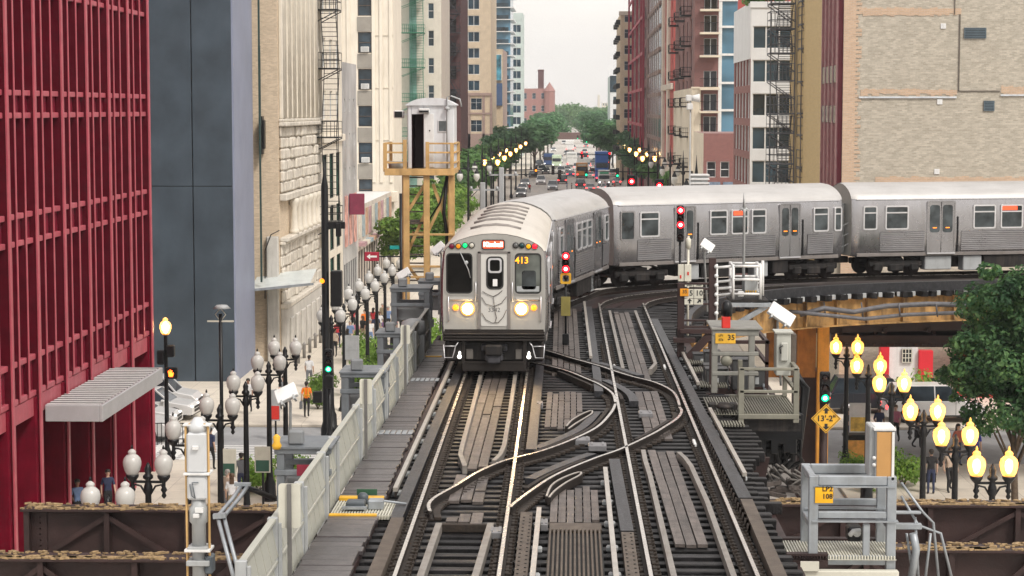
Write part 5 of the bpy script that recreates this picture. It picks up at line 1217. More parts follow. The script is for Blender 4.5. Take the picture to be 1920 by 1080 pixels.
# ================================================================== lamps
m_unlit = lampglass('milky_globe', (.64, .64, .62), .0, .18, (1, 1, 1))
m_lit = lampglass('lit_globe', (.9, .6, .25), 0.72, .36, (1, .33, .02))
m_bulb = glow('warm_bulb', (1, .74, .40), 20)
m_knob = glow('warm_glass_cap', (1, .50, .10), 1.0)
GL = [(.11, 0), (.15, .03), (.208, .14), (.243, .28), (.247, .38), (.218, .48), (.15, .55), (.105, .575), (.10, .60), (.115, .635), (.10, .67), (.05, .71), (.015, .73)]
def make_twin(label, lit):
    t = thing('globe_lamp', (0, 0, 0), label, 'street lamp'); H = 5.03
    b = MB(); b.lathe([(.30, 0), (.30, .25), (.24, .32), (.22, .8), (.15, .95), (.13, 1.1), (.11, 1.3), (.085, 4.6), (.12, 4.7), (.12, 4.8), (.08, 4.9), (.075, H - .05), (.14, H), (.14, H + .06), (.08, H + .12), (.10, H + .25), (.02, H + .42)], n=12); part('post', b, m_black, t, True)
    b = MB(); b.box(-.44, .44, -.03, .03, H - .14, H - .07, 0, .01)
    for s in (-1, 1):
        b.tube([(s * .06, 0, H - .45), (s * .2, 0, H - .22), (s * .36, 0, H - .18), (s * .43, 0, H - .3), (s * .43, 0, H - .4)], .03, 6)
        b.lathe([(.02, H - .55), (.07, H - .48), (.04, H - .40), (.09, H - .32), (.05, H - .24), (.05, H - .12), (.12, H - .05), (.17, H + .02), (.18, H + .08)], (s * .43, 0, 0), 12)
    part('arm', b, m_black, t, True)
    for s in (-1, 1):
        b = MB(); b.lathe([(r_, z + H + .06) for r_, z in GL], (s * .43, 0, 0), 18); gobj = part('globe', b, m_lit if lit else m_unlit, t, True)
        b = MB(); b.lathe([(.02, H + .16), (.07, H + .22), (.105, H + .36), (.085, H + .48), (.02, H + .54)], (s * .43, 0, 0), 10); part('bulb', b, m_bulb if lit else m_white, gobj, True)
        b = MB(); b.lathe([(.03, H + .79), (.035, H + .83), (.01, H + .90)], (s * .43, 0, 0), 8); part('finial', b, m_knob if lit else m_black, gobj, True)
    return t
lamp0 = None
LPOS = [(-11.4, 48.8), (-11.4, 53.5), (-11.45, 59.4), (-11.35, 64.3), (-11.4, 69.8), (-11.45, 75.5), (-11.5, 80.2), (-11.15, 92.8), (-11.2, 98.4), (-11.15, 104), (-11.1, 108.7), (-11.1, 114), (-11.1, 119), (-11.1, 124.6)]
for i, (x, y) in enumerate(LPOS):
    lab = '%s unlit twin globe lamp from the camera along the pavement before the red building' % ORD[i]
    if i == 0: lamp0 = make_twin(lab, False); lamp0.location = (x, y, 0); lamp0['group'] = 'unlit globe lamps on the left'; o = lamp0
    else: o = dup(lamp0, None, (x, y, 0), rnd.uniform(-.12, .12), lab)
litp = [(11.25, 54), (11.2, 59), (11.1, 63.8), (11.1, 70.3), (11.0, 75.2), (11.0, 81.2)]
for i, (x, y) in enumerate(litp):
    lab = '%s glowing twin globe lamp from the camera along the pavement by the big leafy tree' % ORD[i]
    if i == 0: lampl = make_twin(lab, True); lampl.location = (x, y, 0); lampl['group'] = 'glowing globe lamps on the right'
    else: dup(lampl, None, (x, y, 0), rnd.uniform(-.12, .12), lab)
# far street lamps with hanging teardrop lights
def make_tear(label, lit):
    t = thing('street_lamp', (0, 0, 0), label, 'street lamp')
    b = MB(); b.lathe([(.28, 0), (.28, .5), (.16, .8), (.13, 3), (.10, 8.6), (.2, 8.7), (.2, 8.9), (.12, 9.0), (.15, 9.4), (.06, 10.2), (.01, 11.0)], n=8); part('pole', b, m_black, t, True)
    b = MB(); b.box(-.95, .95, -.05, .05, 8.85, 8.97); 
    for s in (-1, 1): b.lathe([(.04, 8.9), (.10, 8.8), (.22, 8.55), (.26, 8.42)], (s * .85, 0, 0), 10)
    part('cross_arm', b, m_black, t, True)
    for s in (-1, 1):
        b = MB(); b.lathe([(.26, 8.42), (.33, 8.2), (.30, 7.98), (.18, 7.75), (.03, 7.6)][::-1], (s * .85, 0, 0), 12); g_ = part('teardrop_glass', b, m_lit if lit else m_unlit, t, True)
        if lit: b = MB(); b.lathe([(.03, 7.8), (.16, 7.95), (.19, 8.15), (.05, 8.35)], (s * .85, 0, 0), 8); part('bulb', b, m_bulb, g_, True)
    return t
TL = [(-10.6, 205, 0), (-10.5, 234, 0), (-10.6, 262, 1), (-10.5, 285, 1), (-10.5, 312, 1), (-10.4, 340, 1), (-10.5, 372, 1), (-10.4, 408, 1), (-10.5, 450, 1), (-10.4, 500, 1), (-10.4, 560, 1), (-10.4, 640, 1)]
TR = [(10.6, 175, 0), (10.6, 196, 0), (10.6, 222, 0), (10.5, 252, 0), (10.5, 283, 1), (10.5, 312, 1), (10.4, 345, 1), (10.5, 380, 1), (10.4, 425, 1), (10.5, 480, 1), (10.4, 540, 1), (10.4, 620, 1)]
base = {}
for side, lst in (('left', TL), ('right', TR)):
    cnt = {0: 0, 1: 0}
    for x, y, lit in lst:
        lab = '%s %s twin teardrop street lamp on the %s side beyond the train' % (ORD[cnt[lit]], 'glowing' if lit else 'unlit', 'yellow tower' if side == 'left' else 'brick wall'); cnt[lit] += 1
        if lit not in base: base[lit] = make_tear(lab, lit); base[lit].location = (x, y, 0); base[lit]['group'] = 'teardrop street lamps beyond the train'
        else: dup(base[lit], None, (x, y, 0), rnd.uniform(-.1, .1), lab)
# ================================================================== signals
def lens(t, p, r, mt, hood=True, lab=None):
    b = MB(); b.lathe([(r * .3, -.03), (r * .8, -.02), (r, 0), (r, .02)], p, 14, 0, True, 'y')
    if mt in (m_red, m_green): b.lathe([(r * .12, -.045), (r * .5, -.036), (r * .56, -.02)], p, 12, 1, True, 'y')
    o = part('lens', b, [mt, m_redcore if mt is m_red else m_greencore], t, label=lab)
    if hood:
        b = MB(); pts = [(p[0] + math.cos(a) * r * 1.15, p[1], p[2] + math.sin(a) * r * 1.15) for a in [math.radians(-30 + 24 * k) for k in range(11)]]
        for q0, q1 in zip(pts, pts[1:]): b.add([q0, q1, (q1[0], q1[1] - .16, q1[2]), (q0[0], q0[1] - .16, q0[2])], [(0, 1, 2, 3)])
        part('hood', b, m_black, o)
def rail_signal(label, px, d, tops, ybase, zb, extra=None):
    x = XX(px, d); t = thing('rail_signal', V((x, d, zb)), label, 'rail signal')
    b = MB(); zt = ZZ(tops[0][0] - 9, d); zl = ZZ(tops[-1][0] + 9, d)
    b.box(x - .10, x + .10, d, d + .14, zl, zt, 0, .03); part('signal_head', b, m_black, t)
    b = MB(); b.tube([(x, d + .12, zb), (x, d + .12, zl + .1)], .035, 8); b.box(x - .09, x + .09, d + .03, d + .21, zb, zb + .3, 0, .02); part('post', b, m_black, t)
    for py, mt in tops: lens(t, V((x, d - .01, ZZ(py, d))), .095, mt)
    return t, x
m_off = mat('dark_signal_lens', (.02, .004, .004), .2)
t, x = rail_signal('twin red rail signal on a black post between the two tracks', 1061, 55.8, [(480, m_red), (492, m_off), (504, m_red)], 640, RZ - .1)
b = MB(); b.ring(rrect(.30, .30, .05, 3), rrect(.18, .18, .04, 3), (x, 55.8, ZZ(522, 55.8)), (1, 0, 0), (0, 0, 1), (0, .1, 0)); b.lathe([(.07, 0), (.07, .1)], (x, 55.8, ZZ(520, 55.8)), 10, 1, True, 'y'); part('yellow_bracket', b, [m_yel, m_black], t)
b = MB(); b.box(x - .13, x + .13, 55.78, 55.8, ZZ(592, 55.8), ZZ(556, 55.8), 0, .005); part('plate', b, mat('dull_olive_plate', (.26, .22, .06), .6), t)
t, x = rail_signal('tall twin red rail signal in front of the third train car', 1276, 57.5, [(394, m_red), (407, m_off), (421, m_red), (444, m_off)], 640, RZ - .1)
b = MB(); xa = XX(1272, 57.3); b.box(xa, XX(1283, 57.3), 57.3, 57.36, ZZ(527, 57.3), ZZ(495, 57.3), 0, .01); b.box(XX(1284, 57.3), XX(1297, 57.3), 57.3, 57.36, ZZ(527, 57.3), ZZ(495, 57.3), 0, .01); b.tube([(XX(1291, 57.4), 57.4, RZ), (XX(1291, 57.4), 57.4, ZZ(442, 57.4))], .035, 8); b.lathe([(.07, 0), (.08, .25), (.04, .3)], (XX(1291, 57.4), 57.4, ZZ(465, 57.4)), 10)
part('notice_board', b, [m_cream], t)
b = MB()
for px, py in ((1277, 518), (1291, 512)): b.box(XX(px - 1.5, 57.3), XX(px + 1.5, 57.3), 57.288, 57.299, ZZ(py + 3, 57.3), ZZ(py - 3, 57.3))
part('red_mark', b, m_redpaint, t)
for i, (px, py, d, lab) in enumerate(((1184, 340, 92, 'red round signal light showing just above the train roof beside the far traffic'), (1236, 348, 90, 'red round signal light on the train roofline below the green shrubs'))):
    x, z = XX(px, d), ZZ(py, d); t = thing('traffic_signal', V((x, d, 0)), lab, 'traffic light'); b = MB(); b.box(x - .2, x + .2, d, d + .2, z - 1.0, z + .3, 0, .04); part('housing', b, m_black, t); b = MB(); b.tube([(x, d + .15, 0), (x, d + .15, z - .9)], .07); part('post', b, m_black, t); lens(t, V((x, d, z)), .13, m_red)
    b = MB(); b.box(x - .1, x + .1, d - .01, d, z - .45, z - .3, 0); b.box(x - .1, x + .1, d - .01, d, z - .85, z - .7, 0); part('dark_lens', b, m_off, t)
def street_signal(label, px, d, ylamp, yb_post, mt, pole_px=None, plain=True, zpost_top=None, pr=.085, rust=False):
    x = XX(px, d); z = ZZ(ylamp, d); t = thing('traffic_signal', V((x, d, 0)), label, 'traffic light')
    b = MB(); b.box(x - .17, x + .17, d - .1, d + .12, z - .2, z + .88, 0, .04); part('housing', b, m_black, t)
    lens(t, V((x, d - .11, z)), .125, mt, True); lens(t, V((x, d - .11, z + .34)), .125, m_off); lens(t, V((x, d - .11, z + .68)), .125, m_off)
    b = MB(); b.lathe([(.22, 0), (.22, .5), (.13, .7), (pr, .9), (pr, z - .3 if zpost_top is None else zpost_top)], (x, d + .2, 0), 10); part('post', b, m_black if not rust else m_girder, t)
    return t, x, z
t, x, z = street_signal('green traffic light on the black mast over the pavement by the plank walkway', 614, 88, 693, 0, m_green)
b = MB(); b.box(x - .16, x + .2, 87.8, 88.1, z - .85, z - .3, 0, .03); b.box(x - .7, x - .3, 87.9, 88.2, z - 1.5, z - 1.0, 0, .03); part('control_box', b, m_black, t)
# tall black mast with arms
mt_ = thing('signal_mast', V((XX(609, 90), 90, 0)), 'tall black signal mast with lantern box standing on the pavement by the orange vested worker', 'mast')
b = MB(); x = XX(609, 90); b.lathe([(.26, 0), (.26, .6), (.17, .9), (.16, ZZ(350, 90)), (.08, ZZ(330, 90)), (.02, ZZ(300, 90))], (x, 90, 0), 10); part('mast', b, m_black, mt_)
b = MB()
for z in (ZZ(423, 90), ): b.beam((x, 90, z), (x + .9, 90, z), .12, .3); b.box(x + .5, x + .72, 89.8, 90.2, z - .5, z + .1, 0, .03)
b.box(x + .25, x + .75, 89.7, 90.3, ZZ(575, 90), ZZ(508, 90), 0, .05); part('signal_boxes', b, m_black, mt_)
lens(mt_, V((x - .12, 89.8, ZZ(527, 90))), .11, m_amber)
# walk signal group
ws = thing('walk_signal', V((XX(307, 83), 83, 0)), 'lit yellow globe lamp post carrying a red hand walk signal by the grey building', 'walk signal')
x = XX(307, 83); b = MB(); b.lathe([(.2, 0), (.2, .6), (.1, .9), (.075, ZZ(632, 83)), (.14, ZZ(628, 83))], (x, 83, 0), 10); part('post', b, m_black, ws)
b = MB(); zb_ = ZZ(630, 83); b.lathe([(r_ * .98, zb_ + z) for r_, z in GL], (x, 83, 0), 16); go = part('globe', b, m_lit, ws); b = MB(); b.lathe([(.02, zb_ + .06), (.14, zb_ + .2), (.15, zb_ + .4), (.02, zb_ + .55)], (x, 83, 0), 10); part('bulb', b, m_bulb, go)
b = MB(); xs = XX(317, 82.8); z = ZZ(702, 82.8); b.box(xs - .26, xs + .26, 82.7, 82.95, z - .24, z + .24, 0, .03); b.box(x - .35, x - .05, 82.8, 83.1, ZZ(672, 83) - .3, ZZ(672, 83) + .3, 0, .04); b.box(x + .05, x + .38, 82.8, 83.1, ZZ(660, 83) - .25, ZZ(660, 83) + .25, 0, .04); part('signal_housing', b, m_black, ws)
b = MB(); m_hand = glow('orange_hand', (1, .10, .01), 6)
hx = xs
b.prism([(-.09, -.14), (.07, -.14), (.12, .02), (.08, .04), (.05, -.02), (.05, .12), (.02, .14), (.0, .02), (-.02, .15), (-.05, .15), (-.05, .02), (-.09, .12), (-.12, .1)], (hx, 82.69, z), (1, 0, 0), (0, 0, 1), (0, .005, 0)); part('lit_hand', b, m_hand, ws)
# dish on pole
dp = thing('dish_pole', V((XX(411, 76), 76, 0)), 'black pole topped with a grey dish and a cross bar before the grey panels', 'pole'); x = XX(411, 76)
b = MB(); b.tube([(x, 76, 0), (x, 76, ZZ(590, 76))], .07, 8); part('pole', b, m_black, dp)
b = MB(); z = ZZ(604, 76); b.box(x - .5, x + .5, 75.95, 76.05, z - .03, z + .03); b.tube([(x, 76, z), (x - .2, 76, z + .25), (x, 76, z + .5)], .02); b.tube([(x, 76, z), (x + .2, 76, z + .25), (x, 76, z + .5)], .02); part('cross_bar', b, m_cream, dp)
b = MB(); b.lathe([(.02, .05), (.2, .0), (.33, -.1), (.34, -.1), (.2, .03)], (x + .05, 76, ZZ(575, 76)), 16); part('dish', b, m_grey, dp)
# diamond clearance sign + green signal on the right
t, x, z = street_signal('green traffic light on the brown post above the yellow diamond clearance sign', 1551, 68, 743, 0, m_green, rust=True, pr=.14, zpost_top=ZZ(700, 68))
ds = thing('clearance_sign', W(1549, 785, 67.6), 'yellow diamond low clearance sign with arrows fixed to the brown post', 'road sign'); p = W(1549, 785, 67.6); S = .50
b = MB(); b.prism([(0, S), (-S, 0), (0, -S), (S, 0)], p, (1, 0, 0), (0, 0, 1), (0, .03, 0), 0); part('plate', b, m_yel, ds)
b = MB(); k = .93
b.ring([(0, S * k), (-S * k, 0), (0, -S * k), (S * k, 0)], [(0, S * .88), (-S * .88, 0), (0, -S * .88), (S * .88, 0)], p + V((0, -.004, 0)), (1, 0, 0), (0, 0, 1), (0, .003, 0))
for s in (1, -1): b.prism([(0, s * .38), (-.12, s * .27), (-.05, s * .27), (-.05, s * .17), (.05, s * .17), (.05, s * .27), (.12, s * .27)], p + V((0, -.005, 0)), (1, 0, 0), (0, 0, 1), (0, .004, 0))
part('border_and_arrows', b, m_blacktxt, ds)
text('clearance_height', "13'-2\"", .27, p + V((0, -.006, 0)), m_blacktxt, ds, bold=.006)
# ================================================================== right-hand equipment platforms
def frame(par, name, segs, w, mt):
    b = MB()
    for a, c in segs: b.beam(a, c, w, w, 0, .006)
    return part(name, b, mt, par)
def flood(label, px, py, d, w, h, roll, yaw=0.0, post=None):
    p = W(px, py, d); t = thing('white_panel_box', V((p.x, d, p.z - h)), label, 'panel box', 'tilted white panel boxes on posts')
    a = V((math.cos(roll) * math.cos(yaw), math.sin(yaw), math.sin(roll))).normalized(); nrm = V((0, -.75, .66)); nrm = (nrm - a * nrm.dot(a)).normalized(); c = nrm.cross(a)
    b = MB(); b.obox(p, a * (w / 2), c * (h / 2), nrm * .05, 0, .012); part('panel', b, m_white, t)
    b = MB(); 
    for s in (-.3, .3): b.obox(p + a * (s * w) - c * (h * .5 + .02), a * .02, c * .05, nrm * .06)
    z0 = post if post is not None else p.z - 1.5
    b.tube([p - nrm * .06, p - nrm * .2 - V((0, 0, .1)), V((p.x + .03, d + .2, z0))], .03, 6); part('post', b, m_grey, t)
    return t
flood('white tilted panel box hanging over the left pavement near the orange vest', 537, 738, 38, .42, .30, .45, 0, 8.2)
flood('white tilted panel box below the yellow tower on the left', 757, 514, 58, .40, .26, .55, 0, 8.5)
flood('white tilted panel box tucked against the front train car roof', 822, 466, 58, .40, .26, .7, 0, 8.5)
flood('white tilted panel box on the brown sign gantry', 1326, 461, 54, .36, .28, -.62, 0, 9.5)
flood('large cream tilted panel box above the grey cabinet platform', 1465, 590, 46, .62, .34, -.6, 0, 8.6)
# near platform with LP2 108
pb = thing('signal_platform', V((4.2, 30.4, 8.0)), 'near galvanised equipment platform with a yellow LP2 108 plate and tan backed cabinet', 'equipment platform')
D0, D1 = 30.0, 31.0
xa, xb = XX(1532, D0), XX(1680, D0); zt, zm, zl, zb = ZZ(896, D0), ZZ(990, D0), ZZ(1042, D0), ZZ(1066, D0)
H_ = MB()
for x in (xa, xb):
    for y in (D0, D1): H_.box(x - .07, x + .07, y - .06, y + .06, zb, zt + .06, 0, .01)
part('upright', H_, m_galv, pb)
H_ = MB()
for y in (D0, D1):
    H_.box(xa + .07, xb - .07, y - .05, y + .05, zt - .08, zt + .06, 0, .01); H_.box(xa - .0, xb + .05, y - .085, y + .05, zt - .105, zt - .085); H_.box(xa + .07, xb - .07, y - .05, y + .05, ZZ(960, D0) - .06, ZZ(960, D0) + .04, 0, .01); H_.box(xa - .02, xb + .1, y - .09, y + .05, ZZ(970, D0) - .03, ZZ(970, D0) - .01)
    H_.box(xa + .07, xb - .07, y - .04, y + .04, zl - .1, zl + .04, 0, .01)
for x in (xa, xb): H_.box(x - .05, x + .05, D0 + .06, D1 - .06, zt - .06, zt + .05, 0, .01); H_.box(x - .05, x + .05, D0 + .06, D1 - .06, zm, zm + .1, 0, .01)
H_.box(XX(1627, D0), XX(1640, D0), D0 - .04, D0 + .04, zl, ZZ(978, D0), 0, .008)
part('cross_rail', H_, m_galv, pb)
H_ = MB(); H_.box(XX(1482, D0), XX(1692, D0), D0 - .25, D0 - .1, zb - .06, zb + .05, 0, .01); H_.box(XX(1482, D0), XX(1692, D0), D1 + .1, D1 + .25, zb - .06, zb + .05, 0, .01); H_.box(XX(1505, D0), XX(1540, D0), D0 - .3, D0 - .26, zb + .06, zb + .2); part('base_beam', H_, m_cream, pb)
H_ = MB(); n = 40; x0_, x1_ = XX(1470, D0), XX(1690, D0)
for k in range(n): x = lerp(x0_, x1_, k / n); H_.box(x, x + .022, D0 - .1, D1 + .1, ZZ(1036, D0) - .05, ZZ(1036, D0))
for y in (D0 - .1, D0 + .5, D1 + .07): H_.box(x0_, x1_, y, y + .03, ZZ(1036, D0) - .06, ZZ(1036, D0) - .052)
part('grating', H_, m_cream, pb)
H_ = MB(); H_.box(XX(1534, D0) , XX(1568, D0), D0 - .085, D0 - .075, ZZ(938, D0), ZZ(907, D0), 0, .002); pl = part('number_plate', H_, mat('amber_plate', (.85, .44, .01), .5), pb)
text('plate_text', 'LP2', .105, W(1551.5, 917, D0 - .088), m_blacktxt, pl, bold=.002); text('plate_text', '108', .105, W(1551.5, 931, D0 - .088), m_blacktxt, pl, bold=.002)
cb_ = MB(); cxa, cxb = XX(1648, D0), XX(1681, D0); cb_.box(XX(1638, D0), XX(1650, D0), D0 + .05, D0 + .5, ZZ(893, D0), ZZ(797, D0), 1, .015); cb_.box(cxa + .02, cxb - .02, D0 - .04, D0 - .02, ZZ(895, D0), ZZ(806, D0), 2); cb_.box(cxa, cxb, D0 - .02, D0 + .5, ZZ(893, D0), ZZ(803, D0), 1, .01); cb_.box(cxa - .03, cxb + .04, D0 - .06, D0 + .55, ZZ(803, D0), ZZ(799, D0), 3); cb_.box(cxb - .018, cxb + .02, D0 - .06, D0 + .0, ZZ(895, D0), ZZ(806, D0), 3)
for z in (ZZ(855, D0), ZZ(868, D0)): cb_.lathe([(.03, -.03), (.025, .03)], (XX(1646, D0), D0 + .0, z), 10, 3, True, 'y')
part('cabinet', cb_, [m_tan, m_grey, mat('tan_cabinet_back', (.50, .27, .09), .55, 0, .08, 2), m_white], pb)
H_ = MB(); H_.box(XX(1604, D0), XX(1632, D0), D0 + .3, D0 + .6, ZZ(1020, D0), ZZ(992, D0), 0, .03); H_.tube([W(1594, 1003, D0 + .2), W(1600, 996, D0 + .15), W(1612, 995, D0 + .2)], .04, 8, 1); H_.lathe([(.06, 0), (.06, .06)], W(1607, 1000, D0 + .25), 10, 1, True, 'y'); part('switch_unit', H_, [m_black, m_white], pb)
H_ = MB()
for pts in (((1690, 905), (1730, 960), (1750, 980), (1760, 1085)), ((1690, 930), (1722, 985), (1764, 1000), (1785, 1085)), ((1716, 970), (1722, 1085)), ((1700, 1000), (1712, 1085)), ((1745, 1000), (1735, 1085))): H_.tube([W(a, c, D0 + .3) for a, c in pts], .022, 6)
H_.box(XX(1690, D0), XX(1745, D0), D0 + .25, D0 + .35, ZZ(995, D0), ZZ(984, D0), 0, .01); H_.box(XX(1690, D0), XX(1742, D0), D0 + .2, D0 + .3, ZZ(965, D0), ZZ(960, D0), 0, .01)
H_.tube([W(1712, 1000, D0 + .2), W(1718, 1030, D0 + .2), W(1708, 1090, D0 + .2)], .06, 8)
part('conduit', H_, m_galv, pb)
b = MB(); b.box(2.95, XX(1560, D0), D0 - .1, D0 + .05, ZT - .25, ZT - .05); b.box(2.95, xb, D1, D1 + .15, ZT - .25, ZT - .05); part('bracket_beam', b, m_girder, pb)
# middle platform with the 35 plate
pa = thing('signal_platform', V((4.0, 44.5, 8.2)), 'middle equipment platform with a railed grating, yellow 35 plate and grey cabinet', 'equipment platform'); D0, D1 = 44.0, 45.6
Z = lambda y, d=D0: ZZ(y, d)
X_ = lambda x, d=D0: XX(x, d)
H_ = MB()
for px in (1342, 1412): H_.box(X_(px) - .065, X_(px) + .065, D0 - .05, D0 + .1, Z(735), Z(618), 0, .01)
for y0_, y1_ in ((628, 617), (665, 658), (702, 695)): H_.box(X_(1337), X_(1425), D0 - .06, D0 + .08, Z(y0_), Z(y1_), 0, .01)
H_.box(X_(1335), X_(1432), D0 - .1, D1, Z(617), Z(613), 0, .01)
m_ol0 = mat('drab_frame_paint', (.22, .22, .20), .55, .1, .15, 3, .1, 30, .4, (.12, .11, .09)); part('sign_frame', H_, m_ol0, pa)
H_ = MB(); q = random.Random(31)
for k in range(16): x = X_(lerp(1372, 1490, q.random()), D1); z = q.uniform(6.9, 8.0); H_.box(x - q.uniform(.1, .3), x + q.uniform(.1, .3), D1 + q.uniform(-.2, .2), D1 + q.uniform(.25, .5), z - q.uniform(.1, .3), z + q.uniform(.1, .25), 0, .02)
part1('junction_boxes', H_, m_black, pa)['kind'] = 'stuff'
m_oliv = mat('drab_platform_paint', (.22, .215, .175), .55, .1, .12, 3, .1, 30, .3, (.16, .15, .12))
H_ = MB(); D2 = 43.2
for px in (1393, 1497): H_.box(X_(px, D2) - .06, X_(px, D2) + .06, D2 - .05, D2 + .05, ZZ(790, D2), ZZ(688, D2), 0, .008)
for px in (1402, 1490): H_.box(X_(px) - .05, X_(px) + .05, D1 - .05, D1 + .05, Z(760), Z(690), 0, .008)
for y in (690, 732): H_.box(X_(1390, D2), X_(1500, D2), D2 - .05, D2 + .05, ZZ(y + 2.5, D2), ZZ(y - 2.5, D2), 0, .008); H_.box(X_(1495, D2), X_(1495, D2) + .08, D2 + .06, D1, ZZ(y + 2.5, D2), ZZ(y - 2.5, D2))
H_.box(X_(1388, D2), X_(1502, D2), D2 - .06, D2 + .06, ZZ(783, D2), ZZ(774, D2), 0, .01); H_.box(X_(1388, D2), X_(1502, D2), D1, D1 + .1, ZZ(775, D2), ZZ(768, D2), 0, .01)
part('railing', H_, m_oliv, pa)
H_ = MB(); n = 34
for k in range(n): x = lerp(X_(1330), X_(1498), k / n); H_.box(x, x + .028, D2, D1, ZZ(772, D2) - .04, ZZ(772, D2))
for k in range(6): y = lerp(D2, D1, k / 5); H_.box(X_(1330), X_(1498), y, y + .03, ZZ(772, D2) - .05, ZZ(772, D2) - .041)
for q, (ya_, yb2) in enumerate(((41.6, 42.2), (47.5, 48.4))):
    for k in range(9): x = 3.05 + k * .06; H_.box(x, x + .03, ya_, yb2, RZ - .14, RZ - .1)
part('grating', H_, m_oliv, pa)
H_ = MB(); H_.box(X_(1460), X_(1488), D0 + .2, D0 + .7, Z(705), Z(625), 0, .02); H_.box(X_(1468), X_(1482), D0 + .12, D0 + .2, Z(677), Z(642), 0, .02); H_.box(X_(1457), X_(1492), D0 + .15, D0 + .75, Z(625), Z(622), 0); H_.box(X_(1489), X_(1499), D0 + .25, D0 + .7, Z(705), Z(628), 1); H_.tube([W(1464, 663, D0 + .1), W(1462, 652, D0 + .1), W(1468, 648, D0 + .1)], .015, 5, 2)
part('cabinet', H_, [mat('pale_grey_green', (.46, .47, .43), .5, .1, .08, 3, 0, 10, .2, (.3, .3, .27)), m_drill, m_black], pa)
H_ = MB(); H_.box(X_(1343), X_(1381), D0 - .075, D0 - .062, Z(642), Z(623), 0, .002); pl = part('number_plate', H_, m_yel, pa)
text('plate_text', '35', .16, W(1371, 633, D0 - .08), m_blacktxt, pl, bold=.002); text('plate_text', 'LP1', .07, W(1352, 629, D0 - .08), m_blacktxt, pl); text('plate_text', '076', .07, W(1352, 637, D0 - .08), m_blacktxt, pl)
H_ = MB(); H_.lathe([(.10, -.08), (.13, 0), (.10, .08)], W(1362, 676, D0), 12, 0, True, 'y'); part('round_horn', H_, m_oliv, pa)
H_ = MB(); H_.box(X_(1355), X_(1371), D0 - .1, D0 + .1, Z(614), Z(592), 0, .015); part('red_box', H_, m_redpaint, pa)
H_ = MB(); H_.lathe([(.11, 0), (.12, .2), (.09, .3), (.03, .34)], W(1363, 592, D0), 12); part('black_dome', H_, m_black, pa)
H_ = MB()
for k in range(11):
    q = random.Random(k); x = X_(lerp(1385, 1500, k / 10), D1); H_.tube([(x, D1 - .2, 8.1), (x + q.uniform(-.1, .2), D1 - .1, 7.6), (x + q.uniform(-.2, .4), D1 - .2, 7.0), (x + q.uniform(-.5, .2), D1 + .2, 6.5)], q.uniform(.03, .07), 6); H_.box(x - .1, x + .08, D1 - .5, D1 - .3, q.uniform(7.2, 7.6), 8.1, 0, .02)
for k in range(4): H_.tube([(X_(1480 + k * 6, D1), D1, 9.5 - k * .2), (X_(1512 + k * 3, D1), D1 + .2, 8.6), (X_(1505, D1), D1, 7.6 - k * .15), (X_(1470 - k * 10, D1), D1 - .1, 6.9)], .05, 8)
part('cable_loop', H_, m_black, pa)
H_ = MB(); H_.box(2.9, X_(1500), D2 + .1, D2 + .3, 8.0, 8.25); H_.box(2.9, X_(1500), D1 - .3, D1 - .1, 8.0, 8.25); H_.box(2.9, X_(1420), 46.5, 46.7, 8.0, 8.3)
for px in (1330, 1350, 1370): H_.box(X_(px), X_(px) + .16, D0 - .4, D0 - .1, 8.35, 8.55, 0, .02)
H_.lathe([(.18, 0), (.2, .06), (.08, .12)], (X_(1358), D0 - .7, 8.5), 12)
part('bracket_beam', H_, m_under, pa)
H_ = MB(); H_.box(X_(1398, 40.5), X_(1440, 40.5), 40.4, 40.6, ZZ(858, 40.5), ZZ(850, 40.5), 1, .01); H_.prism([(-.26, 0), (.26, 0), (.12, -.75), (-.12, -.75)], W(1419, 858, 40.5), (1, 0, 0), (0, 0, 1), (0, .1, 0), 1); part('steel_stub', H_, [m_cream, m_girder], pa)
cj = thing('cable_heap', V((4.4, 40.0, 6.0)), 'loose grey cables and timber debris heaped beside the right track deck', 'cables')
H_ = MB(); q = random.Random(8)
for k in range(12): x0_ = X_(1440 + k * 6, 41); H_.tube([W(1435 + k * 5, 880 + q.uniform(-10, 20), 41), W(1460 + k * 8, 915 + q.uniform(-25, 10), 41.3), W(1500 + k * 5, 925 + q.uniform(-30, 8), 41), W(1520 + k * 4, 890 + q.uniform(-10, 25), 41.4)], .025, 5)
part('loose_cable', H_, mat('dusty_cable', (.13, .12, .11), .7, 0, .3, 5), cj)
H_ = MB()
for k in range(9): p = W(1440 + k * 13, q.uniform(905, 930), 41.2); H_.obox(p, V((q.uniform(.1, .35), q.uniform(-.1, .1), q.uniform(-.05, .05))), (0, .1, 0), (0, 0, .05), 0, .01)
part('timber_scrap', H_, m_plank, cj)
er = thing('equipment_rack', V((3.9, 49, 8.2)), 'dark rack of relay boxes, pipes and gratings between the sign gantry and the middle platform', 'equipment rack'); q = random.Random(52)
H_ = MB()
for y in (46.9, 48.6, 50.3, 52.0): H_.box(2.95, 4.7, y, y + .14, 8.05, 8.25, 0, .01)
for x in (3.1, 3.8, 4.6): H_.box(x, x + .1, 46.8, 52.2, 8.25, 8.32)
for x, y in ((3.2, 47.2), (4.5, 47.2), (4.5, 51.6)): H_.box(x, x + .08, y, y + .08, 8.3, 9.5)
H_.box(3.2, 4.6, 47.2, 47.28, 9.44, 9.52); H_.box(4.5, 4.58, 47.2, 51.7, 9.44, 9.52); H_.box(4.5, 4.58, 47.2, 51.7, 8.95, 9.02); part('rack_frame', H_, m_girder, er)
m_rb = mat('relay_box_grey', (.06, .062, .065), .5, .2, .3, 4, .2, 30, .4, (.03, .025, .02))
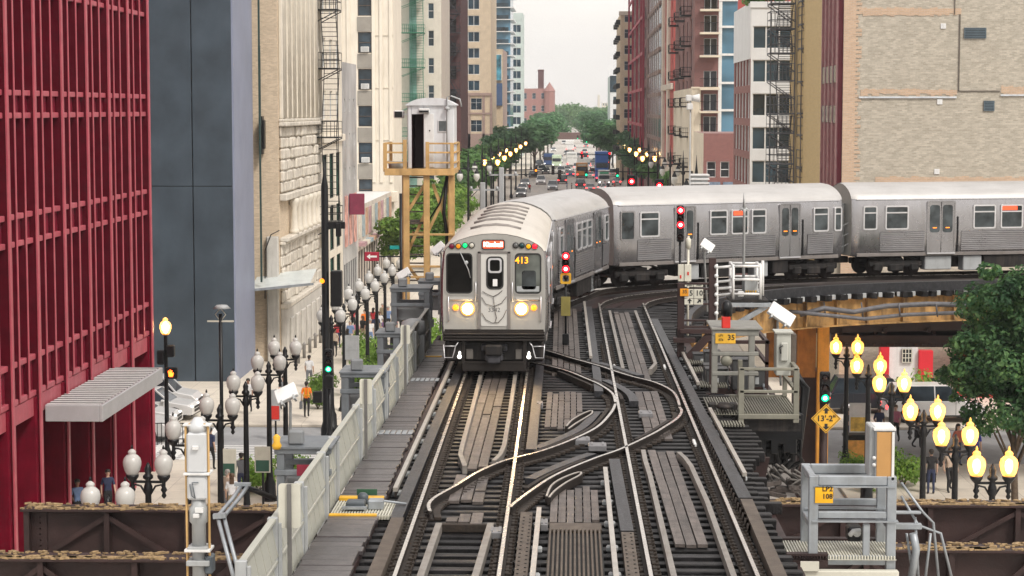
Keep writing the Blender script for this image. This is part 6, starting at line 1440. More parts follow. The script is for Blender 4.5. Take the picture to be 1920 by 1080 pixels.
for x, y, w_, h_ in ((3.15, 47.6, .5, .45), (3.75, 47.4, .4, .7), (4.15, 47.9, .45, .4), (3.2, 49.1, .6, .35), (3.95, 49.3, .45, .6), (3.3, 50.6, .4, .5), (4.0, 50.9, .5, .4), (3.1, 51.8, .45, .3)):
    b = MB(); b.box(x, x + w_, y, y + .4, 8.33, 8.33 + h_, 0, .02); b.box(x - .02, x + w_ + .02, y - .03, y + .43, 8.33 + h_, 8.36 + h_, 0, .01); b.box(x + w_ * .4, x + w_ * .6, y - .03, y - .003, 8.4, 8.4 + h_ * .4, 1); part('relay_box', b, [m_rb, m_grey], er)
for k in range(6): x = 3.1 + k * .28; b = MB(); b.tube([(x, 46.9 + q.uniform(0, .3), 8.36), (x + .05, 48.5, 8.36 + q.uniform(0, .1)), (x + q.uniform(-.1, .2), 50.2, 8.4), (x + .1, 52, 8.36)], q.uniform(.02, .04), 6); part('pipe', b, m_galvd if k % 2 else m_black, er)
for y0 in (47.0, 49.6, 51.2):
    b = MB()
    for k in range(12): b.box(2.98 + k * .055, 3.005 + k * .055, y0, y0 + .9, RZ - .06, RZ - .02)
    part1('grating', b, m_oliv, er)
# brown gantry
gn = thing('speed_sign_gantry', V((3.3, 53, RZ - .2)), 'dark brown steel frame holding white speed plates with arrows and an orange plate', 'sign frame'); D0 = 53.0
H_ = MB()
for px, yt in ((1278, 530), (1337, 483)): H_.box(X_(px, D0) - .09, X_(px, D0) + .09, D0, D0 + .15, RZ - .4, ZZ(yt, D0), 0, .01)
for y in (531, 541, 569, 600, 612): H_.box(X_(1278, D0) + .09, X_(1337, D0) - .09, D0 + .02, D0 + .12, ZZ(y + 2, D0), ZZ(y - 1.5, D0), 0, .006)
H_.box(X_(1276, D0), X_(1340, D0), D0 - .1, D0 + .3, ZZ(624, D0), ZZ(616, D0), 0, .01); H_.beam((X_(1335, D0), D0, ZZ(624, D0)), (X_(1290, D0), D0, ZZ(672, D0)), .1, .2); H_.box(X_(1264, D0), X_(1305, D0), D0 - .2, D0 + .2, ZZ(640, D0), ZZ(632, D0))
part('steel_frame', H_, m_girder, gn)
H_ = MB()
for px0, px1, y0_, y1_ in ((1285, 1301, 537, 533), (1302, 1319, 537, 533), (1284.5, 1301.5, 558, 541), (1302.5, 1319.5, 558, 541), (1284.5, 1301.5, 570, 559), (1302.5, 1319.5, 570, 559)): H_.box(X_(px0, D0), X_(px1, D0), D0 - .03, D0 - .01, ZZ(y0_, D0), ZZ(y1_, D0), 0, .003)
pl = part('speed_plate', H_, m_cream, gn)
text('speed_text', '5', .20, W(1296, 550, D0 - .035), m_blacktxt, pl, bold=.003); text('speed_text', '10', .20, W(1311, 550, D0 - .035), m_blacktxt, pl, bold=.003)
for px in (1293, 1310.5): text('speed_word', 'SPEED', .055, W(px, 535, D0 - .035), m_blacktxt, pl)
H_ = MB(); ar = [(0, .07), (-.065, 0), (-.02, 0), (-.02, -.065), (.02, -.065), (.02, 0), (.065, 0)]
H_.prism(ar, W(1293, 564.5, D0 - .036), (1, 0, 0), (0, 0, 1), (0, .004, 0)); H_.prism(ar, W(1311, 564.5, D0 - .036), (.707, 0, -.707), (.707, 0, .707), (0, .004, 0)); part('arrow', H_, m_blacktxt, pl)
H_ = MB(); H_.box(X_(1276, D0), X_(1292, D0), D0 - .06, D0 - .045, ZZ(554, D0), ZZ(540, D0), 0, .003); pl = part('orange_plate', H_, mat('orange_plate', (.75, .30, .01), .5), gn); text('plate_text', '35', .13, W(1284, 547, D0 - .065), m_blacktxt, pl)
H_ = MB()
for k in range(7): p = W(1343, lerp(500, 605, k / 6), D0); H_.lathe([(.05, -.05), (.06, 0), (.04, .06)], p, 8, 0, True, 'y')
H_.tube([W(1344, 495, D0 + .1), W(1345, 560, D0 + .1), W(1343, 612, D0 + .1)], .03, 6); part('white_insulator', H_, m_white, gn)
# white railed platform with anemometer pole
wp = thing('railed_platform', V((5.4, 62.5, 8.6)), 'white railed platform with striped box and a slender spike topped pole', 'equipment platform'); D0, D1 = 62.0, 63.2
H_ = MB(); xs_ = [X_(px, D0) for px in (1376, 1427, 1438)]
for y, dx in ((D0, 0), (D1, 0)):
    for x in (xs_[0], xs_[1]): H_.tube([(x, y, ZZ(560, D0)), (x, y, ZZ(495, D0))], .045, 8)
    for py in (498, 523, 550): H_.tube([(xs_[0], y, ZZ(py, D0)), (xs_[1], y, ZZ(py, D0))], .04, 8)
for x in (xs_[0], xs_[1]):
    for py in (498, 523, 550): H_.tube([(x, D0, ZZ(py, D0)), (x, D1, ZZ(py, D0))], .04, 8)
H_.tube([(xs_[2], D1, ZZ(560, D0)), (xs_[2], D1, ZZ(493, D0))], .05, 8)
for py in (500, 512, 524, 536, 548): H_.tube([(xs_[1], D1, ZZ(py, D0)), (xs_[2], D1, ZZ(py, D0))], .03, 6)
for py in (500, 527, 540, 552): H_.tube([(X_(1345, D0), D0 + .4, ZZ(py + 3, D0)), (xs_[0], D0 + .4, ZZ(py, D0))], .04, 8)
part('handrail', H_, m_white, wp)
H_ = MB(); H_.box(X_(1370, D0), X_(1442, D0), D0 - .1, D1 + .2, ZZ(565, D0), ZZ(561, D0)); part('floor_plate', H_, m_under, wp)
H_ = MB(); H_.box(X_(1368, D0), X_(1448, D0), D0 - .15, D0 + .0, ZZ(574, D0), ZZ(566, D0), 0, .01); H_.beam((X_(1440, D0), D0, ZZ(572, D0)), (X_(1374, D0), D0, ZZ(612, D0)), .14, .16, 0, .01); part('bracket', H_, m_galv, wp)
H_ = MB(); H_.box(X_(1399, D0), X_(1424, D0), D0 + .3, D0 + .9, ZZ(548, D0), ZZ(524, D0), 0, .02); H_.box(X_(1386, D0), X_(1397, D0), D0 + .1, D0 + .3, ZZ(556, D0), ZZ(546, D0), 1, .01); part('equipment_box', H_, [m_grey, m_white], wp)
H_ = MB()
for k in range(5): H_.box(X_(1401 + k * 4.5, D0), X_(1403.3 + k * 4.5, D0), D0 + .28, D0 + .3, ZZ(549, D0), ZZ(545, D0))
part('warning_stripe', H_, m_yel, wp)
H_ = MB(); x = X_(1398, D0); H_.tube([(x, D0 + .5, ZZ(560, D0)), (x, D0 + .5, ZZ(400, D0)), (x, D0 + .5, ZZ(392, D0))], [.045, .04, .08], 8); H_.tube([(x, D0 + .5, ZZ(392, D0)), (x - .02, D0 + .5, ZZ(362, D0))], [.06, .008], 6); 
for s in (-1, 1): H_.tube([(x, D0 + .5, ZZ(390, D0)), (x + s * .16, D0 + .5, ZZ(396, D0))], [.05, .015], 6)
part('spike_pole', H_, m_grey, wp)
wr = thing('camera_pole', V((XX(1266, 110), 110, 0)), 'white camera pole with a round hailer, rising beyond the train roofs', 'pole'); D0 = 110; x = X_(1293, D0)
H_ = MB(); H_.tube([(x, D0, 0), (x, D0, ZZ(185, D0))], .04, 8); part('pole', H_, m_grey, wr)
H_ = MB(); H_.box(x - .2, x + .12, D0 - .2, D0 + .2, ZZ(206, D0), ZZ(194, D0), 0, .04); H_.box(x - .25, x + .05, D0 - .2, D0 + .2, ZZ(190, D0), ZZ(178, D0), 0, .04); H_.lathe([(.14, -.3), (.18, -.1), (.24, .12), (.2, .16)], (x + .35, D0, ZZ(184, D0)), 14, 0, True, 'x'); part('hailer', H_, m_white, wr)
va = thing('rooftop_vent', V((X_(1313, D0), D0, 0)), 'white louvred rooftop unit showing above the third train car', 'roof unit'); H_ = MB(); z = ZZ(345, D0)
for k in range(3): H_.box(X_(1293, D0), X_(1330, D0), D0, D0 + 1.2, z + k * .22, z + .09 + k * .22, 0, .02)
H_.box(X_(1296, D0), X_(1327, D0), D0 + .1, D0 + 1.1, 0, z + .5, 1); part('louvre', H_, [m_white, m_grey], va)
# ================================================================== yellow signal tower on the left
tw = thing('signal_tower', V((-4.6, 66.7, 8.4)), 'ochre steel signal tower with a white cabin and stairs beside the train', 'signal tower'); D0, D1 = 66.0, 67.8
Xt = lambda px, d=D0: XX(px, d)
H_ = MB(); zd, zb = ZZ(322, D0), ZZ(560, D0)
for px, d in ((762, D0), (800, D0), (847, D0 + .1), (760, D1), (845, D1)): H_.box(Xt(px, d) - .10, Xt(px, d) + .10, d - .07, d + .07, 7.2, zd, 0, .01)
part('leg', H_, m_tan, tw)
H_ = MB()
for a, c in (((845, 345), (800, 440)), ((845, 440), (812, 345)), ((766, 470), (797, 400)), ((766, 395), (797, 345)), ((766, 500), (797, 540))): H_.beam(W(*a, D0 + .3), W(*c, D0 + .3), .09, .1)
for y in (440, 500, 520, 545): H_.box(Xt(756), Xt(850), D0 - .05, D0 + .05, ZZ(y + 2, D0), ZZ(y - 2, D0), 0, .008)
for y in (445, 330): H_.box(Xt(764), Xt(798), D1 - .05, D1 + .05, ZZ(y + 4, D0), ZZ(y - 4, D0))
part('brace', H_, m_tan, tw)
H_ = MB()
for k in range(14): y = lerp(545, 335, k / 13); H_.box(Xt(766), Xt(797), D0 + .2 + k * .02, D0 + .45 + k * .02, ZZ(y, D0), ZZ(y, D0) + .035)
H_.box(Xt(766), Xt(797), D0 + .15, D0 + 1.3, ZZ(421, D0), ZZ(417, D0)); part('stair_tread', H_, m_drill, tw)
H_ = MB(); H_.box(Xt(722), Xt(853), D0 - .1, D1 + .3, zd - .08, zd + .08, 0, .01); H_.box(Xt(722), Xt(853), D0 - .18, D0 - .1, zd - .12, zd + .1, 0, .01); part('deck', H_, m_tan, tw)
H_ = MB()
for px, yt in ((723, 268), (760, 262), (802, 266), (848, 268)): H_.box(Xt(px) - .06, Xt(px) + .06, D0 - .12, D0, zd, ZZ(yt, D0), 0, .008)
for xa_, xb_ in ((722, 760), (803, 850)):
    for y in (269, 286, 305): H_.box(Xt(xa_), Xt(xb_), D0 - .09, D0 - .03, ZZ(y + 1.6, D0), ZZ(y - 1.6, D0), 0, .006)
for px in (723, 853):
    for y in (269, 286, 305): H_.box(Xt(px) - .03, Xt(px) + .03, D0, D1 + .2, ZZ(y + 1.6, D0), ZZ(y - 1.6, D0), 0, .006)
    H_.box(Xt(px) - .05, Xt(px) + .05, D1 + .2, D1 + .3, zd, ZZ(268, D0))
part('guard_rail', H_, m_tan, tw)
zc0, zc1 = zd + .08, ZZ(196, D0); xa_, xb_ = Xt(763), Xt(851)
m_cab_w = mat('white_cabin', (.66, .68, .71), .4, .1, .06, 1.5, .04, 20, .3, (.4, .4, .4))
H_ = MB(); ya_ = D0 + .35; dxa, dxb = Xt(771), Xt(793)
H_.box(xa_, dxa, ya_, D1, zc0, zc1, 0, .03); H_.box(dxb, xb_, ya_, D1, zc0, zc1, 0, .03); H_.box(dxa, dxb, ya_, D1, ZZ(214, D0), zc1, 0); H_.box(dxa, dxb, D1 - .1, D1, zc0, ZZ(214, D0), 1)
H_.box(dxa - .001, dxa + .002, ya_ + .02, D1 - .1, zc0, ZZ(214, D0), 1); part('cabin', H_, [m_cab_w, m_reddk], tw)
H_ = MB(); n = 9; pts = [(lerp(xa_ - .05, xb_ + .05, k / n), zc1 + .22 * (1 - abs(2 * k / n - 1) ** 2.6)) for k in range(n + 1)]; H_.prism(pts + [(xb_ + .05, zc1 - .03), (xa_ - .05, zc1 - .03)], (0, ya_ - .08, 0), (1, 0, 0), (0, 0, 1), (0, D1 - ya_ + .16, 0)); part('cabin_roof', H_, m_cab_w, tw)
H_ = MB(); H_.box(dxb + .02, Xt(813), ya_ - .04, ya_ - .003, zc0 + .05, ZZ(213, D0), 0, .01); H_.lathe([(.025, -.03), (.02, 0)], (Xt(805), ya_ - .04, ZZ(245, D0)), 8, 1, True, 'y'); part('cabin_door', H_, [m_white, m_black], tw)
H_ = MB(); H_.box(Xt(820), Xt(838), ya_ - .03, ya_ - .003, ZZ(248, D0), ZZ(225, D0), 0, .01); H_.box(Xt(822), Xt(836), ya_ - .035, ya_ - .03, ZZ(246, D0), ZZ(227, D0), 1); part('cabin_window', H_, [m_alu, m_carglass], tw)
H_ = MB(); H_.box(Xt(785), Xt(805), ya_ - .18, ya_ - .003, ZZ(212, D0), ZZ(203, D0), 0, .02); H_.box(Xt(786), Xt(804), ya_ - .19, ya_ - .18, ZZ(211, D0), ZZ(207, D0), 1); H_.box(Xt(736), Xt(754), D0 + .6, D0 + 1.1, ZZ(222, D0), ZZ(207, D0), 0, .03); H_.box(Xt(738), Xt(752), D0 + .59, D0 + .6, ZZ(220, D0), ZZ(209, D0), 1); H_.box(Xt(750), xa_, D0 + .7, D0 + .9, ZZ(216, D0), ZZ(213, D0)); part('air_unit', H_, [m_white, m_black], tw)
H_ = MB(); H_.tube([(Xt(838), D0 + .2, zd), (Xt(838), D0 + .2, ZZ(182, D0)), (Xt(846), D0 + .2, ZZ(180, D0)), (Xt(862), D0 + .2, ZZ(186, D0)), (Xt(865), D0 + .2, ZZ(200, D0))], .03, 6); H_.lathe([(.09, 0), (.1, .06), (.03, .12)], (Xt(838), D0 + .2, ZZ(206, D0)), 8); part('lamp_bracket', H_, m_grey, tw)
H_ = MB(); H_.lathe([(.30, 0), (.34, .22), (.30, .24)], (Xt(744), D0 + .6, zd + .08), 14); part('grey_tub', H_, m_grey, tw)
H_ = MB(); H_.tube([W(838, 330, D0 + .2), W(832, 400, D0 + .2), W(838, 440, D0 + .2), W(836, 520, D0 + .2)], .06, 6); H_.tube([W(800, 420, D0 + .2), W(825, 380, D0 + .2), W(838, 330, D0 + .2)], .03, 6); part('black_cable', H_, m_black, tw)
# ================================================================== fire escapes
def escape(label, x0, x1, y0, y1, zs, mt, side=1, stairs=True):
    """iron balconies with zigzag stairs between them"""
    t = thing('fire_escape', V(((x0 + x1) / 2, (y0 + y1) / 2, zs[0])), label, 'fire escape'); b = MB(); r_ = MB(); s_ = MB(); p_ = MB()
    for i, z in enumerate(zs):
        b.box(x0, x1, y0, y1, z - .08, z, 0)
        for zz in (.5, 1.0):
            for yy in (y0, y1 - .04): r_.box(x0, x1, yy, yy + .04, z + zz, z + zz + .04)
            r_.box(x1 - .04 if side > 0 else x0, x1 if side > 0 else x0 + .04, y0, y1, z + zz, z + zz + .04)
        n = int((x1 - x0) / .28) + 1
        for k in range(n + 1): x = lerp(x0, x1 - .03, k / n); r_.box(x, x + .03, y0, y0 + .03, z, z + 1.0); r_.box(x, x + .03, y1 - .03, y1, z, z + 1.0)
        s0, s1 = (x0, x1) if side > 0 else (x1, x0)
        b.beam((s0, y0 + .1, z - 1.2), (s1, y0 + .1, z - .1), .06, .06); b.beam((s0, y1 - .1, z - 1.2), (s1, y1 - .1, z - .1), .06, .06)
        if i + 1 < len(zs) and stairs:
            a, c = ((x0 + .2, x1 - .2) if i % 2 else (x1 - .2, x0 + .2)); zz = zs[i + 1]
            for yy in ((y0 + .12, y0 + .75) if stairs != 2 else ()): s_.beam((a, yy, z), (c, yy, zz), .05, .12); s_.beam((a, yy, z + .9), (c, yy, zz + .9), .03, .04)
            m_ = 13
            if stairs == 2:
                xa_, xb_ = (lerp(x0, x1, .45), x1 - .12) if side > 0 else (lerp(x0, x1, .35), x1 - .1)
                for k in range(1, m_): q = k / m_; yq = lerp(y0 + .1, y1 - .3, q if i % 2 else 1 - q); s_.box(xa_, xb_, yq, yq + .22, lerp(z, zz, q), lerp(z, zz, q) + .035)
                for x in (xa_, xb_ - .04):
                    s_.beam((x, y0 + .1 if i % 2 else y1 - .2, z), (x, y1 - .2 if i % 2 else y0 + .1, zz), .04, .1)
                continue
            for k in range(1, m_): q = k / m_; x = lerp(a, c, q); s_.box(x - .1, x + .1, y0 + .12, y0 + .75, lerp(z, zz, q), lerp(z, zz, q) + .03)
    for x in (x0 + .02, x1 - .06): p_.box(x, x + .05, y0 + .02, y0 + .07, zs[0] - 1.5, zs[-1] + 1.5)
    part('landing', b, mt, t); part('railing', r_, mt, t); part('post', p_, mt, t)
    if stairs: part('stair', s_, mt, t)
    return t
DE = 134
escape('black iron fire escape on the ornate stone building front', XX(577, DE), XX(636, DE), DE, DE + 2.2, [ZZ(y, DE) for y in (417, 257, 127, 16, -100)], m_black, 1, 2)
m_grn = mat('green_scaffold', (.03, .20, .12), .6, 0, .2, 3)
te = escape('green scaffold stairs climbing the cream block', XX(752, 258), XX(795, 258), 258.2, 261.2, [ZZ(y, 258) for y in (300, 255, 190, 125, 60, -5, -70)], m_grn, 1, 2)
b = MB(); b.box(XX(765, 258), XX(778, 258), 261.3, 261.9, 0, 45); part('green_mesh_sheet', b, mat('green_netting', (.20, .36, .32), .7, 0, .3, .8), te)
escape('black iron stairs on the dark brick block', XX(830, 306), XX(863, 306), 306, 308.6, [ZZ(y, 306) for y in (180, 130, 95, 60, 25, -10, -45)], mat('dull_black_iron', (.03, .028, .035), .6))
m_irn = mat('grey_black_iron', (.13, .14, .165), .6)
escape('grey iron fire escape in front of the white clad building', XX(1436, 128), XX(1483, 128), 126.5, 128.5, [ZZ(y, 128) for y in (345, 305, 248, 212, 151, 100, 55, 8)], m_irn, -1, 2)
escape('slim iron landing tower on the yellow brick front', XX(1489, 127), XX(1514, 127), 124.3, 126.2, [ZZ(y, 127) for y in (345, 310, 251, 211, 153, 92, 48, 5)], m_irn, -1)
# ================================================================== grey pole cabinet, conduits, platforms outside the fence on the left
pc = thing('pole_cabinet', V((XX(365, 29), 29, 6.5)), 'tall pale grey cabinet on a round pole in the left foreground', 'cabinet'); D0 = 29.0; Xp = lambda px: XX(px, D0); Zp = lambda y: ZZ(y, D0)
b = MB(); x = Xp(365); b.lathe([(.105, 4.5), (.105, Zp(985)), (.14, Zp(980)), (.14, Zp(955)), (.11, Zp(950)), (.10, Zp(938))], (x, D0, 0), 16); b.box(x - .17, x + .17, D0 - .15, D0 + .15, Zp(1062), Zp(1052), 0, .01); b.box(x - .15, x + .15, D0 - .16, D0 + .16, Zp(1032), Zp(1026), 0, .01); part('pole', b, m_grey, pc)
b = MB(); b.box(x - .145, x + .145, D0 - .14, D0 + .14, Zp(938), Zp(892), 0, .03); b.box(x - .145, x + .145, D0 - .14, D0 + .14, Zp(888), Zp(812), 0, .03); b.lathe([(.13, Zp(812)), (.14, Zp(800)), (.09, Zp(793)), (.05, Zp(785))], (x, D0, 0), 14); part('cabinet_case', b, mat('pale_cabinet_grey', (.58, .60, .62), .45, .1, .06, 3, 0, 10, .2, (.42, .42, .42)), pc)
b = MB()
for y in (839, 967 - 1): b.box(x - .05, x + .04, D0 - .2, D0 - .14, Zp(y + 4), Zp(y - 4), 0, .008)
b.box(x - .19, x + .19, D0 - .17, D0 + .17, Zp(891), Zp(887), 0, .004); b.box(x - .19, x + .19, D0 - .17, D0 + .17, Zp(1035), Zp(1030), 0, .004); b.box(x - .2, x + .2, D0 - .1, D0 + .1, Zp(800), Zp(797)); b.box(x - .02, x + .1, D0 - .2, D0 - .145, Zp(960), Zp(951)); part('bracket', b, m_white, pc)
b = MB()
for s in (-.165, .16): b.tube([(x + s, D0 - .05, 4.5), (x + s, D0 - .05, Zp(800)), (x + s * .6, D0 - .05, Zp(797))], .02, 6)
part('conduit', b, m_tan, pc)
b = MB(); b.tube([W(356, 908, D0 - .16), W(360, 930, D0 - .16), W(366, 935, D0 - .16), W(362, 915, D0 - .16), W(360, 905, D0 - .16), W(372, 905, D0 - .16)], .008, 5); b.box(Xp(377), Xp(392), D0 - .1, D0 + .15, Zp(1078), Zp(1044), 0, .02); part('cable_and_box', b, mat('slate_box', (.10, .12, .14), .5), pc)
cd = thing('conduit_run', V((-5.2, 32, 6)), 'pair of bent silver conduits rising beside the left girders', 'conduit'); b = MB()
for dx in (0, 12): b.tube([W(452 + dx, 912, 34), W(436 + dx, 935, 33.5), W(408 + dx, 968, 33), W(412 + dx, 985, 32.8), W(440 + dx, 1090, 32)], .035, 8)
b.beam(W(400, 968, 32.9), W(424, 966, 32.9), .1, .08); b.beam(W(440, 908, 34), W(470, 908, 34), .1, .05)
part('pipe', b, m_galv, cd)
b = MB(); b.tube([W(455, 912, 34), W(480, 920, 35), W(512, 934, 36)], .05, 6); part('dark_pipe', b, m_black, cd)
def left_platform(label, px0, px1, d, ytop, ymid, ybot, extra=0):
    t = thing('cable_platform', V((XX(px0, d), d, ZZ(ybot, d))), label, 'equipment platform', 'steel platforms outside the walkway fence'); xa, xb = XX(px0, d), XX(px1, d); w_ = .13 if d < 40 else .16; b = MB()
    for x in (xa, xb):
        for y in (d, d + 1.0): b.box(x - w_ / 2, x + w_ / 2, y - .05, y + .05, ZZ(ybot, d), ZZ(ytop, d), 0, .008)
    part('upright', b, m_galvd, t); b = MB()
    for y in (d, d + 1.0):
        for py in (ytop, ymid): b.box(xa - .1, xb + .1, y - .07, y + .06, ZZ(py, d) - .04, ZZ(py, d) + .05, 0, .008)
    b.box(xa - .12, xb + .12, d - .1, d + 1.1, ZZ(ytop, d) + .05, ZZ(ytop, d) + .08); part('beam', b, m_galvd, t)
    b = MB(); b.box(xa + .05, xb - .05, d + .2, d + .7, ZZ(ybot, d) + .1, ZZ(ymid, d) - .1, 0, .03); b.box(xa + .1, xa + .35, d + .1, d + .3, ZZ(ytop, d) + .08, ZZ(ytop, d) + .32, 0, .03); part('equipment_box', b, mat('grey_box', (.20, .21, .22), .5, .2), t)
    b = MB(); b.beam((xb, d + .5, ZZ(ybot, d)), (-3.9, d + .5, ZZ(ybot, d)), .15, .2); part('outrigger', b, m_galvd, t); return t
lp = left_platform('nearest galvanised platform frame left of the fence with a yellow valve', 522, 606, 32.4, 848, 888, 1000)
b = MB(); p = W(519, 842, 32.2); b.lathe([(.06, 0), (.08, .06), (.05, .12), (.06, .2), (.02, .24)], p, 10); part('yellow_valve', b, m_yel, lp)
b = MB(); p = W(569, 882, 32.2); b.box(p.x - .11, p.x + .11, p.y, p.y + .03, p.z - .09, p.z + .09, 0, .004); part('maroon_plate', b, mat('maroon_plate', (.20, .01, .03), .5), lp)
left_platform('second galvanised platform frame, below the left traffic light', 645, 712, 42, 705, 735, 800); left_platform('third galvanised platform frame beside the green shrubs', 712, 742, 50, 630, 660, 700); left_platform('farthest grey platform boxes under the yellow tower', 738, 800, 56, 545, 572, 610); left_platform('small grey platform frame against the train and tower foot', 790, 826, 60, 532, 552, 590)
b = MB()
p = W(775, 612, 52); t = thing('roof_cowl', V((p.x, 52, RZ)), 'pale drum shaped cover outside the fence near the yellow tower', 'equipment cover'); b.lathe([(.3, 0), (.34, .1), (.3, .32), (.12, .4)], (p.x, 52, p.z - .2), 14); b.box(p.x - .3, p.x + .3, 51.8, 52.2, RZ - .3, p.z - .2); part('cover', b, m_grey, t)
# ================================================================== trees and shrubs
def crown_mesh(name, n, size, lobes, seed, mt):
    q = random.Random(seed); b = MB(); tot = sum(l[3] ** 2 for l in lobes)
    for cx, cy, cz, R_ in lobes:
        for k in range(int(n * R_ * R_ / tot)):
            d = V((q.gauss(0, 1), q.gauss(0, 1), q.gauss(0, 1))).normalized(); rr_ = R_ * (q.random() ** .28) * q.uniform(.82, 1.1)
            p = V((cx, cy, cz)) + V((d.x, d.y, d.z * .85)) * rr_
            nn = (d + V((q.gauss(0, .55), q.gauss(0, .55), q.gauss(.35, .5)))).normalized(); a = nn.cross(V((q.gauss(0, 1), q.gauss(0, 1), q.gauss(0, 1)))).normalized(); c = nn.cross(a)
            s = size * q.uniform(.6, 1.35)
            b.add([p - a * s, p + c * s * .55 + nn * s * .12, p + a * s, p - c * s * .55 + nn * s * .12], [(0, 1, 2, 3)])
    return b.mesh(name, mt)
def lobes(rx, ry, rz, n, r0, r1, seed, zc=0):
    q = random.Random(seed); out = []
    for k in range(n):
        d = V((q.gauss(0, 1), q.gauss(0, 1), q.gauss(0, 1))).normalized() * (q.random() ** .5)
        out.append((d.x * rx, d.y * ry, zc + d.z * rz, q.uniform(r0, r1)))
    return out
def trunk_mb(h, r, seed, n=7, spread=1.6, up=2.2):
    q = random.Random(seed); b = MB(); b.tube([(0, 0, 0), (.03, .02, h * .4), (q.uniform(-.1, .1), q.uniform(-.1, .1), h), (q.uniform(-.2, .2), q.uniform(-.2, .2), h + up)], [r * 1.25, r, r * .8, r * .2], 9)
    for k in range(n):
        a = 2 * pi * k / n + q.uniform(-.3, .3); z = h * q.uniform(.7, 1.0); s = spread * q.uniform(.7, 1.2)
        b.tube([(0, 0, z), (math.cos(a) * s * .4, math.sin(a) * s * .4, z + up * .35), (math.cos(a) * s, math.sin(a) * s, z + up * q.uniform(.6, 1.1))], [r * .5, r * .32, r * .08], 6)
    return b
lf_dark = leafmat('dark_green_leaves', (.05, .14, .06), (.18, .32, .11)); lf_far = leafmat('street_tree_leaves', (.10, .24, .11), (.24, .42, .20)); lf_mid = leafmat('mid_green_leaves', (.13, .29, .09), (.28, .48, .17)); lf_bright = leafmat('bright_green_leaves', (.20, .38, .06), (.40, .58, .14))
t = thing('street_tree', V((15.35, 70, 0)), 'big dark green tree at the right edge behind the glowing globe lamps', 'tree')
part('trunk', trunk_mb(3.2, .13, 3, 8, 1.3, 3.0), m_trunk, t, True)
lb = lobes(2.1, 1.8, 2.3, 44, .5, .95, 4, 6.5) + [(1.9 * math.cos(a_) - .2 + .5 * math.sin(3 * a_), -.6 * math.sin(5 * a_), 6.5 + 2.75 * math.sin(a_) + .3 * math.cos(7 * a_), .26 + .14 * math.sin(11 * a_)) for a_ in [k * .21 for k in range(30)]] + [(.3, -.4, 9.0, .8), (1.2, -.4, 8.6, .9), (1.6, -.6, 7.2, .9), (.4, -1.2, 7.4, .9), (-.6, -1.1, 6.2, .9), (.6, -1.2, 5.6, .9), (-.5, -1.0, 4.6, .8), (-1.5, -.4, 6.2, .55), (-1.9, -.3, 6.9, .45), (-.9, -.5, 8.5, .6), (-1.8, -.2, 5.2, .5), (-1.4, 0, 4.4, .55), (-2.1, -.5, 6.0, .35), (-.4, -.6, 8.9, .5), (.4, -.4, 4.2, .7), (1.5, -.6, 4.6, .8)]
mpart('crown', crown_mesh('crown', 34000, .10, lb, 5, lf_dark), t)
CR = [crown_mesh('crown', 5200, .26, lobes(2.6, 2.6, 2.4, 22, .8, 1.5, 40 + k, 0), 60 + k, m_) for k, m_ in enumerate((lf_mid, lf_far, lf_bright))]
TRK = [trunk_mb(3.2, .15, 90 + k, 6, 1.8, 2.6).mesh('trunk', m_trunk) for k in range(2)]
def tree(x, y, h, ci, label, grp, wide=1.0):
    t = thing('street_tree', V((x, y, 0)), label, 'tree', grp, rnd.uniform(0, 6)); s = h / 9.6
    mpart('trunk', rnd.choice(TRK), t, (0, 0, 0), (0, 0, 0), (s, s, s)); mpart('crown', CR[ci], t, (0, 0, h - 3.9 * s), (0, 0, 0), (s * wide, s * wide, s)); return t
A_ = ('bright', 'mid green', 'dark green')
i = 0
for x, y, h, ci in ((-13.4, 172, 7.5, 2), (-12.8, 186, 8.0, 2), (-13.2, 205, 9.0, 2), (-12.8, 228, 8.4, 2), (-12.5, 252, 8.8, 0), (-12.4, 280, 9.2, 0), (-12.2, 310, 9.0, 0), (-12, 345, 10, 0), (-12, 385, 10.5, 1), (-11.6, 430, 11.5, 1), (-11.4, 480, 12, 1), (-11.0, 540, 12.5, 1), (-11, 610, 13, 1), (-10.8, 690, 13.5, 1), (-10.6, 780, 14, 1), (-10.5, 880, 14, 1)):
    tree(x - (-2.2 if y > 470 else 1.9 if i > 3 else .8), y, h * (1.0 if i < 4 else 1.16), ci, '%s kerbside tree away from the camera on the yellow tower side' % ORD[i], 'trees lining the far street', 1.1 if i < 5 else 1.6 if y > 460 else 1.3); i += 1
i = 0
for x, y, h, ci in ((12.4, 168, 5.2, 2), (11.8, 185, 6.2, 2), (12, 205, 6.8, 2), (11.6, 228, 7.2, 2), (11.6, 262, 7.5, 0), (11.2, 295, 8.0, 0), (11, 330, 8.5, 1), (10.8, 370, 9.5, 1), (10.4, 415, 10.2, 1), (10.4, 470, 11, 1), (10, 530, 12, 1), (10, 600, 12.5, 1), (10, 690, 13, 1), (10, 790, 14, 1), (10, 890, 14, 1)):
    tree(x + (-2.0 if y > 460 else 2.3 if i > 3 else .8), y, h * (1.0 if i < 4 else 1.2), ci, '%s kerbside tree away from the camera on the brick wall side' % ORD[i], 'trees lining the far street', 1.1 if i < 5 else 1.6 if y > 460 else 1.3); i += 1
q = random.Random(77); b = MB()
far_me = crown_mesh('forest', 26000, 1.0, [(q.uniform(-26, 60), q.uniform(1150, 1700), q.uniform(5, 14), q.uniform(4, 8.5)) for k in range(60)] + [(q.uniform(-18, 30), 1300, q.uniform(8, 13), q.uniform(5, 8)) for k in range(14)], 78, lf_mid)
fo = link(bpy.data.objects.new('far_woods', far_me)); tag(fo, 'hazy mass of treetops closing the far end of the street', 'woods', None, 'stuff')
SH = [crown_mesh('leaves', 1500, .07, lobes(.7, .7, .4, 10, .25, .45, 140 + k, .55), 150 + k, m_) for k, m_ in enumerate((lf_bright, lf_mid))]
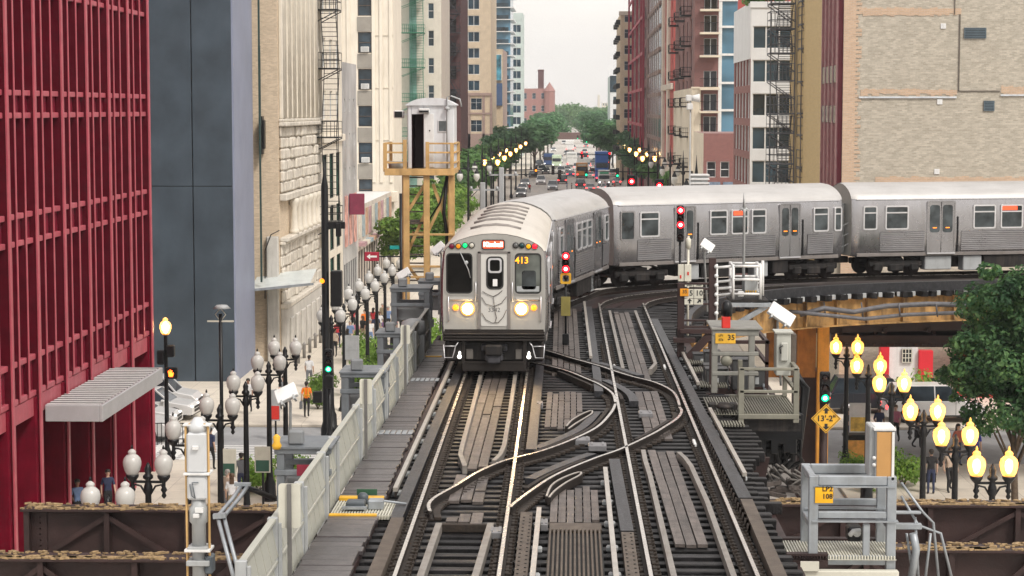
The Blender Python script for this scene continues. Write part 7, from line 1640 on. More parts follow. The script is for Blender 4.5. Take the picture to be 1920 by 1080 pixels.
def shrub(x, y, s, ci, label, z=.13, grp='shrubs in pavement planters'):
    t = thing('shrub', V((x, y, z)), label, 'shrub', grp, rnd.uniform(0, 6)); mpart('foliage', SH[ci], t, (0, 0, 0), (0, 0, 0), (s, s, s * 1.2))
    b = MB()
    for k in range(5): a = k * 1.3; b.tube([(0, 0, 0), (math.cos(a) * .25 * s, math.sin(a) * .25 * s, .5 * s)], .02, 5)
    part('stem', b, m_trunk, t, True)
for px, py, d, s, lab in ((690, 725, 104, 1.5, 'largest bright green shrub among the left lamp posts, below the grey platform'), (712, 690, 112, 1.5, 'bright green shrub behind the largest one on the left'), (676, 660, 118, 1.3, 'farthest green shrub on the left, by the crowd'), (604, 735, 104, 1.0, 'green shrub just left of the second galvanised platform'), (596, 765, 99, .8, 'low green shrub at the kerb beside the traffic light foot'), (486, 915, 77, 1.1, 'nearest green shrub on the left, behind the conduits'), (545, 890, 80, .9, 'green shrub behind the nearest galvanised frame'), (800, 560, 122, 1.6, 'green shrub seen through the yellow tower legs')):
    p = W(px, py, d); shrub(p.x, d, s, 0, lab)
for px, d, s, lab in ((1608, 81, .8, 'green shrub below the orange advertising bin'), (1640, 78, .8, 'green shrub behind the tan backed cabinet'), (1702, 79, 1.1, 'bright shrub right of the tan backed cabinet'), (1708, 98, 1.6, 'yellow green bush under the large tree, by the lit lamps')): shrub(XX(px, d), d, s, 0, lab)
for k, (x, y, s) in enumerate(((13.4, 150.6, 1.3), (14.1, 150.9, 1.5), (14.9, 150.8, 1.5), (13.3, 152.4, 1.5))): shrub(x, y, s, 1, ('%s rooftop shrub on the white clad building' % ORD[k]), 22.6, 'rooftop planting')
# ================================================================== people
m_skin = [mat('skin_light', (.55, .36, .27), .55, 0, .06, 8), mat('skin_brown', (.24, .13, .085), .55, 0, .06, 8)]
m_hair = [mat('dark_hair', (.02, .015, .012), .5, 0, .3, 20), mat('brown_hair', (.10, .055, .03), .5, 0, .3, 20), mat('grey_hair', (.35, .33, .31), .6, 0, .2, 20)]
m_shoe = mat('dark_shoes', (.03, .028, .03), .5)
CL = {}
def cloth(c):
    if c not in CL: CL[c] = mat('cloth_%d' % len(CL), c, .85, 0, .12, 9, .3, 60)
    return CL[c]
def make_pose(name, lk, rk, la, ra, lel, rel, lean=0.0):
    """skeleton grown into one skin; facing -Y. lk/rk: (knee y, ankle y, ankle z); la/ra: elbow y; lel/rel: wrist (y, z)"""
    P = [(0, 0, .95, .125, .105), (0, -lean * .3, 1.12, .125, .10), (0, -lean * .7, 1.33, .15, .105), (0, -lean, 1.46, .07, .065), (0, -lean, 1.52, .055, .055), (0, -lean - .02, 1.60, .078, .088), (0, -lean - .01, 1.69, .082, .095), (0, -lean, 1.745, .05, .055)]
    E = [(0, 1), (1, 2), (2, 3), (3, 4), (4, 5), (5, 6), (6, 7)]
    hands = []
    for s, k, el, wr in ((-1, lk, la, lel), (1, rk, ra, rel)):
        o = len(P); P += [(s * .095, 0, .88, .095, .095), (s * .10, k[0], .50, .06, .062), (s * .105, k[1] + .02, k[2] + .16, .042, .045), (s * .105, k[1], k[2] + .05, .042, .05), (s * .11, k[1] - .15, k[2] + .02, .042, .03)]
        E += [(0, o), (o, o + 1), (o + 1, o + 2), (o + 2, o + 3), (o + 3, o + 4)]
        o = len(P); P += [(s * .175, -lean * .8, 1.41, .068, .068), (s * .225, el - lean * .6, 1.15, .046, .046), (s * .235, wr[0] - lean * .4, wr[1], .03, .034), (s * .235, wr[0] - .02 - lean * .4, wr[1] - .07, .022, .040)]
        E += [(2, o), (o, o + 1), (o + 1, o + 2), (o + 2, o + 3)]; hands.append((s, V(P[o + 3][:3]), (V(P[o + 3][:3]) - V(P[o + 1][:3])).normalized()))
    me = bpy.data.meshes.new(name); me.from_pydata([p[:3] for p in P], E, []); o = bpy.data.objects.new(name, me); link(o)
    o.modifiers.new('skin', 'SKIN'); sv = me.skin_vertices[0].data
    for k, p in enumerate(P): sv[k].radius = (p[3], p[4])
    sv[0].use_root = True
    ss = o.modifiers.new('sub', 'SUBSURF'); ss.levels = 2; ss.render_levels = 2
    bpy.context.view_layer.update(); dg = bpy.context.evaluated_depsgraph_get(); em = bpy.data.meshes.new_from_object(o.evaluated_get(dg)); bpy.data.objects.remove(o)
    vs = [tuple(v.co) for v in em.vertices]; b = MB(); b.add(vs, [tuple(p.vertices) for p in em.polygons], 0, True)
    for k, p in enumerate(em.polygons):
        c = p.center; b.m[k] = 3 if c.z < .075 else 2 if (c.z < .98 and abs(c.x) < .195) else 1 if (c.z < 1.475 and (abs(c.x) < .19 or c.z > 1.2)) else 0
    for s, hp, dr_ in hands:
        sd = V((0, 1, 0))
        for k in range(4): a = hp + sd * (-.03 + k * .02) + dr_ * .02; l = (.062, .072, .068, .052)[k]; b.tube([a, a + dr_ * l * .6 + V((-s * .006, 0, 0)), a + dr_ * l + V((-s * .02, 0, 0))], [.009, .0085, .006], 6, 0)
        a = hp + sd * -.035 - dr_ * .02; b.tube([a, a + V((-s * .01, -.03, 0)) + dr_ * .025, a + V((-s * .02, -.035, 0)) + dr_ * .05], [.011, .010, .007], 6, 0)
    hy = -lean - .01
    b.lathe([(.004, -.02), (.014, -.008), (.012, .012), (.003, .025)], (0, hy - .100, 1.635), 6, 0)
    for s in (-1, 1): b.lathe([(.004, -.01), (.011, 0), (.004, .01)], (s * .033, hy - .088, 1.665), 6, 4); b.lathe([(.006, -.03), (.016, 0), (.006, .03)], (s * .088, hy + .0, 1.645), 6, 0)
    b.box(-.025, .025, hy - .099, hy - .088, 1.594, 1.602, 5)
    me2 = b.mesh(name, [m_skin[0], m_whitetxt, m_blacktxt, m_shoe, m_hair[0], m_redpaint])
    hb = MB(); n = 14
    hb.lathe([(.094, -.01), (.101, .03), (.095, .075), (.07, .105), (.03, .12), (.005, .122)], (0, hy + .012, 1.655), n)
    hb.v = [(x, y if z > 1.68 else max(y, hy - .045), z) for x, y, z in hb.v]
    for k in range(5): hb.obox((0, hy + .07 + .004 * k, 1.66 - k * .018), (.075 - .006 * k, 0, 0), (0, .03, 0), (0, 0, .02), 0, .008)
    lb_ = MB(); lb_.add(hb.v, hb.f, 0, True); lb_.obox((0, hy + .08, 1.52), (.085, 0, 0), (0, .03, 0), (0, 0, .14), 0, .02)
    return me2, hb.mesh('hair', m_hair[0]), lb_.mesh('hair', m_hair[0])
POSES = [make_pose('body', (-.14, -.12, .0), (.03, .20, .10), .10, -.08, (.02, .90), (-.22, .95), .03), make_pose('body', (.02, .16, .08), (-.12, -.14, .0), -.06, .10, (-.20, .96), (.04, .9), .03),
         make_pose('body', (-.01, 0, 0), (-.02, .02, 0), .02, .03, (-.02, .9), (-.04, .9)), make_pose('body', (-.03, .03, 0), (.0, -.04, 0), .06, .06, (-.16, 1.12), (-.02, .9), .01)]
def person(px, feet, pose, shirt, trou, rz, label, skin=0, hair=0, long=False, h=1.74, d=None, grp='people on the pavements', bag=None, z=.13, shoe=None):
    if d is None: p = G(px, feet, z); x, d = p.x, p.y
    else: x = XX(px, d)
    me, hs, hl = POSES[pose]; o = link(bpy.data.objects.new('person', me)); s = h / 1.76
    o.location = (x, d, z - .0); o.rotation_euler = (0, 0, rz); o.scale = (s, s, s); OFF[o.name] = V((0, 0, 0)); tag(o, label, 'person', grp)
    for k, m_ in enumerate((m_skin[skin], cloth(shirt), cloth(trou))): o.material_slots[k].link = 'OBJECT'; o.material_slots[k].material = m_
    hh = mpart('hair', hl if long else hs, o); hh.material_slots[0].link = 'OBJECT'; hh.material_slots[0].material = m_hair[hair]
    if bag:
        bb = MB(); bb.obox((.27, .0, .62), (.06, 0, 0), (0, .17, 0), (0, 0, .19), 0, .03); bb.tube([(.27, -.12, .8), (.25, -.05, .92), (.25, .05, .92), (.27, .12, .8)], .012, 5)
        bo = part('bag', bb, cloth(bag), o, True)
    return o
Wt, Bk, Gy, Nv, Bl, Pk, Rd, Be, Or, Kh = (.72, .73, .75), (.018, .018, .02), (.16, .17, .19), (.03, .04, .09), (.16, .24, .42), (.55, .2, .28), (.45, .03, .04), (.5, .4, .32), (.95, .22, .02), (.3, .25, .17)
person(580, 727, 0, Wt, Gy, pi, 'man in a white shirt and grey trousers walking away along the left pavement')
ov = person(575, 783, 1, Or, Bk, pi, 'worker in an orange safety vest and black trousers walking away', bag=Gy)
b = MB()
for s in (-1, 1): b.box(s * .085 - .02, s * .085 + .02, -.128, .122, 1.02, 1.45, 0)
b.box(-.155, .155, -.135, .13, 1.10, 1.14, 0); part('reflective_stripe', b, m_yel, ov, True)
person(466, 776, 0, Wt, Bk, 0, 'man in a white shirt and dark trousers behind the left twin lamps', 1)
person(532, 770, 1, Gy, Bk, .3, 'person in dark clothes with a pink bag passing the lamp posts', 0, 0, False, bag=Pk)
person(193, 0, 0, Nv, Bk, .4, 'man in a navy shirt standing behind the nearest globe lamps by the red building', d=72.3); person(135, 0, 3, Bl, Bk, .6, 'dark skinned man in a pale blue shirt by the red building', 1, d=70.3)
person(429, 0, 2, Wt, Kh, pi, 'red haired person in a white top just above the left girder', 0, 1, True, d=71.6); person(420, 0, 3, Be, Gy, 2.6, 'older grey haired man beside the red haired person above the left girder', 0, 2, d=72.4)
person(447, 0, 2, Gy, Nv, pi, 'man in a grey shirt standing beside the lamp post and green notice boards', d=76); person(388, 0, 0, Nv, Bk, 2.8, 'person carrying a bright blue bag past the grey pole cabinet', d=82, bag=(.02, .25, .75))
crowd = ((633, 652, Rd, Nv, 'red top', 0), (646, 648, Wt, Bk, 'white top', 1), (657, 655, Bl, Be, 'pale blue top', 0), (668, 650, Pk, Bk, 'pink top', 0), (681, 645, Bk, Kh, 'black top', 1), (694, 652, Wt, Bl, 'white top and blue jeans', 0), (706, 640, Nv, Gy, 'navy top', 0), (722, 645, (.3, .15, .4), Bk, 'purple top', 0), (738, 640, Be, Nv, 'beige top', 0), (640, 628, Kh, Bk, 'khaki top', 0), (662, 620, Rd, Bk, 'dark red top', 1), (690, 622, Gy, Wt, 'grey top and pale trousers', 0))
crowd += ((700, 625, Rd, Nv, 'bright red top', 0), (712, 630, Wt, Gy, 'white top and grey trousers', 1), (728, 625, Bl, Bk, 'blue top and black trousers', 0), (742, 632, Pk, Nv, 'pink top and navy trousers', 0), (752, 622, Bk, Gy, 'black top and grey trousers', 0), (684, 630, Or, Nv, 'orange top', 0), (652, 668, Gy, Nv, 'grey top and navy trousers', 0), (628, 668, Be, Bk, 'beige top and black trousers', 1), (718, 618, Kh, Nv, 'khaki top and navy trousers', 0))
for k, (px, fy, sh, tr_, dsc, sk) in enumerate(crowd): person(px, fy, k % 4, sh, tr_, rnd.uniform(-.6, .6) + (pi if k % 3 == 0 else 0), 'pedestrian in a %s in the crowd by far globe lamps' % dsc, sk, k % 3, k % 2 == 0, rnd.uniform(1.6, 1.82), grp='crowd on the left pavement')
person(1597, 0, 0, Bk, Nv, -1.2, 'woman in black with long dark hair under the curved track', 0, 0, True, d=88.3); person(1621, 0, 2, Wt, Bk, -.6, 'person in a white top and dark trousers by the advertising bin', 1, 0, True, d=88.1)
person(1655, 0, 3, Nv, Bk, .2, 'person in a navy top between the farthest glowing globe lamps', 1, 0, d=89); person(1686, 0, 0, Pk, Bk, -.4, 'person in a pink top right of the tan backed cabinet', 0, 1, d=89.4)
person(1719, 841, 1, Bk, Bk, 1.2, 'person dressed all in black crossing near the lit lamps', 0, 0, bag=Bk); person(1780, 922, 0, Be, Bk, .2, 'woman in a beige top and black leggings under the lit lamps', 0, 1, True)
person(1745, 926, 2, Bk, Nv, pi, 'man in a black tee shirt behind the green notice board', 0, 0); person(1795, 872, 3, (.5, .15, .1), Nv, .5, 'person in a rust patterned top behind the lit lamps', 0, 0, True); person(1828, 880, 0, (.05, .06, .35), Bk, 2.8, 'person in a bright blue top under the big tree', 0, 1)
for px, fy, sh, tr_, dsc in ((1063, 358, Bl, Nv, 'blue shirt'), (1072, 361, Bk, Bk, 'black outfit'), (1134, 357, Pk, Wt, 'pink top'), (1140, 358, Nv, Bk, 'navy jacket'), (1153, 358, Rd, Rd, 'red outfit'), (993, 362, Rd, Bk, 'red jacket'), (1128, 359, Wt, Nv, 'white shirt')): person(px, fy, rnd.randrange(4), sh, tr_, rnd.choice((-1.5, 1.5, 0)), 'pedestrian in a %s crossing the far street' % dsc, 0, 0, grp='pedestrians crossing the far street', z=.004)
# ================================================================== vehicles
m_tyre = mat('tyre_rubber', (.02, .02, .021), .8); m_hub = mat('alloy_wheel', (.5, .5, .52), .35, .7); m_tail = glow('tail_light', (1, .03, .03), 5); m_head2 = glow('car_headlight', (1, .95, .85), 2.5)
m_autoglass = glass('car_glass', (.03, .04, .05), .5, .06, 1)
PAINT = {}
def paint(c):
    if c not in PAINT: PAINT[c] = mat('car_paint_%d' % len(PAINT), c, .22, .15, .04, 1.5, 0, 10, 0, spec=.6)
    return PAINT[c]
def car_meshes(kind):
    L, Wd = (4.6, 1.78) if kind == 'sedan' else (4.7, 1.9); H1, H2 = (.92, 1.45) if kind == 'sedan' else (1.05, 1.75)
    def archy(cx): return [(cx + .36 * math.cos(a), .30 + .36 * math.sin(a)) for a in [math.radians(180 - 30 * k) for k in range(7)]]
    prof = [(0, .30)] + [p for p in archy(.85)] + [p for p in archy(L - .85)] + [(L, .30), (L + .02, .55), (L - .05, H1 - .08), (L - .25, H1), (1.3 if kind == 'sedan' else 1.1, H1), (.25, H1 - .16), (-.02, .62)]
    b = MB(); n = len(prof); vs = []
    for yy, sc in ((-Wd / 2, .0), (-Wd / 2 + .08, .0), (Wd / 2 - .08, 0), (Wd / 2, 0)):
        edge = abs(yy) > Wd / 2 - .01; vs += [(lerp(x, L / 2, .012 if edge else 0), yy, z - (.03 if edge and z > .7 else 0)) for x, z in prof]
    fs = [[i * n + k, i * n + (k + 1) % n, (i + 1) * n + (k + 1) % n, (i + 1) * n + k] for i in range(3) for k in range(n)] + [list(range(n)), list(range(3 * n, 4 * n))[::-1]]
    b.add(vs, fs)
    if kind == 'sedan': base, top = (1.15, L - .5), (1.85, L - 1.25)
    else: base, top = (1.05, L - .1), (1.7, L - .45)
    w0, w1 = Wd / 2 - .05, Wd / 2 - .24
    b.box(top[0], top[1], -w1, w1, H2 - .05, H2, 0, .03)
    for x0, x1 in ((base[0], top[0]), (base[1], top[1]), (L * .52, L * .52)):
        for s in (-1, 1): b.beam((x0, s * (w0 - .01), H1 - .02), (x1, s * (w1 - .01), H2 - .02), .06, .07)
    b.box(-.03, .0, -.5, .5, .40, .52, 1); b.box(L + .01, L + .03, -.26, .26, .5, .62, 1); b.box(-.02, .01, -.55, .55, .56, .66, 1)
    for s in (-1, 1):
        for xs_ in (1.45, L * .52, L - 1.15): b.box(xs_, xs_ + .018, *sorted((s * (Wd / 2 - .01), s * (Wd / 2 + .003))), .38, H1 - .06, 1)
        b.box(1.35, 1.5, *sorted((s * (Wd / 2 - .05), s * (Wd / 2 + .14))), H1 - .02, H1 + .10, 0, .03); b.box(1.1, L - 1.1, *sorted((s * (Wd / 2 - .02), s * (Wd / 2 + .004))), .30, .37, 1)
    b.box(.05, .1, -w0, w0, .22, .34, 1)
    g_ = MB(); q0 = [(base[0], -w0), (base[1], -w0), (base[1], w0), (base[0], w0)]; q1 = [(top[0], -w1), (top[1], -w1), (top[1], w1), (top[0], w1)]
    g_.add([(x, y, H1 - .01) for x, y in q0] + [(x, y, H2 - .03) for x, y in q1], [(0, 1, 5, 4), (1, 2, 6, 5), (2, 3, 7, 6), (3, 0, 4, 7)])
    wl = MB(); wl.lathe([(.20, -.1), (.31, -.1), (.335, -.06), (.335, .06), (.31, .1), (.20, .1)], (0, 0, .335), 18, 0, True, 'y'); wl.lathe([(.05, -.112), (.19, -.105), (.2, .105), (.05, .112)], (0, 0, .335), 12, 1, True, 'y')
    hl = MB(); hl.box(-.03, .12, -.16, .16, .56, .70, 0, .03); tl_ = MB(); tl_.box(-.06, .04, -.15, .15, .62, .82, 0, .03)
    return b, g_.mesh('windows', m_autoglass), wl.mesh('wheel', [m_tyre, m_hub]), hl.mesh('headlight', m_head2), tl_.mesh('tail_light', m_tail), L, Wd
CM = {k: car_meshes(k) for k in ('sedan', 'suv')}; CB_ = {}
def auto(kind, col, x, y, rz, label, z=.0, grp='cars in the far traffic'):
    """front is at local x=0, so rz=+90deg faces the camera"""
    b, gl_, wl, hl, tl_, L, Wd = CM[kind]
    if (kind, col) not in CB_: CB_[(kind, col)] = b.mesh('body', [paint(col), m_blacktxt])
    t = thing('parked_car' if 'parked' in label else 'car', V((x, y, z)), label, 'car', grp, rz)
    mpart('body', CB_[(kind, col)], t); mpart('windows', gl_, t)
    for px in (.85, L - .85):
        for s in (-1, 1): mpart('wheel', wl, t, (px, s * (Wd / 2 - .12), 0))
    for s in (-1, 1): mpart('headlight', hl, t, (.06, s * (Wd / 2 - .28), 0)); mpart('tail_light', tl_, t, (L - .02, s * (Wd / 2 - .22), 0))
    return t
wh, si, dk, rdc, blu_, pkw = (.72, .72, .72), (.45, .46, .48), (.03, .035, .045), (.4, .03, .03), (.05, .1, .25), (.75, .35, .4)
TO, AW = pi / 2, -pi / 2          # towards / away from the camera
auto('suv', wh, -18.1, 90.3, pi, 'white car on the cross street with its wheel showing past the red building', grp='white cars by the grey building')
auto('sedan', wh, -18.3, 93.0, pi, 'white sedan parked behind the walk signal, nearest of its row', .13, 'white cars by the grey building'); auto('sedan', wh, -18.0, 95.8, pi * .98, 'white sedan parked in the middle row before the grey panels', .13, 'white cars by the grey building'); auto('suv', wh, -18.3, 98.3, pi, 'white car parked closest to the grey panel wall', .13, 'white cars by the grey building'); 
for kind, c, x, y, rz, lab in (('suv', wh, -6.4, 402, TO, 'white car facing the camera in the left lane of the far street'), ('suv', si, -3.8, 374, TO, 'silver car nearest the camera in the oncoming far traffic'), ('sedan', si, -8.9, 345, TO, 'silver parked car nearest the train roof on the far left kerb'), ('sedan', wh, -9.2, 366, TO, 'white parked car second on the far left kerb'), ('sedan', si, -9.3, 392, TO, 'pale parked car third on the far left kerb'),
    ('suv', dk, -2.2, 412, AW, 'dark car ahead of the black clad pedestrian in mid street'), ('suv', dk, 1.4, 388, AW, 'dark car with bright brake lights left of the silver one'), ('sedan', si, 3.1, 372, AW, 'silver car with red brake lights nearest the crossing'), ('sedan', wh, 5.2, 374, AW, 'white car with red brake lights beside the kerb lane'), ('sedan', si, 8.6, 404, AW, 'silver parked car under the right hand trees'),
    ('suv', wh, -2.8, 470, TO, 'white car behind the dark one in the far traffic'), ('sedan', blu_, -.6, 452, AW, 'dark blue car behind the trolley in the far traffic'), ('sedan', rdc, 4.6, 470, AW, 'red car left of the tall blue bus'), ('suv', wh, .9, 505, AW, 'white car beside the box truck'), ('sedan', si, 5.2, 540, AW, 'silver car well beyond the tall blue bus'), ('suv', wh, -7.4, 480, TO, 'white car beside the dark blue truck'),
    ('sedan', wh, -5.2, 600, TO, 'distant white car facing the camera'), ('suv', wh, 1.6, 620, AW, 'distant white car heading away in mid street'), ('sedan', si, -2.2, 660, TO, 'distant silver car facing the camera'), ('suv', wh, 3.8, 680, AW, 'distant white car heading away near the kerb'), ('sedan', wh, -7, 720, TO, 'tiny white car near the overbridge on the left'), ('suv', si, 0, 760, AW, 'tiny silver car near the overbridge in mid street'), ('sedan', wh, 5, 800, AW, 'tiny white car near the overbridge on the right'), ('suv', wh, -4, 860, TO, 'tiny white car just before the overbridge')):
    auto(kind, c, x, y, rz, lab)
q = random.Random(21); used = []
for k in range(22):
    lane = q.choice((-8.8, -6.4, -3.9, -1.4, 1.2, 3.7, 6.2, 8.8)); y = q.uniform(440, 640)
    if any(abs(l - lane) < 1 and abs(y - y2) < 11 for l, y2 in used + [(-6.4, 530), (-4.2, 518), (-.4, 530), (1.9, 444), (5.9, 422), (-2.8, 470), (-.6, 452), (4.6, 470), (.9, 505), (5.2, 540), (-7.4, 480), (-5.2, 600), (1.6, 620)]): continue
    used.append((lane, y)); c_, cn_ = q.choice(((wh, 'white'), (si, 'silver'), (wh, 'pale'), (dk, 'dark')))
    auto(q.choice(('sedan', 'suv')), c_, lane, y, TO if lane < -.5 else AW, '%s %s car in the dense far traffic, %s' % (ORD[len(used) % 16] if len(used) < 16 else 'late', cn_, 'coming this way' if lane < -.5 else 'heading away'))
auto('suv', dk, 17.2, 99, pi, 'dark grey car parked under the red shop front', .13, 'cars under the curved track'); auto('suv', wh, 19.5, 96.5, pi * 1.02, 'white topped car beside the big tree', .13, 'cars under the curved track')
for k, (px, y) in enumerate(((1345, 100), (1405, 97))): auto('suv', (si, dk)[k], XX(px, y), y, pi, ('silver car glimpsed under the middle equipment platform', 'dark car glimpsed behind the railed grating platform')[k], .0 if y < 94 else .13, 'cars under the curved track')
def big(name, label, x, y, w, h, L, mats_, facing, cat, cabh=0, rows=(), sign=None):
    """bus or box truck; the end facing the camera is at y"""
    t = thing(name, V((x, y, 0)), label, cat, 'trucks and buses in the far traffic')
    b = MB(); b.box(-w / 2, w / 2, 0, L, .5, h, 0, .12); b.box(-w / 2 + .1, w / 2 - .1, -.08, .1, .35, .6, 1); b.box(-w / 2, w / 2, -.03, .0, h * .62, h * .64, 1); part('body', b, mats_, t, True)
    b = MB()
    for z0, z1 in rows: b.prism(rrect(w - .3, z1 - z0, .12, 3, 0, (z0 + z1) / 2), (0, -.035, 0), (1, 0, 0), (0, 0, 1), (0, .03, 0)); 
    for z0, z1 in rows:
        for k in range(int(L / 1.5)):
            for s in (-1, 1): b.box(*sorted((s * w / 2, s * (w / 2 + .02))), .4 + k * 1.5, 1.6 + k * 1.5, z0, z1)
    if rows: part('windows', b, m_autoglass, t, True)
    for yy in (1.4, L - 1.6):
        for s in (-1, 1): b = MB(); b.lathe([(.25, -.15), (.48, -.15), (.5, 0), (.48, .15), (.25, .15)], (s * (w / 2 - .2), yy, .5), 16, 0, True, 'x'); part('wheel', b, m_tyre, t, True)
    for s in (-1, 1): b = MB(); b.box(s * (w / 2 - .3) - .14, s * (w / 2 - .3) + .14, -.1, .0, .75, .98, 0, .03); part('tail_light' if facing < 0 else 'headlight', b, m_tail if facing < 0 else m_head2, t, True)
    if sign: b = MB(); b.box(-w / 2 + .3, w / 2 - .3, -.05, -.0, h - .6, h - .25, 0, .02); part('sign_panel', b, sign, t, True)
    return t
m_blubus = mat('blue_bus_paint', (.03, .12, .42), .35, 0, .08, .6); m_trk = mat('white_truck_box', (.70, .70, .70), .45, 0, .08, .6)
bt = big('tour_bus', 'tall blue double deck bus heading away on the brick wall side', 5.9, 418, 2.7, 6.2, 10, [m_blubus, m_blacktxt], -1, 'bus', rows=((2.9, 3.8),), sign=m_blubus)
big('minibus', 'white minibus with a green panel waiting right of the crossing', 6.0, 392, 2.3, 3.1, 6, [m_trk, m_blacktxt], 1, 'bus', rows=((1.5, 2.2),), sign=mat('green_panel', (.03, .35, .18), .5))
big('trolley', 'orange and cream trolley bus behind the brake lights', 1.9, 440, 2.5, 3.3, 8, [mat('orange_trolley', (.55, .24, .05), .4, 0, .15, 1), m_blacktxt], -1, 'bus', rows=((1.6, 2.5),), sign=m_cream)
big('box_truck', 'white box truck seen from behind in the middle of the street', -.4, 525, 2.7, 3.8, 8, [m_trk, m_blacktxt], -1, 'truck', sign=m_grey); big('box_truck', 'dark blue truck on the yellow tower side', -6.4, 528, 2.6, 3.4, 8, [paint(blu_), m_blacktxt], 1, 'truck', rows=((1.7, 2.6),)); big('box_truck', 'white truck with a pale green front beside the dark blue truck', -4.2, 516, 2.4, 3.3, 7, [mat('pale_green_truck', (.55, .68, .52), .4), m_blacktxt], 1, 'truck', rows=((1.7, 2.5),)); big('box_truck', 'farthest large white truck near the overbridge', -1.2, 720, 3.0, 3.9, 9, [m_trk, m_blacktxt], -1, 'truck', rows=())
# ================================================================== signals over the far street and small street things
def mast_arm(label, x, y, z, x1, heads):
    t = thing('mast_arm_signal', V((x, y, 0)), label, 'traffic light', 'signal arms over the far street'); b = MB(); b.lathe([(.25, 0), (.2, .5), (.13, 1), (.10, z + .6), (.14, z + .7), (.02, z + 1.4)], (x, y, 0), 8); b.tube([(x, y, z), (x1, y, z + .25)], [.09, .05], 6); part('pole', b, m_black, t)
    for hx, mt in heads:
        b = MB(); zz = lerp(z, z + .25, (hx - x) / (x1 - x)); b.box(hx - .2, hx + .2, y - .15, y + .1, zz - .75, zz + .45, 0, .04); part('signal_head', b, m_black, t)
        for j, c in enumerate((m_red, m_amber, m_green)):
            on = mt is c; b = MB(); b.lathe([(.06, -.05), (.13, -.03), (.14, .0)], (hx, y - .15, zz + .25 - j * .38), 10, 0, True, 'y'); part('lens', b, mt if on else m_off, t)
mast_arm('signal arm reaching from the left kerb nearest the train roof', -10.3, 240, 7.1, -1.2, ((-1.6, m_off), (-8.4, m_off))); mast_arm('signal arm reaching from the left kerb with an amber light', -10.3, 262, 7.0, -2.2, ((-2.6, m_off), (-4.8, m_amber)))
mast_arm('signal arm from the right kerb with a green light over the trees', 10.3, 248, 7.2, 1.2, ((5.4, m_green), (1.6, m_green))); mast_arm('signal arm from the right kerb with a red light above the red car', 10.3, 330, 7.4, 1.0, ((5.9, m_red), (1.4, m_red)))
mast_arm('far signal arm with green lights before the overbridge, right side', 10.2, 520, 6.9, 1.6, ((6.9, m_green), (3.4, m_green))); mast_arm('farthest signal arm with green lights before the overbridge', 10.2, 600, 6.6, 1.0, ((5.4, m_green), (1.3, m_green)))
for i, (px, y0_, y1_, d, lab) in enumerate(((940, 314, 372, 72, 'pale grey utility pole with cross arms beyond the front car roof'), (905, 342, 384, 70, 'shorter pale grey pole beside the one with cross arms'))):
    x = XX(px, d); t = thing('utility_pole', V((x, d, 8.2)), lab, 'pole'); b = MB(); b.box(x - .09, x + .09, d - .09, d + .09, 8.2, ZZ(y0_, d), 0, .02); part('pole', b, m_grey, t)
    b = MB(); b.box(x - .45, x + .6, d - .03, d + .03, ZZ(y0_ + 14, d) - .03, ZZ(y0_ + 14, d) + .03); b.lathe([(.06, 0), (.04, .12)], (x + .5, d, ZZ(y0_ + 14, d)), 8); b.lathe([(.06, 0), (.04, .12)], (x - .4, d, ZZ(y0_ + 14, d)), 8); part('cross_arm', b, m_grey, t)
for i, (px, py, w_, h_, d, lab) in enumerate(((425, 868, 36, 54, 73, 'green and white notice board beside the grey shirted man'), (492, 862, 30, 50, 74, 'green and white notice board left of the nearest shrub'), (516, 760, 18, 60, 90, 'small white and red notice on a black post by the crossing'), (1744, 912, 22, 50, 80, 'green notice board on a black stand under the lit lamps'), (660, 652, 27, 46, 92, 'pale blank plate on a post between the green traffic light and the shrubs'))):
    p = W(px, py, d); k = d / FP; t = thing('notice_board', V((p.x, d, .13)), lab, 'notice board'); b = MB(); b.box(p.x - w_ * k / 2, p.x + w_ * k / 2, d, d + .06, p.z - h_ * k / 2, p.z + h_ * k / 2, 0, .01); b.box(p.x - w_ * k * .42, p.x + w_ * k * .42, d - .012, d - .002, p.z - h_ * k * (.45 if i < 4 else .1), p.z - h_ * k * .02, 1); part('board', b, [m_grey if i in (2, 4) else m_cream if i < 2 else m_black, (mat('green_notice', (.03, .10, .07), .5), m_redpaint, m_grey)[0 if i in (0, 1, 3) else 1 if i == 2 else 2]], t)
    b = MB(); b.box(p.x - .04, p.x + .04, d + .061, d + .12, .1, p.z + h_ * k / 2); part('stand', b, m_black, t)
an = thing('advertising_bin', V((XX(1613, 83), 83, .13)), 'black topped bin with an orange advertising panel below the lit lamps', 'bin'); x = XX(1613, 83); b = MB(); b.box(x - .5, x + .5, 83, 83.6, .13, 1.45, 0, .04); b.box(x - .54, x + .54, 82.95, 83.65, 1.4, 1.55, 0, .04); part('bin_body', b, m_black, an); b = MB(); b.box(x - .4, x + .4, 82.97, 82.998, .3, 1.32); part('panel', b, mat('orange_advert', (.75, .36, .08), .5, 0, .35, 3), an)
b = MB(); x = XX(1625, 84.5); t = thing('poster_stand', V((x, 85.6, .13)), 'white and yellow poster stand behind the advertising bin', 'poster'); b.box(x - .45, x + .45, 85.5, 85.6, 1.2, 2.5, 0, .02); b.box(x - .4, x + .4, 85.48, 85.499, 1.3, 1.9, 1); b.box(x - .05, x + .05, 85.52, 85.58, .13, 1.2, 2); part('poster', b, [m_white, mat('yellow_print', (.8, .5, .1), .5, 0, .4, 4), m_black], t)
bk = MB(); bk.lathe([(.10, 0), (.10, .75), (.12, .8), (.03, .95)], (0, 0, 0), 10); bme = bk.mesh('bollard', mat('grey_bollard', (.25, .24, .23), .6))
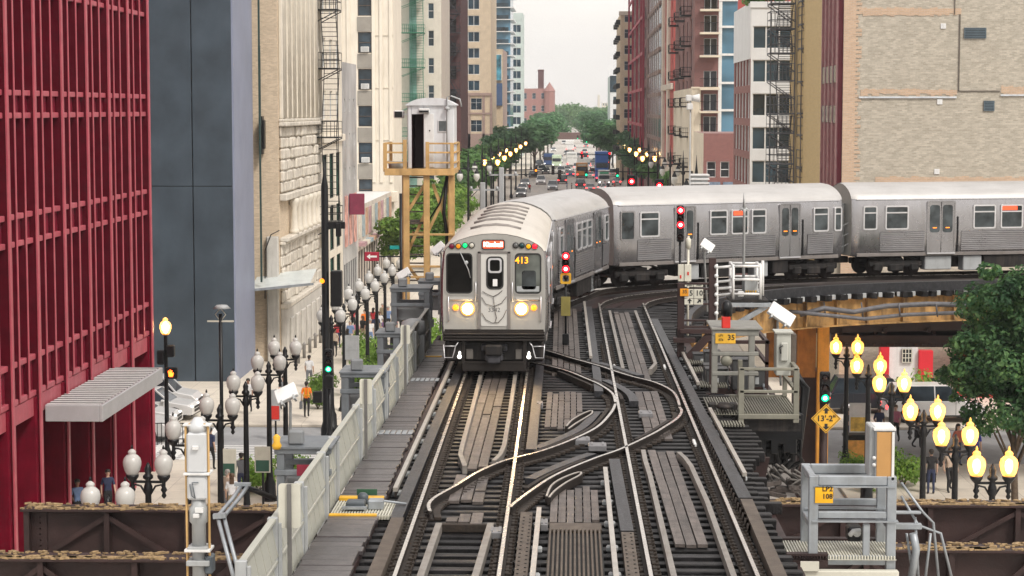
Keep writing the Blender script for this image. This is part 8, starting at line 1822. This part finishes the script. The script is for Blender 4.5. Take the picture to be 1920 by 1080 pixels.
for k in range(7):
    o = link(bpy.data.objects.new('bollard', bme)); o.location = (-16.0, 117 + k * 2.6, .13); OFF[o.name] = V((0, 0, 0)); tag(o, '%s short grey bollard from the camera along the stone building foot' % ORD[k], 'bollard', 'bollards along the stone building')
gr_ = thing('street_railing', V((-19, 88.9, .0)), 'low black railing in front of the parked white cars', 'railing'); b = MB()
for z in (.35, 1.05): b.box(-22.5, -16.5, 88.88, 88.92, z - .1, z - .06)
for k in range(32): b.box(-22.5 + k * .19, -22.47 + k * .19, 88.885, 88.915, .0, 1.0)
part('rails', b, m_black, gr_)
# blue street name sign by the tower
sn = thing('street_name_sign', W(741, 464, 112), 'small teal street name sign by the yellow tower', 'sign'); p = W(741, 464, 112); b = MB(); b.box(p.x - .3, p.x + .3, p.y, p.y + .03, p.z - .1, p.z + .1, 0, .01); part('panel', b, mat('teal_sign', (.0, .28, .26), .5), sn); b = MB(); b.tube([(p.x + .34, p.y, 0), (p.x + .34, p.y, p.z + 3)], .1, 8); part('post', b, m_black, sn)
# ================================================================== camera, light, air
cam = bpy.data.cameras.new('camera'); co = link(bpy.data.objects.new('camera', cam)); SC.camera = co
co.matrix_world = Matrix(((RT.x, UP.x, -FW.x, CAM.x), (RT.y, UP.y, -FW.y, CAM.y), (RT.z, UP.z, -FW.z, CAM.z), (0, 0, 0, 1)))
cam.sensor_width = 36; cam.lens = 36 * FP / 1920; cam.clip_start = .5; cam.clip_end = 12000
EL, AZ = math.radians(48), math.radians(142)          # sun high behind the camera to the left, veiled by cloud
w = bpy.data.worlds.new('World'); SC.world = w; w.use_nodes = True; t = w.node_tree; bg = t.nodes['Background']
sky = N(t, 'ShaderNodeTexSky', sky_type='NISHITA'); sky.sun_disc = False; sky.sun_elevation = EL; sky.sun_rotation = AZ; sky.dust_density = 4; sky.air_density = 1.2
tcw = N(t, 'ShaderNodeTexCoord'); cl = ramp(t, noise(t, stretch(t, tcw.outputs['Generated'], (3, 3, 9)), 1.6, 5, .55), .35, .7)
t.links.new(mixc(t, .74, sky.outputs[0], mixc(t, cl, (8.9, 8.3, 7.7), (10.4, 9.9, 9.3))), bg.inputs['Color']); bg.inputs['Strength'].default_value = .1
sl = bpy.data.lights.new('sun', 'SUN'); sl.energy = 1.5; sl.angle = math.radians(11); sl.color = (1, .94, .86); so = link(bpy.data.objects.new('sun', sl))
dirv = V((math.sin(AZ) * math.cos(EL), math.cos(AZ) * math.cos(EL), math.sin(EL))); so.rotation_euler = dirv.to_track_quat('Z', 'Y').to_euler()
HAZE = .00023
if HAZE:
    b = MB(); b.box(-300, 300, -60, 2600, -2.0, 95); hz = link(bpy.data.objects.new('haze', b.mesh('haze', None or bpy.data.materials.new('haze_air')))); hz['kind'] = 'stuff'; hz['label'] = 'pale haze filling the air down the street'
    m = hz.data.materials[0]; m.use_nodes = True; m.node_tree.nodes.remove(m.node_tree.nodes['Principled BSDF']); pv = N(m.node_tree, 'ShaderNodeVolumePrincipled', Density=HAZE); pv.inputs['Color'].default_value = (.93, .95, 1, 1); pv.inputs['Anisotropy'].default_value = .2; m.node_tree.links.new(pv.outputs[0], m.node_tree.nodes['Material Output'].inputs['Volume'])
SC.view_settings.view_transform = 'Standard'; SC.view_settings.look = 'None'; SC.view_settings.exposure = .6; SC.view_settings.gamma = 1
SC.cycles.max_bounces = 6; SC.cycles.diffuse_bounces = 3; SC.cycles.glossy_bounces = 3; SC.cycles.transmission_bounces = 3; SC.cycles.volume_bounces = 0; SC.cycles.transparent_max_bounces = 12; SC.cycles.use_denoising = True; SC.cycles.caustics_reflective = False; SC.cycles.caustics_refractive = False; SC.cycles.sample_clamp_indirect = 6
